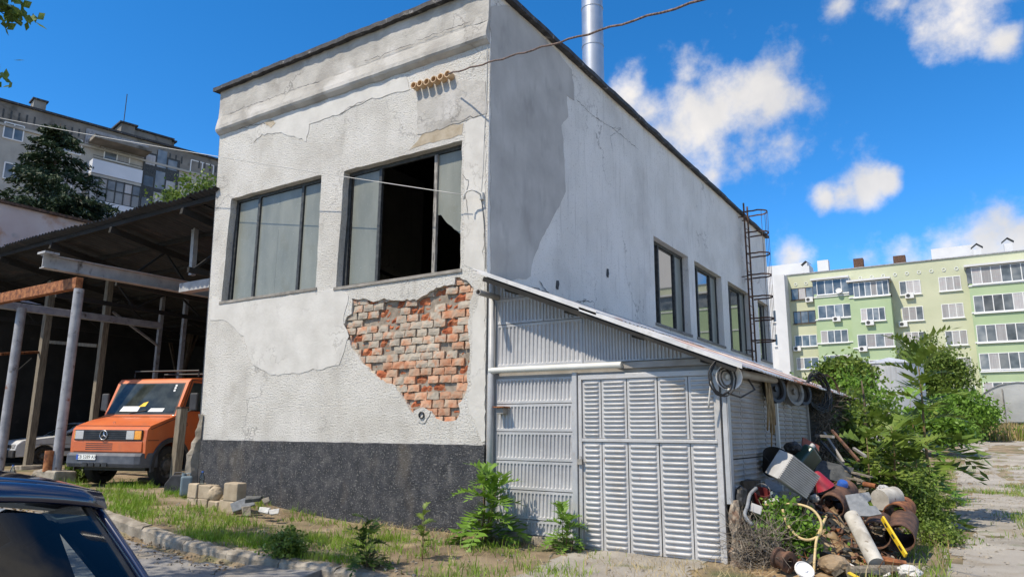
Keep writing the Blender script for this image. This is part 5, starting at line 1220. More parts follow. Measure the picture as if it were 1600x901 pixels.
# ------------------------------------------------------------------ silo and greenhouse beyond the trees
tk = UD(1397, 640, 34); zt = UD(1397, 568, 34).z
t = thing('metal_silo', 'pale grey round metal silo standing among the trees', 'silo', (tk.x, tk.y, gz(tk.x, tk.y)))
M['silo'] = mat('pale_silo_metal', [(.42, .44, .47), (.52, .54, .56)], 1, .5, stain=((.34, .35, .36), 2, .58, .75, (2, 2, .2)))
rad = 92 / 2 / FPX * 34
o = MB().lathe([(rad, gz(tk.x, tk.y) - .2), (rad, zt - .05), (rad + .04, zt - .04), (rad + .04, zt), (rad - .1, zt + .02), (.01, zt + .35)], 32, Matrix.Translation((tk.x, tk.y, 0))).build('shell', M['silo'], t); smooth_angle(o)
for k in range(3):
    z = gz(tk.x, tk.y) + .8 + k * .9; MB().tube([(tk.x + (rad + .01) * math.cos(a), tk.y + (rad + .01) * math.sin(a), z) for a in [2 * math.pi * q / 32 for q in range(32)]], .025, 5, closed=True).build('hoop', M['silo'], t)
M['poly'] = mat('dusty_polythene', [(.50, .52, .52), (.62, .64, .64)], .8, .45, trans=.35, bump=(3, .4, .08), stain=((.42, .42, .39), 1, .55, .7))
hc = UD(1597, 652, 42); hw = 2.45; zb = hc.z - .3
gh = thing('polytunnel', 'grey polythene greenhouse tunnel at the edge of the yard', 'greenhouse', (hc.x, hc.y, zb))
prof = [(hw * math.cos(a) , 2.35 * math.sin(a) ** .85 if math.sin(a) > 0 else 0) for a in [math.pi * k / 16 for k in range(17)]]
vs = [(hc.x + p[0], hc.y + yy + .03 * math.sin(k * 3 + yy), zb + p[1]) for yy in (0, 2, 4, 6, 8) for k, p in enumerate(prof)]
MB().add(vs, [(j * 17 + k, j * 17 + k + 1, (j + 1) * 17 + k + 1, (j + 1) * 17 + k) for j in range(4) for k in range(16)] + [tuple(range(17))]).build('cover', M['poly'], gh, smooth=False)
for yy in (-.02, 2, 4, 6, 8): MB().tube([(hc.x + p[0] * 1.008, hc.y + yy, zb + p[1] * 1.008) for p in prof], .025, 5).build('rib', M['steel_grey'], gh)
for x in (-.8, .35): MB().tube([(hc.x + x, hc.y - .04, zb), (hc.x + x, hc.y - .04, zb + 2.0)], .03, 5).build('door_post', M['frame_grey'], gh)
MB().box(hc.x - .75, hc.x + .3, hc.y - .05, hc.y - .03, zb + .05, zb + 1.9).build('door_flap', M['poly'], gh)
# ------------------------------------------------------------------ vegetation
def leafmat(name, cols, sc_=3.0, trans=.3, rough=.5): return mat(name, cols, sc_, rough, trans=trans, detail=3, spec=.35)
M['leaf_mid'] = leafmat('mid_green_leaves', [(.07, .12, .018), (.125, .20, .032), (.20, .27, .055)])
M['leaf_bright'] = leafmat('bright_green_leaves', [(.09, .19, .02), (.14, .27, .035), (.19, .33, .06)])
M['leaf_dark'] = leafmat('dark_green_leaves', [(.03, .07, .015), (.06, .115, .022), (.10, .16, .035)])
M['leaf_yellow'] = leafmat('yellow_green_leaves', [(.13, .19, .03), (.2, .26, .05)])
M['spruce'] = leafmat('dark_spruce_needles', [(.010, .026, .011), (.022, .046, .018), (.04, .07, .028)], 2.0, .1, .6)
M['bark'] = mat('grey_brown_bark', [(.07, .052, .038), (.13, .10, .075)], 8, .95, bump=(30, .8, .02, (1, 1, .3)))
M['stem'] = mat('reddish_green_stem', [(.12, .11, .04), (.17, .09, .05)], 8, .7)
M['grass'] = leafmat('green_grass', [(.12, .24, .018), (.19, .33, .03), (.30, .38, .075)], 2.2, .35)
M['straw'] = leafmat('dry_straw', [(.30, .22, .09), (.44, .34, .17), (.52, .44, .27)], 3, .2, .8)
M['deadtwig'] = mat('dead_grey_twigs', [(.13, .105, .08), (.27, .235, .19)], 7, .95)
M['drytwig_dark'] = mat('dead_dark_vine', [(.05, .04, .03), (.12, .10, .075)], 7, .95)
G = np.random.default_rng(7)
def unit(v): return v / np.maximum(np.linalg.norm(v, axis=-1, keepdims=True), 1e-9)
def diamonds(C, L, W, droop=.25, D=None, rng=G):
    n = len(C); d = unit(rng.normal(size=(n, 3)) + np.array([0, 0, -droop])) if D is None else unit(D)
    s = unit(np.cross(d, unit(rng.normal(size=(n, 3))))); L = (L * rng.uniform(.7, 1.3, n))[:, None]; W = (W * rng.uniform(.75, 1.25, n))[:, None]
    V = np.stack([C - d * L / 2, C + s * W / 2, C + d * L / 2, C - s * W / 2], 1).reshape(-1, 3)
    return V, np.arange(n * 4).reshape(n, 4)
def clumpy(ells, nclump, per, cr, rng=G, shell=.55):
    """leaf positions in clumps spread through a set of ellipsoids (centre, radii)"""
    vol = np.array([e[1][0] * e[1][1] * e[1][2] for e in ells]); vol = vol / vol.sum(); out = []; cc = []
    for k in range(nclump):
        e = ells[rng.choice(len(ells), p=vol)]; v = unit(rng.normal(size=3)); rr = shell + (1 - shell) * rng.random() ** .6
        c = np.array(e[0]) + v * np.array(e[1]) * rr; cc.append(c)
        q = int(per * rng.uniform(.5, 1.5)); r_ = cr * rng.uniform(.6, 1.4)
        out.append(c + rng.normal(size=(q, 3)) * np.array([r_, r_, r_ * .65]))
    return np.concatenate(out), np.array(cc)
def limbs(mb, base, cc, n, r0, rng, fork=.45):
    for k in rng.choice(len(cc), min(n, len(cc)), replace=False):
        e = Vector(cc[k]); b = Vector(base) + Vector((0, 0, 1)) * (max(e.z - base[2], .3) * fork * rng.uniform(.6, 1.1)); m = b.lerp(e, .5) + Vector((0, 0, .12 * (e - b).length))
        mb.tube([b, m, e], [r0, r0 * .6, r0 * .2], 5)
def tree(name, label, base, top, ells, nclump, per, cr, L, W, m, r0=.12, group=None, cat='tree', nl=14, seed=1, shell=.55, mbark='bark'):
    rng = np.random.default_rng(seed); t = thing(name, label, cat, base, group)
    P, cc = clumpy(ells, nclump, per, cr, rng, shell); P = P[P[:, 2] > base[2] + .05]
    V, Q = diamonds(P, L, W, rng=rng); npmesh('crown', V, quads=Q, mat=M[m], parent=t)
    mb = MB(); bz = Vector(base); tp = Vector(top); n = 6
    mb.tube([bz.lerp(tp, k / n) + Vector((rng.normal() * .04, rng.normal() * .04, 0)) * (k > 0) * (tp - bz).length * .15 for k in range(n + 1)], [r0 * (1 - .8 * k / n) for k in range(n + 1)], 7)
    limbs(mb, base, cc, nl, r0 * .35, rng); mb.build('trunk', M[mbark], t, smooth=True)
    return t
# spruce beside the grey block
sp = UD(76, 330, 31); top = UD(72, 181, 31)
t = thing('spruce_tree', 'tall dark spruce in front of the grey apartment block', 'tree', (sp.x, sp.y, 0))
H = top.z; rng = np.random.default_rng(3); Vs = []; br = MB()
br.tube([(sp.x, sp.y, 0), (sp.x, sp.y, H * .6), (sp.x, sp.y, H)], [.28, .16, .02], 7)
C = []; D = []
for k in range(320):
    z = H - (H - 3.0) * rng.random() ** .85; f = (H - z) / H; a = rng.uniform(0, 2 * math.pi); Lb = (.5 + 7.2 * f ** .9) * rng.uniform(.65, 1.15); Lb = min(Lb, 4.0)
    d = np.array([math.cos(a), math.sin(a), 0]); n = int(26 + Lb * 62); s = rng.random(n) ** .8
    pos = np.array([sp.x, sp.y, z]) + d * (s * Lb)[:, None]; pos[:, 2] += (.22 * s - .55 * s * s) * Lb * .8 + .12 * s ** 4 * Lb
    sw = rng.normal(size=(n, 3)) * (np.array([.16, .16, .10]) * (.5 + .7 * (1 - s))[:, None]) * min(1.2, Lb * .5 + .25); pos += sw; pos[:, 2] -= np.abs(sw[:, 0]) * .5
    C.append(pos); D.append(np.tile(d, (n, 1)) * .8 + rng.normal(size=(n, 3)) * .55 + np.array([0, 0, -.25]))
    if k % 3 == 0: br.tube([Vector((sp.x, sp.y, z)), Vector((sp.x, sp.y, z)) + Vector(d) * Lb * .5 + Vector((0, 0, -.02 * Lb)), Vector((sp.x, sp.y, z)) + Vector(d) * Lb * .95 + Vector((0, 0, -.22 * Lb))], [.04, .025, .008], 5)
V, Q = diamonds(np.concatenate(C), .26, .075, D=np.concatenate(D), rng=rng); npmesh('crown', V, quads=Q, mat=M['spruce'], parent=t); br.build('trunk', M['bark'], t)
# round tree peeping over the shelter roof
c = UD(312, 305, 30); tree('leafy_tree', 'bright leafy tree peeping over the shelter roof', (c.x, c.y, 0), (c.x, c.y, c.z), [((c.x, c.y, c.z - .7), (1.5, 1.5, 1.4)), ((c.x - .8, c.y - .8, c.z - 1.9), (1.4, 1.4, 1.1)), ((c.x + 1, c.y + .8, c.z - 1.4), (1.5, 1.5, 1.5))], 170, 55, .26, .17, .10, 'leaf_mid', .16, seed=5)
# tree on the street left of the view, its branch tips reach into the picture
tree('street_tree', 'street tree with leafy branch tips hanging over the road', (-5.0, -8.6, zroad(-5)), (-4.6, -8.2, 5.2), [((-4.6, -7.3, 6.1), (1.6, 1.7, 1.3)), ((-2.4, -8.0, 6.4), (1.6, 1.3, 1.0)), ((-.6, -8.6, 6.3), (1.5, 1.2, .8))], 95, 60, .22, .13, .085, 'leaf_mid', .17, seed=8)
lt = UD(14, 12, 7.6); P = np.array(lt) + G.normal(size=(90, 3)) * np.array([.14, .14, .07]); V, Q = diamonds(P, .13, .08, rng=G)
stt = bpy.data.objects['street_tree']; npmesh('branch_tip_leaves', V, quads=Q, mat=M['leaf_mid'], parent=stt)['kind'] = 'stuff'
MB().tube([(-4.4, -7.3, 6.0), tuple(Vector((-4.4, -7.3, 6.0)).lerp(lt, .6) + Vector((0, 0, .3))), lt], [.03, .015, .005], 5).build('branch', M['bark'], stt)
# pinnate fronds of the tree of heaven
def frond(p, az, el, L, rng, droop=.5, n=9, wid=.38):
    """returns V,Q of one compound leaf"""
    p = np.array(p, float); h = np.array([math.cos(az), math.sin(az), 0.]); pts = []; q = p.copy(); a = el
    for k in range(n + 1):
        pts.append(q.copy()); q = q + (h * math.cos(a) + np.array([0, 0, math.sin(a)])) * L / n; a -= droop * 2.2 / n
    pts = np.array(pts); side = np.array([-h[1], h[0], 0]); V = []; Q = []
    for k in range(n):
        t_ = unit(pts[k + 1] - pts[k]); w = .004 + .006 * (1 - k / n) * L; b = len(V)
        V += [pts[k] - side * w, pts[k] + side * w, pts[k + 1] + side * w * .8, pts[k + 1] - side * w * .8]; Q.append((b, b + 1, b + 2, b + 3))
        if k < 1: continue
        up = np.cross(side, t_); l = wid * L * (.62 + .5 * math.sin(math.pi * min(1, k / n + .12))) * rng.uniform(.85, 1.15)
        for sg in (1, -1):
            d = unit(side * sg * .9 + t_ * .55 + up * rng.uniform(-.45, .05)); c = pts[k] + t_ * rng.uniform(0, .3) * L / n
            v = unit(np.cross(d, up)) * l * .19; b = len(V)
            V += [c, c + d * l * .35 + v, c + d * l - up * l * .10, c + d * l * .35 - v]; Q.append((b, b + 1, b + 2, b + 3))
    d = unit(pts[-1] - pts[-2]); v = side * .06 * L; b = len(V); V += [pts[-1], pts[-1] + d * .1 * L + v, pts[-1] + d * .24 * L, pts[-1] + d * .1 * L - v]; Q.append((b, b + 1, b + 2, b + 3))
    return np.array(V), np.array(Q)
def ailanthus(name, label, base, h, nf, L, m, seed, cat='tree', sep=True, group=None, lean=(0, 0), el=(.15, 1.0), stems=1, r0=.03, mini=.35):
    rng = np.random.default_rng(seed); t = thing(name, label, cat, base, group); AV = []; AQ = []; nb = 0; mb = MB()
    for s in range(stems):
        a0 = rng.uniform(0, 6.28); off = np.array([math.cos(a0), math.sin(a0), 0]) * (.12 * h * (s > 0)); hh = h * (1 if s == 0 else rng.uniform(.6, .9))
        tip = np.array(base) + off * 1.8 + np.array([lean[0], lean[1], hh]); b0 = np.array(base) + off * .3
        mb.tube([tuple(b0 + (tip - b0) * k / 4 + rng.normal(size=3) * .012 * h * (0 < k < 4)) for k in range(5)], [r0, r0 * .8, r0 * .65, r0 * .45, r0 * .2], 6)
        for k in range(nf):
            u = mini + (1 - mini) * ((k + rng.random()) / nf); p = b0 + (tip - b0) * u; az = k * 2.399 + s * 1.3 + rng.uniform(-.3, .3)
            V, Q = frond(p, az, el[0] + (el[1] - el[0]) * u ** 2 + rng.uniform(-.15, .15), L * rng.uniform(.75, 1.15) * (1.05 - .35 * u), rng)
            if sep: npmesh('leaf', V, quads=Q, mat=M[m], parent=t)
            else: AV.append(V); AQ.append(Q + nb); nb += len(V)
    if not sep: npmesh('crown', np.concatenate(AV), quads=np.concatenate(AQ), mat=M[m], parent=t)
    mb.build('trunk' if cat == 'tree' else 'stem', M['stem'], t, smooth=True); return t
def at(px, py, d): p = UD(px, py, d); return (p.x, p.y, gz(p.x, p.y) - .03)
b = at(1442, 640, 13.5); ailanthus('ailanthus_tree', 'tall slender tree with long feather-like leaves beside the shed', b, UD(1440, 552, 13.5).z - b[2], 22, 1.15, 'leaf_mid', 3, r0=.04, mini=.30, el=(.0, 1.1))
sides = [('feathery sapling leaning on the vine-covered end of the shed', 1352, 11.8, 1.6, 'leaf_mid', 12, .9), ('dark feathery sapling between the shed end and the slender tree', 1392, 12.3, 1.7, 'leaf_mid', 13, .95),
         ('broad feathery sapling just beyond the slender tree', 1425, 16.5, 2.3, 'leaf_bright', 12, 1.0), ('low feathery sapling at the path edge below the slender tree', 1425, 12.2, 1.25, 'leaf_mid', 9, .85)]
for k, (lb, px, d, h, m, nf, L) in enumerate(sides): ailanthus('ailanthus_sapling', lb, at(px, 660, d), h, nf, L, m, 20 + k, sep=False, group='saplings beside the shed', r0=.03, mini=.15, el=(.0, .9))
b = at(1352, 650, 15); tree('leafy_tree', 'dense leafy tree overhanging the end of the shed roof', b, (b[0], b[1], 2.3), [((b[0], b[1], 1.3), (.65, .9, .65)), ((b[0] - .4, b[1] + .6, 1.8), (.45, .6, .4)), ((b[0] + .4, b[1] - .6, .8), (.55, .7, .6))], 60, 60, .17, .12, .065, 'leaf_mid', .07, seed=13)
b = at(1265, 600, 21); tree('leafy_tree', 'bright leafy tree growing behind the shed roof near the ladder', b, (b[0], b[1], 2.8), [((b[0], b[1], 2.0), (1.3, 1.2, .8)), ((b[0] + 1.1, b[1] + .5, 2.2), (1.0, 1.0, .8))], 80, 60, .18, .13, .07, 'leaf_bright', .07, seed=14)
for k, (lb, px, py, d, rx_, rz2, m) in enumerate([('loose tree between the shed roof and the silo', 1318, 585, 30, .9, .7, 'leaf_mid'), ('round green tree on the polytunnel side of the silo', 1470, 585, 42, 1.6, 1.2, 'leaf_mid'), ('bright green bushy tree at the end of the yard', 1500, 638, 38, 1.5, .8, 'leaf_bright'), ('tree rising behind the silo top', 1452, 560, 46, 1.7, 1.4, 'leaf_mid'), ('low bushy tree between the silo and the polytunnel', 1462, 662, 30, 1.1, .55, 'leaf_bright')]):
    c = UD(px, py, d); b = (c.x, c.y, gz(c.x, c.y)); tree('leafy_tree', lb, b, (c.x, c.y, c.z), [((c.x, c.y, c.z), (rx_, rx_, rz2)), ((c.x + rx_ * .5, c.y, c.z - rz2 * .7), (rx_ * .7, rx_ * .7, rz2 * .7)), ((c.x - rx_ * .6, c.y, c.z - rz2 * .5), (rx_ * .6, rx_ * .6, rz2 * .7))], 130, 50, .25, .2, .11, m, .1, seed=30 + k)
# small-leaved shrubs at the junk heap and path edge
def bush(label, c, rad, n, m, L=.05, seed=0, name='shrub', W=.034):
    rng = np.random.default_rng(seed); b = (c[0], c[1], gz(c[0], c[1])); t = thing(name, label, 'bush', b)
    ells = [((c[0], c[1], b[2] + rad[2]), rad), ((c[0] + rad[0] * .5, c[1] - rad[1] * .3, b[2] + rad[2] * .6), (rad[0] * .6, rad[1] * .6, rad[2] * .6)), ((c[0] - rad[0] * .45, c[1] + rad[1] * .2, b[2] + rad[2] * .7), (rad[0] * .6, rad[1] * .6, rad[2] * .8))]
    P, cc = clumpy(ells, n, 40, .085, rng, .5); P = P[P[:, 2] > b[2]]; V, Q = diamonds(P, L, W, rng=rng); npmesh('leaves', V, quads=Q, mat=M[m], parent=t)
    mb = MB()
    for q in rng.choice(len(cc), 22, replace=False): e = Vector(cc[q]); mb.tube([Vector(b) + Vector((rng.normal() * .06, rng.normal() * .06, -.02)), Vector(b).lerp(e, .5) + Vector((rng.normal() * .05, rng.normal() * .05, .1)), e], [.012, .008, .003], 4)
    mb.build('stems', M['bark'], t); return t
c = UD(1432, 735, 11.4); bush('tall small-leaved green bush beside the junk heap', (c.x, c.y), (.31, .45, .50), 130, 'leaf_mid', seed=2)
c = UD(1462, 790, 10.3); bush('low spreading bush at the edge of the path', (c.x, c.y), (.24, .35, .17), 40, 'leaf_mid', .045, seed=3)
c = UD(1225, 830, 8.6); bush('bright clover-like weed growing out of the junk heap', (c.x + .0, c.y), (.30, .28, .36), 90, 'leaf_bright', .055, seed=4, name='weed', W=.05)
# seedlings on the verge
ailanthus('weed_plant', 'feathery green weed against the shed corner and dark plinth', (.22, -.5, gz(.22, -.5) - .02), .95, 7, .62, 'leaf_bright', 51, 'plant', stems=4, r0=.012, mini=.1, el=(.1, 1.2))
ailanthus('weed_plant', 'small feathery weed at the foot of the door post', (1.42, -.38, gz(1.4, -.4) - .02), .55, 8, .36, 'leaf_bright', 52, 'plant', stems=3, r0=.008, mini=.1, el=(.2, 1.2))
ailanthus('weed_plant', 'dark leggy weed at the broken end of the kerb', (.12, -2.62, gz(.12, -2.45) - .03), .52, 8, .34, 'leaf_dark', 53, 'plant', stems=3, r0=.007, mini=.15, el=(.1, 1.0))
ailanthus('weed_plant', 'thin upright weed behind the broken kerb end', (.35, -1.95, gz(.35, -1.95) - .02), .62, 7, .22, 'leaf_mid', 54, 'plant', stems=2, r0=.006, mini=.3, el=(.4, 1.2))
bush('round leafy weed growing over the kerb stones', (-1.3, -2.62), (.22, .16, .13), 45, 'leaf_mid', .05, seed=9, name='weed')
# grass: blades over the verge and the yard edge
def blades(P, hgt, wid, m, name, lean=.35, seed=0):
    rng = np.random.default_rng(seed); n = len(P); a = rng.uniform(0, 6.283, n); s = np.stack([np.cos(a), np.sin(a), 0 * a], 1); b = rng.uniform(0, 6.283, n); ld = np.stack([np.cos(b), np.sin(b), 0 * b], 1)
    h = (hgt * rng.uniform(.5, 1.5, n))[:, None]; w = (wid * rng.uniform(.7, 1.3, n))[:, None]; k = (lean * rng.uniform(.2, 1.8, n))[:, None]; z = np.array([0, 0, 1.])
    V = np.stack([P - s * w, P + s * w, P + z * h * .6 + ld * h * k * .35 + s * w * .8, P + z * h * .6 + ld * h * k * .35 - s * w * .8, P + z * h * (1 - .25 * k) + ld * h * k], 1).reshape(-1, 3)
    i = np.arange(n) * 5; Q = np.stack([i, i + 1, i + 2, i + 3], 1); T = np.stack([i + 3, i + 2, i + 4], 1)
    o = npmesh(name, V, quads=Q, tris=T, mat=M[m]); o['kind'] = 'stuff'; return o
def scatter(n, x0, x1, y0, y1, dens, seed):
    rng = np.random.default_rng(seed); out = []
    X = rng.uniform(x0, x1, n); Y = rng.uniform(y0, y1, n); Z = rng.random(n)
    for x, y, q in zip(X, Y, Z):
        if q < dens(x, y): out.append((x, y, gzn(x, y) - .01))
    return np.array(out)
def dg(x, y):
    if not (ykerb(x) + .05 < y < -.06): return 0
    v = noise.noise((x * 1.1, y * 1.6, 3)) + .5 * noise.noise((x * 3.3, y * 3.3, 8))
    lft = 1 - sstep(-1.2, .4, x); ed = sstep(-1.0, -2.3, y)
    return max(0, min(1, (v + .05 + .35 * ed) * 1.3)) * (.35 + .65 * lft) * (1 - .75 * sstep(-.9, -.2, y) * (x > -3.2))
P = scatter(80000, -13, 2.4, -3.0, -.05, dg, 1); blades(P, .085, .0045, 'grass', 'verge_grass', .5, 1)['label'] = 'bright green grass growing on the verge'
sel = P[np.random.default_rng(5).random(len(P)) < .16]; blades(sel, .17, .005, 'grass', 'tall_verge_grass', .45, 2)['label'] = 'taller grass tufts scattered over the verge'
def ds(x, y):
    c = math.exp(-((x + 1.7) / .6) ** 2 - ((y + .5) / .22) ** 2) + .7 * math.exp(-((x + .2) / .8) ** 2 - ((y + .25) / .3) ** 2) + .5 * math.exp(-((x - 3.2) / .8) ** 2 - ((y + .9) / .5) ** 2)
    return min(1, c + .05) if y < -.05 else 0
P = scatter(16000, -6, 4.2, -2.5, -.05, ds, 4); P[:, 2] += .0 + .07 * np.array([math.exp(-((p[0] + 1.7) / .6) ** 2 - ((p[1] + .5) / .22) ** 2) for p in P]); blades(P, .11, .003, 'straw', 'dry_straw', 1.6, 3)['label'] = 'heap of dry yellow straw against the plinth'
def dy(x, y):
    v = noise.noise((x * .8, y * .6, 31)) + .4 * noise.noise((x * 3, y * 3, 5)); e = 5.75 - .02 * y
    if x < e: return max(0, min(1, .35 + v)) * (x > 4.6 + .25 * (y < 3))
    return max(0, min(1, (v - .18) * 2.2)) * (y > 3) * .8
P = scatter(70000, 4.6, 9, -.6, 26, dy, 6); blades(P, .12, .005, 'grass', 'yard_grass', .5, 4)['label'] = 'rough grass along the yard edge'
P = scatter(16000, 4.7, 9, -.8, 24, lambda x, y: dy(x, y) * .7, 7); blades(P, .2, .004, 'straw', 'yard_straw', .6, 5)['label'] = 'dry yellow grass along the yard edge'
P = scatter(26000, -2, 16, 37, 52, lambda x, y: .9 * (.5 + noise.noise((x * .5, y * .5, 2))), 8); blades(P, .85, .02, 'straw', 'dry_weed_bank', .4, 6)['label'] = 'bank of tall dry weeds before the green block'
P = scatter(14000, -2, 16, 37, 52, lambda x, y: .9 * (.5 - noise.noise((x * .5, y * .5, 2))), 9); blades(P, .75, .025, 'leaf_mid' if False else 'grass', 'green_weed_bank', .4, 7)['label'] = 'green weeds among the dry bank before the block'
# dead creeper on the rear half of the shed side
def twigs(n, box, m, name, label, r_, Lr, seed, bias=(0, 0, 0)):
    rng = np.random.default_rng(seed); mb = MB()
    for k in range(n):
        p = Vector([rng.uniform(a, b) for a, b in box]); d = Vector(rng.normal(size=3)) + Vector(bias); d.normalize(); L = rng.uniform(*Lr)
        pts = [p]; 
        for q in range(3): d = (d + Vector(rng.normal(size=3)) * .45).normalized(); pts.append(pts[-1] + d * L / 3)
        mb.tube(pts, [r_, r_ * .8, r_ * .6, r_ * .4], 3, cap=False)
    o = mb.build(name, M[m], None, fix=False); o['kind'] = 'stuff'; o['label'] = label; return o
twigs(1100, ((XS + .02, XS + .16), (5.0, 10.3), (.2, 1.95)), 'drytwig_dark', 'dead_creeper', 'tangle of dead creeper on the shed side', .007, (.15, .5), 1, (0, 0, -.1))
twigs(900, ((XS + .05, XS + .22), (5.2, 10.2), (.5, 1.9)), 'deadtwig', 'pale_creeper', 'pale dead creeper stems on the shed side', .005, (.15, .5), 2)
twigs(700, ((3.62, 4.15), (-.35, .35), (-.36, .1)), 'deadtwig', 'dead_weed_heap', 'heap of dead grey weeds at the shed corner', .004, (.2, .55), 3, (-.3, .2, .7))
P = np.stack([G.uniform(XS + .05, XS + .3, 900), G.uniform(6.5, 10.4, 900), G.uniform(.3, 1.9, 900)], 1)
V, Q = diamonds(P, .08, .05); o = npmesh('creeper_leaves', V, quads=Q, mat=M['leaf_dark']); o['kind'] = 'stuff'; o['label'] = 'sparse creeper leaves on the shed side'

P = scatter(9000, 5.2, 9.5, -.6, 22, lambda x, y: .45, 26); mb = MB(); r = random.Random(12)
for p in P[:3200]:
    s_ = r.choice((.008, .012, .018, .025, .035)); mb.cbox((p[0], p[1], p[2] + .018), (s_ * 1.4, s_, s_ * .7), (r.random(), r.random(), r.random() * 6), jit=s_ * .2, rng=r)
o = mb.build('yard_gravel', M['yard'], None); o['kind'] = 'stuff'; o['label'] = 'loose stones scattered over the yard'
# ------------------------------------------------------------------ junk heap beside the shed
rj = random.Random(77)
z3 = lambda a, b: (1110 + a / 3.738, 660 + b / 3.738)
z6b = lambda a, b: (1260 + a / 4.978, 720 + b / 4.978)
z7 = lambda a, b: (1130 + a / 7.444, 780 + b / 7.444)
z5b = lambda a, b: (1130 + a / 8.19, 690 + b / 8.19)
def J(fn, a, b, d): return UD(*fn(a, b), d)
def fr3(c, roll=0, yaw=0, pitch=0):
    """frame standing at c: x to the right, y up, z towards the street, then turned"""
    Xv = Vector(MC[0]); Zv = -Vector(MC[2]); Zv.z = 0; Zv.normalize(); Xv = Vector((0, 0, 1)).cross(Zv); Yv = Vector((0, 0, 1))
    B = Matrix((Xv, Yv, Zv)).transposed().to_4x4()
    return Matrix.Translation(c) @ B @ Matrix.Rotation(R(yaw), 4, 'Y') @ Matrix.Rotation(R(pitch), 4, 'X') @ Matrix.Rotation(R(roll), 4, 'Z')
M['tub'] = mat('grey_white_plastic', [(.34, .34, .335), (.45, .45, .44)], 5, .5, stain=((.2, .18, .14), 4, .54, .72, None, .7))
M['greenplastic'] = mat('dark_green_plastic', [(.008, .035, .026), (.015, .05, .038)], 5, .35, spec=.6)
M['maroon'] = mat('maroon_plastic', [(.12, .02, .022), (.18, .03, .03)], 6, .45)
M['crimson'] = mat('crimson_plastic', [(.30, .015, .03), (.38, .03, .05)], 6, .5, stain=((.2, .12, .1), 6, .55, .75, None, .6))
M['bluep'] = mat('blue_plastic', [(.02, .09, .36), (.04, .13, .42)], 6, .4, stain=((.15, .16, .18), 8, .58, .75, None, .6))
M['redboard'] = mat('red_brown_board', [(.16, .045, .03), (.24, .075, .05)], 8, .8, speck=((.5, .45, .4), 60, .7, .74))
M['asbestos'] = mat('pale_cement_pipe', [(.34, .32, .28), (.50, .48, .43)], 7, .9, bump=(40, .4, .006), stain=[((.2, .17, .13), 4, .54, .7, None, .8), ((.12, .09, .06), 9, .62, .72)])
M['sack'] = mat('brown_sack', [(.22, .15, .085), (.34, .25, .16)], 6, .9, bump=(14, .6, .03), stain=((.1, .07, .045), 5, .58, .72))
M['slabgrey'] = mat('grey_board', [(.17, .185, .20), (.24, .255, .27)], 20, .85, bump=(60, .4, .004))
M['hoseyellow'] = mat('pale_yellow_hose', [(.46, .33, .14), (.58, .45, .24)], 8, .55)
M['rag'] = mat('white_rag', [(.5, .49, .46), (.68, .67, .64)], 10, .9, bump=(22, .8, .03))
M['bluegrey'] = mat('blue_grey_plastic', [(.11, .16, .19), (.16, .21, .24)], 6, .5)
M['bottle'] = glassmat('clear_bottle', (.78, .86, .90))
M['tan_block'] = mat('tan_block', [(.34, .27, .185), (.45, .37, .27)], 6, .95, bump=(35, .7, .02), rand=.12, stain=((.22, .18, .13), 4, .58, .75, None, .7))
M['leaflitter'] = mat('brown_leaf_litter', [(.12, .07, .035), (.28, .19, .10), (.36, .27, .17)], 9, .95)
# mound of earth and scrap that carries the heap
def hm(x, y): return .62 * math.exp(-((x - 4.15) / .55) ** 2 - ((y - 2.2) / 1.6) ** 2) + .22 * math.exp(-((x - 4.5) / .45) ** 2 - ((y - 1.2) / .7) ** 2) + .14 * math.exp(-((x - 4.1) / .35) ** 2 - ((y - .7) / .4) ** 2) + .35 * math.exp(-((x - 4.2) / .6) ** 2 - ((y - 4.8) / 1.4) ** 2)
mo = grid_sheet('scrap_mound', axis((3.58, 5.6, .07)), axis((-.6, 7, .09)), lambda x, y: gzn(x, y) - .03 + hm(x, y) * (1 + .35 * noise.noise((x * 5, y * 5, 3)) + .2 * noise.noise((x * 13, y * 13, 6))), None, M['leaflitter'])
struct(mo)
def zmd(x, y): return gzn(x, y) + hm(x, y)
# shards, twigs and scraps too small to tell apart
def shards(n, m, sz, seed, box, label, flat=.3, lift=.05):
    r = random.Random(seed); mb = MB()
    for k in range(n):
        x = r.uniform(*box[0]); y = r.uniform(*box[1])
        mb.cbox((x, y, zmd(x, y) + r.uniform(0, lift)), (sz * r.uniform(.4, 1.6), sz * r.uniform(.3, 1), sz * flat * r.uniform(.4, 1)), (r.uniform(-.7, .7), r.uniform(-.7, .7), r.uniform(0, 6.28)), jit=sz * .15, rng=r)
    o = mb.build('scrap_litter', M[m], None); o['kind'] = 'stuff'; o['label'] = label; return o
hb = ((3.72, 5.2), (-.1, 4.6))
for (m, n, s, sd, lb) in (('rust_dark', 150, .10, 1, 'rusty metal scraps strewn over the junk heap'), ('frame_dark', 120, .11, 2, 'dark plastic scraps strewn over the junk heap'), ('concrete', 90, .07, 3, 'small rubble pieces strewn over the junk heap'), ('wood_grey', 70, .13, 4, 'splintered wood strewn over the junk heap'), ('rag', 24, .07, 5, 'pale plastic bits strewn over the junk heap'), ('rust', 60, .08, 6, 'orange rusty bits strewn over the junk heap')): shards(n, m, s, sd, hb, lb)
mbw = MB(); 
for k in range(70):
    x = rj.uniform(3.9, 4.9); y = rj.uniform(.0, 2.6); p = Vector((x, y, zmd(x, y) + .05)); d = Vector((rj.gauss(0, 1), rj.gauss(0, 1), rj.gauss(0, .35))); pts = [p]
    for q in range(4): d = (d + Vector((rj.gauss(0, .5), rj.gauss(0, .5), rj.gauss(0, .3)))).normalized(); pts.append(pts[-1] + d * rj.uniform(.06, .15))
    mbw.tube(pts, .004, 4, cap=False)
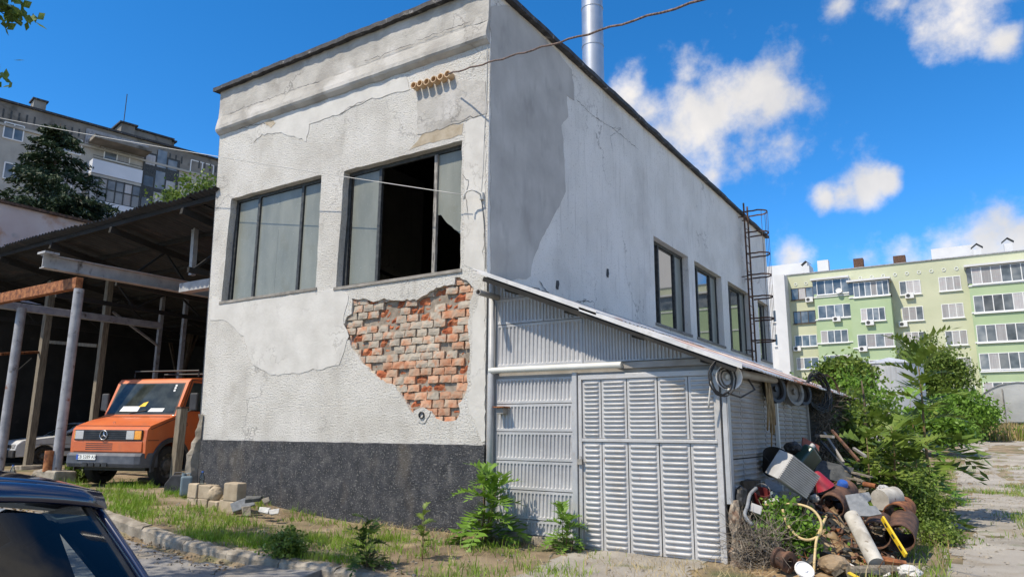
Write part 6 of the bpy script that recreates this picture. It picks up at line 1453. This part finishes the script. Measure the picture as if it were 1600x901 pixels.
o = mbw.build('scrap_wire', M['rust'], None, fix=False); o['kind'] = 'stuff'; o['label'] = 'tangled rusty wire over the junk heap'
# ribbed tub lying on its side
F = fr3(J(z3, 478, 298, 8.8), -33, 12, 12)
tb = thing('ribbed_tub', 'grey-white ribbed plastic tub tipped over on the junk heap', 'tub', F.translation)
def taper(mb, F, w0, w1, h0, h1, L, th=.012):
    q = lambda w, h, z: [F @ Vector((sx * w / 2, sy * h / 2, z)) for sx, sy in ((-1, -1), (1, -1), (1, 1), (-1, 1))]
    a, b, c, d = q(w0, h0, -L / 2), q(w1, h1, L / 2), q(w1 - th * 2, h1 - th * 2, L / 2), q(w0 - th * 2, h0 - th * 2, -L / 2 + th)
    return mb.add(a + b + c + d, [(0, 1, 5, 4), (1, 2, 6, 5), (2, 3, 7, 6), (3, 0, 4, 7), (4, 5, 9, 8), (5, 6, 10, 9), (6, 7, 11, 10), (7, 4, 8, 11), (8, 9, 13, 12), (9, 10, 14, 13), (10, 11, 15, 14), (11, 8, 12, 15), (0, 3, 2, 1), (12, 13, 14, 15)])
F2 = F @ Matrix.Rotation(R(90), 4, 'Y')
taper(MB(), F2, .28, .27, .34, .32, .46).build('shell', M['tub'], tb)
for k in range(13):
    yy = -.150 + k * .025; MB().box(-.228, .228, yy - .008, yy + .008, .138, .162, F).build('rib', M['tub'], tb)
def can(F, w, h, d, m, name, label, cat, capm='black_rubber', handle=True):
    t = thing(name, label, cat, F.translation)
    MB().box(-w / 2, w / 2, -h / 2, h / 2, -d / 2, d / 2, F).build('body', M[m], t, bevel=min(w, h, d) * .22, seg=3)
    o = MB().lathe([(.001, .04), (.032, .04), (.036, .03), (.036, -.01)], 12, F @ Matrix.Translation((-w * .28, h / 2 + .01, 0)) @ Matrix.Rotation(R(-90), 4, 'X')).build('cap', M[capm], t); smooth_angle(o)
    if handle: MB().tube([F @ Vector((-w * .08, h / 2 - .01, 0)), F @ Vector((-w * .05, h / 2 + .045, 0)), F @ Vector((w * .28, h / 2 + .045, 0)), F @ Vector((w * .34, h / 2 - .01, 0))], .013, 6).build('handle', M[m], t, smooth=True)
    return t
can(fr3(J(z3, 560, 218, 9.9), -40, 25, 20), .30, .34, .18, 'greenplastic', 'jerrycan', 'dark green jerrycan behind the ribbed tub', 'canister', 'tub')
def plate(F, w, h, t, m, name, label, cat, poly=None, bevel=.004):
    pl_ = poly or [(-w / 2, -h / 2), (w / 2, -h / 2), (w / 2, h / 2), (-w / 2, h / 2)]
    return tag(MB().sheet(pl_, [], lambda u, v, d: F @ Vector((u, v, -d)), t).sheet(pl_, [], lambda u, v, d: F @ Vector((u, v, -t))).build(name, M[m], None, bevel=0), label, cat)
plate(fr3(J(z3, 585, 145, 10.3), -30, 20, -25), .27, .22, .02, 'redboard', 'board', 'speckled red-brown board leaning behind the green jerrycan', 'board')
plate(fr3(J(z5b, 640, 565, 9.2), -30, 5, -35), .22, .13, .03, 'slabgrey', 'board', 'grey board wedged below the ribbed tub', 'board')
plate(fr3(J(z3, 720, 285, 10.4), -20, -15, -50), .48, .36, .01, 'frame_dark', 'panel', 'large black sheet lying behind the blue cap', 'panel')
s = lambda a, b: ((a - 440) / 240 * .37, -(b - 330) / 240 * .39)
plate(fr3(J(z6b, 440, 330, 8.75), 0, -14, -28), 0, 0, .03, 'slabgrey', 'board', 'notched grey board propped on the rusty pipes', 'board', [s(*p) for p in ((320, 265), (500, 235), (512, 290), (475, 315), (485, 345), (530, 345), (562, 405), (470, 425), (345, 425))])
def pipe(a, b, rad, th, m, label, name='pipe', n=22):
    a = Vector(a); b = Vector(b); L = (b - a).length; Mx = Matrix.Translation(a) @ (b - a).to_track_quat('Z', 'Y').to_matrix().to_4x4()
    o = MB().lathe([(rad - th, L), (rad - th, 0), (rad, 0), (rad, L), (rad - th, L)], n, Mx).build(name, M[m], None); smooth_angle(o); return tag(o, label, 'pipe')
c = J(z6b, 195, 350, 9.2); pipe(c, c + Vector((.10, .62, .16)), .155, .012, 'rust_dark', 'brown rusty pipe opening below the black tyre strip')
c = J(z6b, 540, 575, 8.7); pipe(c, c + Vector((-.02, .75, .05)), .165, .012, 'rust_dark', 'wide rusty pipe with open mouth behind the pale cement pipe')
c = J(z6b, 725, 600, 8.75); pipe(c, c + Vector((.0, .8, .12)), .17, .012, 'rust_dark', 'rusty pipe half hidden by the yellow bar')
c = J(z6b, 690, 420, 9.4); pipe(c, c + Vector((.06, .65, .05)), .15, .012, 'rust', 'orange rusted pipe lying on top of the others')
c = J(z6b, 570, 300, 9.6); pipe(c, c + Vector((.16, .30, .03)), .135, .135, 'asbestos', 'short pale drum lying behind the notched board', 'drum')
c = J(z6b, 540, 195, 9.9); pipe(c, c + Vector((-.16, .05, .02)), .035, .005, 'rust', 'small orange pipe stub poking out of the heap')
c = J(z7, 500, 570, 8.25); pipe(c, c + Vector((-.12, .2, .0)), .035, .006, 'galv_dull', 'grey pipe stub under the clover-like weed')
pipe(J(z6b, 545, 800, 7.95), J(z6b, 352, 425, 8.65), .088, .088, 'asbestos', 'long pale cement pipe leaning on the junk heap')
a = J(z6b, 775, 735, 8.2); b = J(z6b, 590, 440, 8.6); 
yl = thing('spirit_level', 'bright yellow spirit level lying against the rusty pipes', 'level', a)
MB().beam(a, b, .022, .075, up=(.5, -.8, .5)).build('bar', M['yellow'], yl, bevel=.003)
for t_ in (.2, .5, .8):
    q = a.lerp(b, t_); d = (b - a).normalized(); MB().beam(q - d * .03, q + d * .03, .026, .03, up=(.5, -.8, .5)).build('vial', M['black_rubber'] if t_ != .5 else M['greenplastic'], yl)
# tyre strip, cap, cone wedge, bags
c = J(z6b, 220, 250, 9.5); pts = [c + Vector((-.3 + .6 * k / 10, .05 + .1 * math.sin(k * .6), -.02 - .10 * math.sin(math.pi * k / 10) + .02 * k / 10)) for k in range(11)]
mb = MB(); 
for a, b in zip(pts[:-1], pts[1:]): mb.beam(a, b, .12, .03)
tag(mb.build('tyre_strip', M['black_rubber'], None), 'curved strip of black tyre rubber on the heap', 'rubber')
c = J(z6b, 280, 190, 9.5); o = MB().lathe([(.001, .07), (.05, .065), (.068, .04), (.07, -.05), (.001, -.06)], 16, fr3(c, 20, 10, -60)).build('blue_container', M['bluep'], None); smooth_angle(o); tag(o, 'bright blue plastic cap lying on the tyre strip', 'cap')
F = fr3(J(z3, 645, 345, 9.5), 0, 0, 0); o = MB().lathe([(.14, -.09), (.13, -.07), (.05, .12), (.035, .14), (.001, .14)], 18, F @ Matrix.Rotation(R(25), 4, 'Z') @ Matrix.Rotation(R(-90), 4, 'X')).build('plastic_cone', M['crimson'], None); smooth_angle(o); tag(o, 'crimson plastic cone beside the ribbed tub', 'cone')
def blob(c, rad, m, name, label, cat, seed, amp=.25, fq=4, n=3):
    import bmesh
    bm = bmesh.new(); bmesh.ops.create_icosphere(bm, subdivisions=n, radius=1)
    for v in bm.verts:
        k = 1 + amp * noise.noise(v.co * fq * .5 + Vector((seed, 0, 0))) + amp * .5 * noise.noise(v.co * fq * 1.7 + Vector((seed, 5, 0))); v.co = Vector((v.co.x * rad[0], v.co.y * rad[1], v.co.z * rad[2])) * k + Vector(c)
    me = bpy.data.meshes.new(name); bm.to_mesh(me); bm.free(); me.materials.append(M[m])
    o = obj(name, me); tag(o, label, cat); return o
blob(J(z3, 485, 150, 10.0), (.13, .12, .09), 'black_rubber', 'plastic_bag', 'black plastic bag tucked behind the ribbed tub', 'bag', 1)
blob(J(z5b, 235, 740, 8.7), (.08, .1, .16), mat('dark_blue_bag', [(.012, .016, .035), (.03, .035, .07)], 6, .35) and 'black_rubber', 'plastic_bag', 'dark bag stuffed beside the shed corner post', 'bag', 2)
blob(J(z6b, 205, 800, 7.95), (.17, .15, .10), 'sack', 'sack', 'brown slumped sack at the front of the heap', 'sack', 3, .18)
blob(J(z6b, 790, 860, 7.8), (.13, .12, .07), 'rag', 'rag', 'white crumpled rag at the foot of the heap', 'cloth', 4, .3, 5)
blob(J(z5b, 630, 800, 8.75), (.09, .08, .07), 'rag', 'plastic_rag', 'white torn plastic under the grey board', 'plastic', 5, .45, 6)
blob(J(z5b, 640, 700, 9.0), (.09, .08, .06), 'bluegrey', 'plastic_rag', 'pale blue crumpled plastic under the tub', 'plastic', 6, .4, 6)
blob(J(z5b, 810, 715, 9.1), (.15, .12, .09), 'concrete', 'rubble_lump', 'grey rubble lump in front of the tub', 'rubble', 7, .3, 5)
blob(J(z6b, 65, 290, 9.3), (.06, .06, .055), 'asbestos', 'rubble_lump', 'small pale rubble lump below the crimson cone', 'rubble', 8, .2, 5)
blob(J(z6b, 595, 225, 10.0), (.08, .08, .07), 'tub', 'plastic_rag', 'silvery crumpled foil beside the pale drum', 'plastic', 9, .4, 7)
# bucket, basket, stump, case, lid, coil
F = fr3(J(z5b, 480, 720, 8.9), -25, 0, -60); bk = thing('bucket', 'maroon bucket lying on its side by the stump', 'bucket', F.translation)
o = MB().lathe([(.07, -.1), (.095, .1), (.103, .1), (.103, .085), (.078, -.105), (.001, -.105)], 20, F).build('body', M['maroon'], bk); smooth_angle(o)
MB().tube([F @ Vector((.1 * math.cos(a), .1 * math.sin(a), .1 + .05 * math.sin(a))) for a in [math.pi * k / 8 for k in range(9)]], .004, 5).build('handle', M['frame_grey'], bk)
F = fr3(J(z3, 375, 235, 9.9), -40, 0, -50); o = MB().lathe([(.13, -.14), (.17, .14), (.18, .14), (.14, -.15), (.001, -.15)], 20, F).build('basket', M['near_black'], None); smooth_angle(o); tag(o, 'dark round basket behind the ribbed tub', 'basket')
F = fr3(J(z5b, 310, 590, 9.1), 0, 0, 0); c = F.translation; r = random.Random(3); vs = []
for (z, q) in ((-.5, 1.25), (-.1, 1.02), (.10, 1.0)):
    for k in range(20): a = 2 * math.pi * k / 20; rr = .15 * q * (1 + .09 * (k % 2) + r.uniform(-.05, .05)); vs.append((c.x + rr * math.cos(a), c.y + rr * math.sin(a), c.z + z + r.uniform(-.01, .01)))
tag(MB().add(vs, [(j * 20 + k, j * 20 + (k + 1) % 20, (j + 1) * 20 + (k + 1) % 20, (j + 1) * 20 + k) for j in range(2) for k in range(20)] + [tuple(40 + k for k in range(20))]).build('tree_stump', M['bark'], None), 'dark fluted tree stump against the shed side', 'stump')
F = fr3(J(z7, 870, 300, 8.6), -14, 15, -30); cs = thing('tool_case', 'dark grey plastic case half buried under the hose', 'case', F.translation)
MB().box(-.17, .17, -.06, .06, -.11, .11, F).build('body', M['bumper'], cs, bevel=.015); MB().box(-.12, .12, .06, .068, -.06, .06, F).build('lid_panel', M['slabgrey'], cs, bevel=.003)
F = fr3(J(z7, 945, 820, 7.75), 0, 10, -45); o = MB().lathe([(.001, .02), (.03, .02), (.04, .008), (.085, .008), (.095, .02), (.105, .012), (.105, -.01), (.001, -.012)], 26, F).build('round_lid', M['white_paint'], None); smooth_angle(o); tag(o, 'white round lid leaning at the front of the heap', 'lid')
F = fr3(J(z7, 700, 700, 7.9), -15, 30, 10); o = MB().lathe([(.10, -.09), (.115, -.085), (.115, -.05), (.09, -.04), (.09, .04), (.115, .05), (.115, .085), (.1, .09), (.05, .09), (.05, -.09), (.1, -.09)], 24, F).build('rusty_drum', M['rust_dark'], None); smooth_angle(o); tag(o, 'small brown rusty drum below the clover-like weed', 'drum')
plate(fr3(J(z5b, 420, 850, 8.5), -25, 0, -40), .13, .12, .012, 'tub', 'slatted_piece', 'white slatted plastic piece beside the maroon bucket', 'plastic')
plate(fr3(J(z5b, 470, 600, 9.05), 25, 10, -20), .10, .19, .012, 'tub', 'panel', 'grey triangular offcut standing behind the maroon bucket', 'panel', [(-.06, -.1), (.06, -.1), (-.03, .1)])
# hoses
pts = [J(z7, *p) for p in ()] if False else [UD(x, y, d) for (x, y, d) in ((1196, 788, 8.7), (1225, 787, 8.6), (1250, 788, 8.5), (1270, 796, 8.4), (1282, 812, 8.3), (1283, 828, 8.25), (1277, 838, 8.2), (1262, 843, 8.2), (1247, 838, 8.25), (1234, 824, 8.35), (1226, 808, 8.45), (1223, 795, 8.5))]
def smoothp(p, k=4):
    out = []; n = len(p)
    for i in range(n - 1):
        p0, p1, p2, p3 = p[max(i - 1, 0)], p[i], p[i + 1], p[min(i + 2, n - 1)]
        for j in range(k):
            t = j / k; out.append(.5 * ((2 * p1) + (p2 - p0) * t + (2 * p0 - 5 * p1 + 4 * p2 - p3) * t * t + (3 * p1 - p0 - 3 * p2 + p3) * t ** 3))
    return out + [p[-1]]
mb = MB().tube(smoothp(pts), .016, 8); tag(mb.build('garden_hose', M['hoseyellow'], None, smooth=True), 'pale yellow hose looped over the junk heap', 'hose')
pts = [UD(x, y, d) for (x, y, d) in ((1291, 806, 8.4), (1284, 822, 8.3), (1276, 842, 8.15), (1273, 870, 8.0), (1271, 905, 7.85))]
tag(MB().tube(smoothp(pts), .015, 8).build('garden_hose', M['hoseyellow'], None, smooth=True), 'yellow hose end trailing straight down to the ground', 'hose')
pts = [UD(x, y, d) for (x, y, d) in ((1182, 762, 8.8), (1172, 772, 8.7), (1168, 790, 8.5), (1164, 805, 8.4), (1176, 820, 8.3))]
tag(MB().tube(smoothp(pts), .022, 8).build('grey_hose', M['slabgrey'], None, smooth=True), 'thick grey hose bent beside the corner post', 'hose')
# bars and frames leaning against the creeper wall
for k, (a, b, m, lb) in enumerate((((1288, 676), (1318, 722), 'galv_dull', 'pale metal bar leaning in front of the dead creeper'), ((1283, 690), (1325, 735), 'frame_dark', 'dark bar leaning beside the pale metal bar'), ((1300, 672), (1342, 720), 'rust_dark', 'brown bar leaning on the creeper wall'), ((1334, 700), (1352, 712), 'galv_dull', 'short pale bar poking out towards the bush'), ((1275, 680), (1302, 682), 'galv_dull', 'pale bar lying across the leaning bars'))):
    d0 = 12.2 - .25 * k; pa = UD(*a, d0); pb = UD(*b, d0 - 1.0); tag(MB().beam(pa, pb, .035, .035).build('metal_bar', M[m], None), lb, 'bar')
for k, (a, b, lb) in enumerate((((1310, 742), (1350, 752), 'dark plank at the back of the heap'), ((1322, 735), (1362, 745), 'upper dark plank at the back of the heap'), ((1335, 738), (1345, 756), 'pale split plank across the dark planks'))):
    pa = UD(*a, 10.4); pb = UD(*b, 10.1); tag(MB().beam(pa, pb, .09, .02).build('plank', M['wood_grey'], None), lb, 'plank')
pa = J(z6b, 330, 860, 7.75); pb = J(z6b, 720, 850, 7.85); tag(MB().tube([pa, pa.lerp(pb, .5), pb], [.06, .07, .055], 9).build('log', M['wood_grey'], None), 'grey split log lying at the front of the heap', 'log')
pa = J(z6b, 600, 770, 8.1); tag(MB().tube([pa + Vector((-.2, -.05, -.03)), pa, pa + Vector((.22, .05, -.02))], [.03, .045, .03], 7).build('rusty_bar', M['rust'], None), 'orange rusty bar under the pale cement pipe', 'bar')
pa = J(z6b, 330, 865, 7.65); tag(MB().beam(pa, pa + Vector((.13, -.05, -.05)), .05, .015).build('yellow_strip', M['yellow'], None), 'yellow plastic strip beside the log', 'strip')

# ------------------------------------------------------------------ things by the left corner
def itz(px, py, off=0):
    z = -.1
    for _ in range(40): q = U(px, py, 'z', z); z = .6 * z + .4 * (gz(q.x, q.y) + off)
    return q
zL = lambda a, b: (240 + a / 6.435, 690 + b / 6.435)
base = itz(320, 792); sc_m = lambda d: d / FPX
def blk(a0, b0, a1, b1, label, dy=0, rot=0, m='tan_block', dep=.2):
    """block whose visible face spans the given zoom pixels, standing at the pile"""
    yb = base.y + dy; p0 = U(*zL(a0, b1), 'y', yb); p1 = U(*zL(a1, b0), 'y', yb)
    return tag(MB().box(p0.x, p1.x, yb, yb + dep, p0.z, p1.z, jit=.012, rng=rj).build('concrete_block', M[m], None, bevel=.02), label, 'block')
GRP = 'tan blocks stacked by the plinth'
for (q, lb) in (((320, 562, 425, 680), 'bottom tan block next to the blue-grey canister'), ((430, 572, 535, 685), 'bottom tan block under the block with the bottle'), ((540, 596, 640, 712), 'bottom tan block under the rounded stone'), ((645, 596, 800, 715), 'bottom tan block at the slab end of the pile'),
                ((335, 420, 435, 560), 'upper tan block next to the blue-grey canister'), ((438, 440, 570, 570), 'upper tan block carrying the plastic bottle'), ((690, 415, 845, 592), 'upper tan block at the slab end of the pile')): o = blk(*q, lb); o['group'] = GRP
c = U(*zL(620, 520), 'y', base.y + .1); blob(c, (.13, .12, .13), 'tan_block', 'rounded_stone', 'rounded worn stone on the tan blocks', 'stone', 12, .15, 3)
def bottle(c, h, label):
    t = thing('plastic_bottle', label, 'bottle', c); r_ = h * .16; T = Matrix.Translation(c)
    o = MB().lathe([(.001, .002), (r_ * .9, .0), (r_, h * .05), (r_, h * .3), (r_ * .93, h * .36), (r_, h * .42), (r_, h * .62), (r_ * .5, h * .84), (r_ * .42, h * .9)], 18, T).build('body', M['bottle'], t); smooth_angle(o)
    o = MB().lathe([(r_ * .46, h * .89), (r_ * .46, h), (.001, h)], 12, T).build('cap', M['bluep'], t); smooth_angle(o)
p0 = U(*zL(482, 438), 'y', base.y + .08); bottle(p0, .25, 'clear plastic bottle with blue cap on the tan blocks')
p1 = itz(18, 748); bottle(Vector((p1.x, p1.y, gz(p1.x, p1.y))), .34, 'large clear bottle standing by the shelter post')
blob((p1.x + .75, p1.y + .4, .08), (.45, .25, .16), 'concrete', 'rough_stone', 'long rough stone lying by the shelter post', 'stone', 14, .25)
# slabs of broken concrete
for (a, b, w, h, roll, yaw, pit, lb, m) in ((895, 625, .34, .17, 22, 15, -30, 'grey broken slab leaning at the end of the block pile', 'slabgrey'), (1010, 570, .26, .10, 5, 0, -60, 'dark broken slab resting on the leaning slab', 'frame_dark'), (935, 690, .14, .16, 8, 20, -10, 'pale slab piece standing under the leaning slab', 'concrete'), (1120, 690, .18, .10, -5, -20, -20, 'white chalky rubble piece beside the slabs', 'rag'), (1220, 705, .14, .08, 10, 10, -25, 'flat white rubble piece out in the grass', 'rag'), (1130, 590, .1, .09, 20, 30, -30, 'small grey rubble piece against the plinth', 'concrete')):
    c = U(*zL(a, b), 'y', base.y + .05); F = fr3(c, roll, yaw, pit); tag(MB().box(-w / 2, w / 2, -h / 2, h / 2, -.03, .03, F, jit=.02, rng=rj).build('rubble_slab', M[m], None, bevel=.008), lb, 'rubble')
# tool box, canister, timber post
c = itz(268, 770); F = fr3((c.x, c.y + .1, c.z + .17), 0, 10, 0); tbx = thing('tool_box', 'black plastic tool box standing below the timber post', 'box', (c.x, c.y, c.z))
MB().add([F @ Vector(p) for p in ((-.2, -.17, -.13), (.2, -.17, -.13), (.2, .05, -.13), (.12, .17, -.13), (-.08, .17, -.13), (-.2, .0, -.13), (-.2, -.17, .13), (.2, -.17, .13), (.2, .05, .13), (.12, .17, .13), (-.08, .17, .13), (-.2, .0, .13))], [(0, 1, 2, 3, 4, 5), (11, 10, 9, 8, 7, 6)] + [(i, (i + 1) % 6, 6 + (i + 1) % 6, 6 + i) for i in range(6)]).build('body', M['blackplastic'], tbx, bevel=.015)
MB().tube([F @ Vector((-.07, .165, 0)), F @ Vector((-.06, .21, 0)), F @ Vector((.1, .21, 0)), F @ Vector((.11, .165, 0))], .014, 6).build('handle', M['blackplastic'], tbx)
c = itz(289, 776); can(fr3((c.x, c.y, c.z + .2), 0, 25, 0), .20, .36, .17, 'bluegrey', 'canister', 'blue-grey plastic canister beside the tan blocks', 'canister', 'bluegrey')
c = itz(272, 760); t_ = U(291, 637, 'y', c.y); pst = thing('timber_post', 'weathered square timber post standing before the orange truck', 'post', (c.x, c.y, c.z))
MB().beam((c.x, c.y, c.z - .1), (c.x + .03, c.y, t_.z), .17, .17, up=(0, 1, 0)).build('shaft', M['wood_grey'], pst, bevel=.012)
MB().box(c.x - .07, c.x + .13, c.y - .1, c.y + .1, t_.z, t_.z + .03).build('top_cap', M['rust_dark'], pst)
# debris under the truck and weeds by its wheel
c = itz(205, 752); plate(fr3((c.x, c.y + .5, .05), 0, 30, -80), .6, .3, .03, 'wood_grey', 'plank', 'broken planks lying on the ground under the truck', 'plank')
bush('leafy weed growing at the shelter post footing', (U(120, 752, 'z', 0).x, U(120, 752, 'z', 0).y), (.28, .25, .26), 45, 'leaf_mid', .09, seed=21, name='weed', W=.06)
# cracked asphalt plate at the road edge and leaf litter in the gutter
q = [U(x, y, 'z', -.46) for (x, y) in ((385, 880), (440, 872), (500, 878), (522, 888), (505, 897), (455, 912), (380, 925), (340, 905))]
mb = MB(); n = len(q); top = [(p.x, p.y, -.475 + .05 * sstep(380, 520, 380 + 20 * i) + (.05 if i in (2, 3, 4) else 0)) for i, p in enumerate(q)]
mb.add(top + [(a, b, -.56) for a, b, c in top], [tuple(range(n))] + [(i, (i + 1) % n, n + (i + 1) % n, n + i) for i in range(n)])
tag(mb.build('asphalt_plate', M['asphalt'], None), 'broken asphalt plate lifting at the road edge', 'asphalt')
P = scatter(9000, -9, 2.5, -3.7, -2.6, lambda x, y: math.exp(-((y - ykerb(x) + .3) / .22) ** 2) * (.25 + .75 * sstep(-.5, .5, x)), 15); P[:, 2] = [max(p[2], zroad(p[0]) if p[0] < 1.5 and p[1] < ykerb(p[0]) - .1 else p[2]) + .018 for p in P]
rngl = np.random.default_rng(4); Dl = rngl.normal(size=(len(P), 3)); Dl[:, 2] *= .25; V, Q = diamonds(P, .05, .032, D=Dl, rng=rngl); o = npmesh('leaf_litter', V, quads=Q, mat=M['leaflitter']); o['kind'] = 'stuff'; o['label'] = 'dry brown leaves lying in the gutter'
P = scatter(5000, -6, 4.5, -3.4, -.1, lambda x, y: .35, 16); mb = MB(); r = random.Random(2)
for p in P[:700]:
    s_ = r.choice((.008, .012, .018, .03)); mb.cbox((p[0], p[1], p[2] + .012), (s_ * 1.4, s_, s_ * .8), (r.random(), r.random(), r.random() * 6), jit=s_ * .2, rng=r)
o = mb.build('pebbles', M['concrete'], None); o['kind'] = 'stuff'; o['label'] = 'small pebbles scattered over the verge'
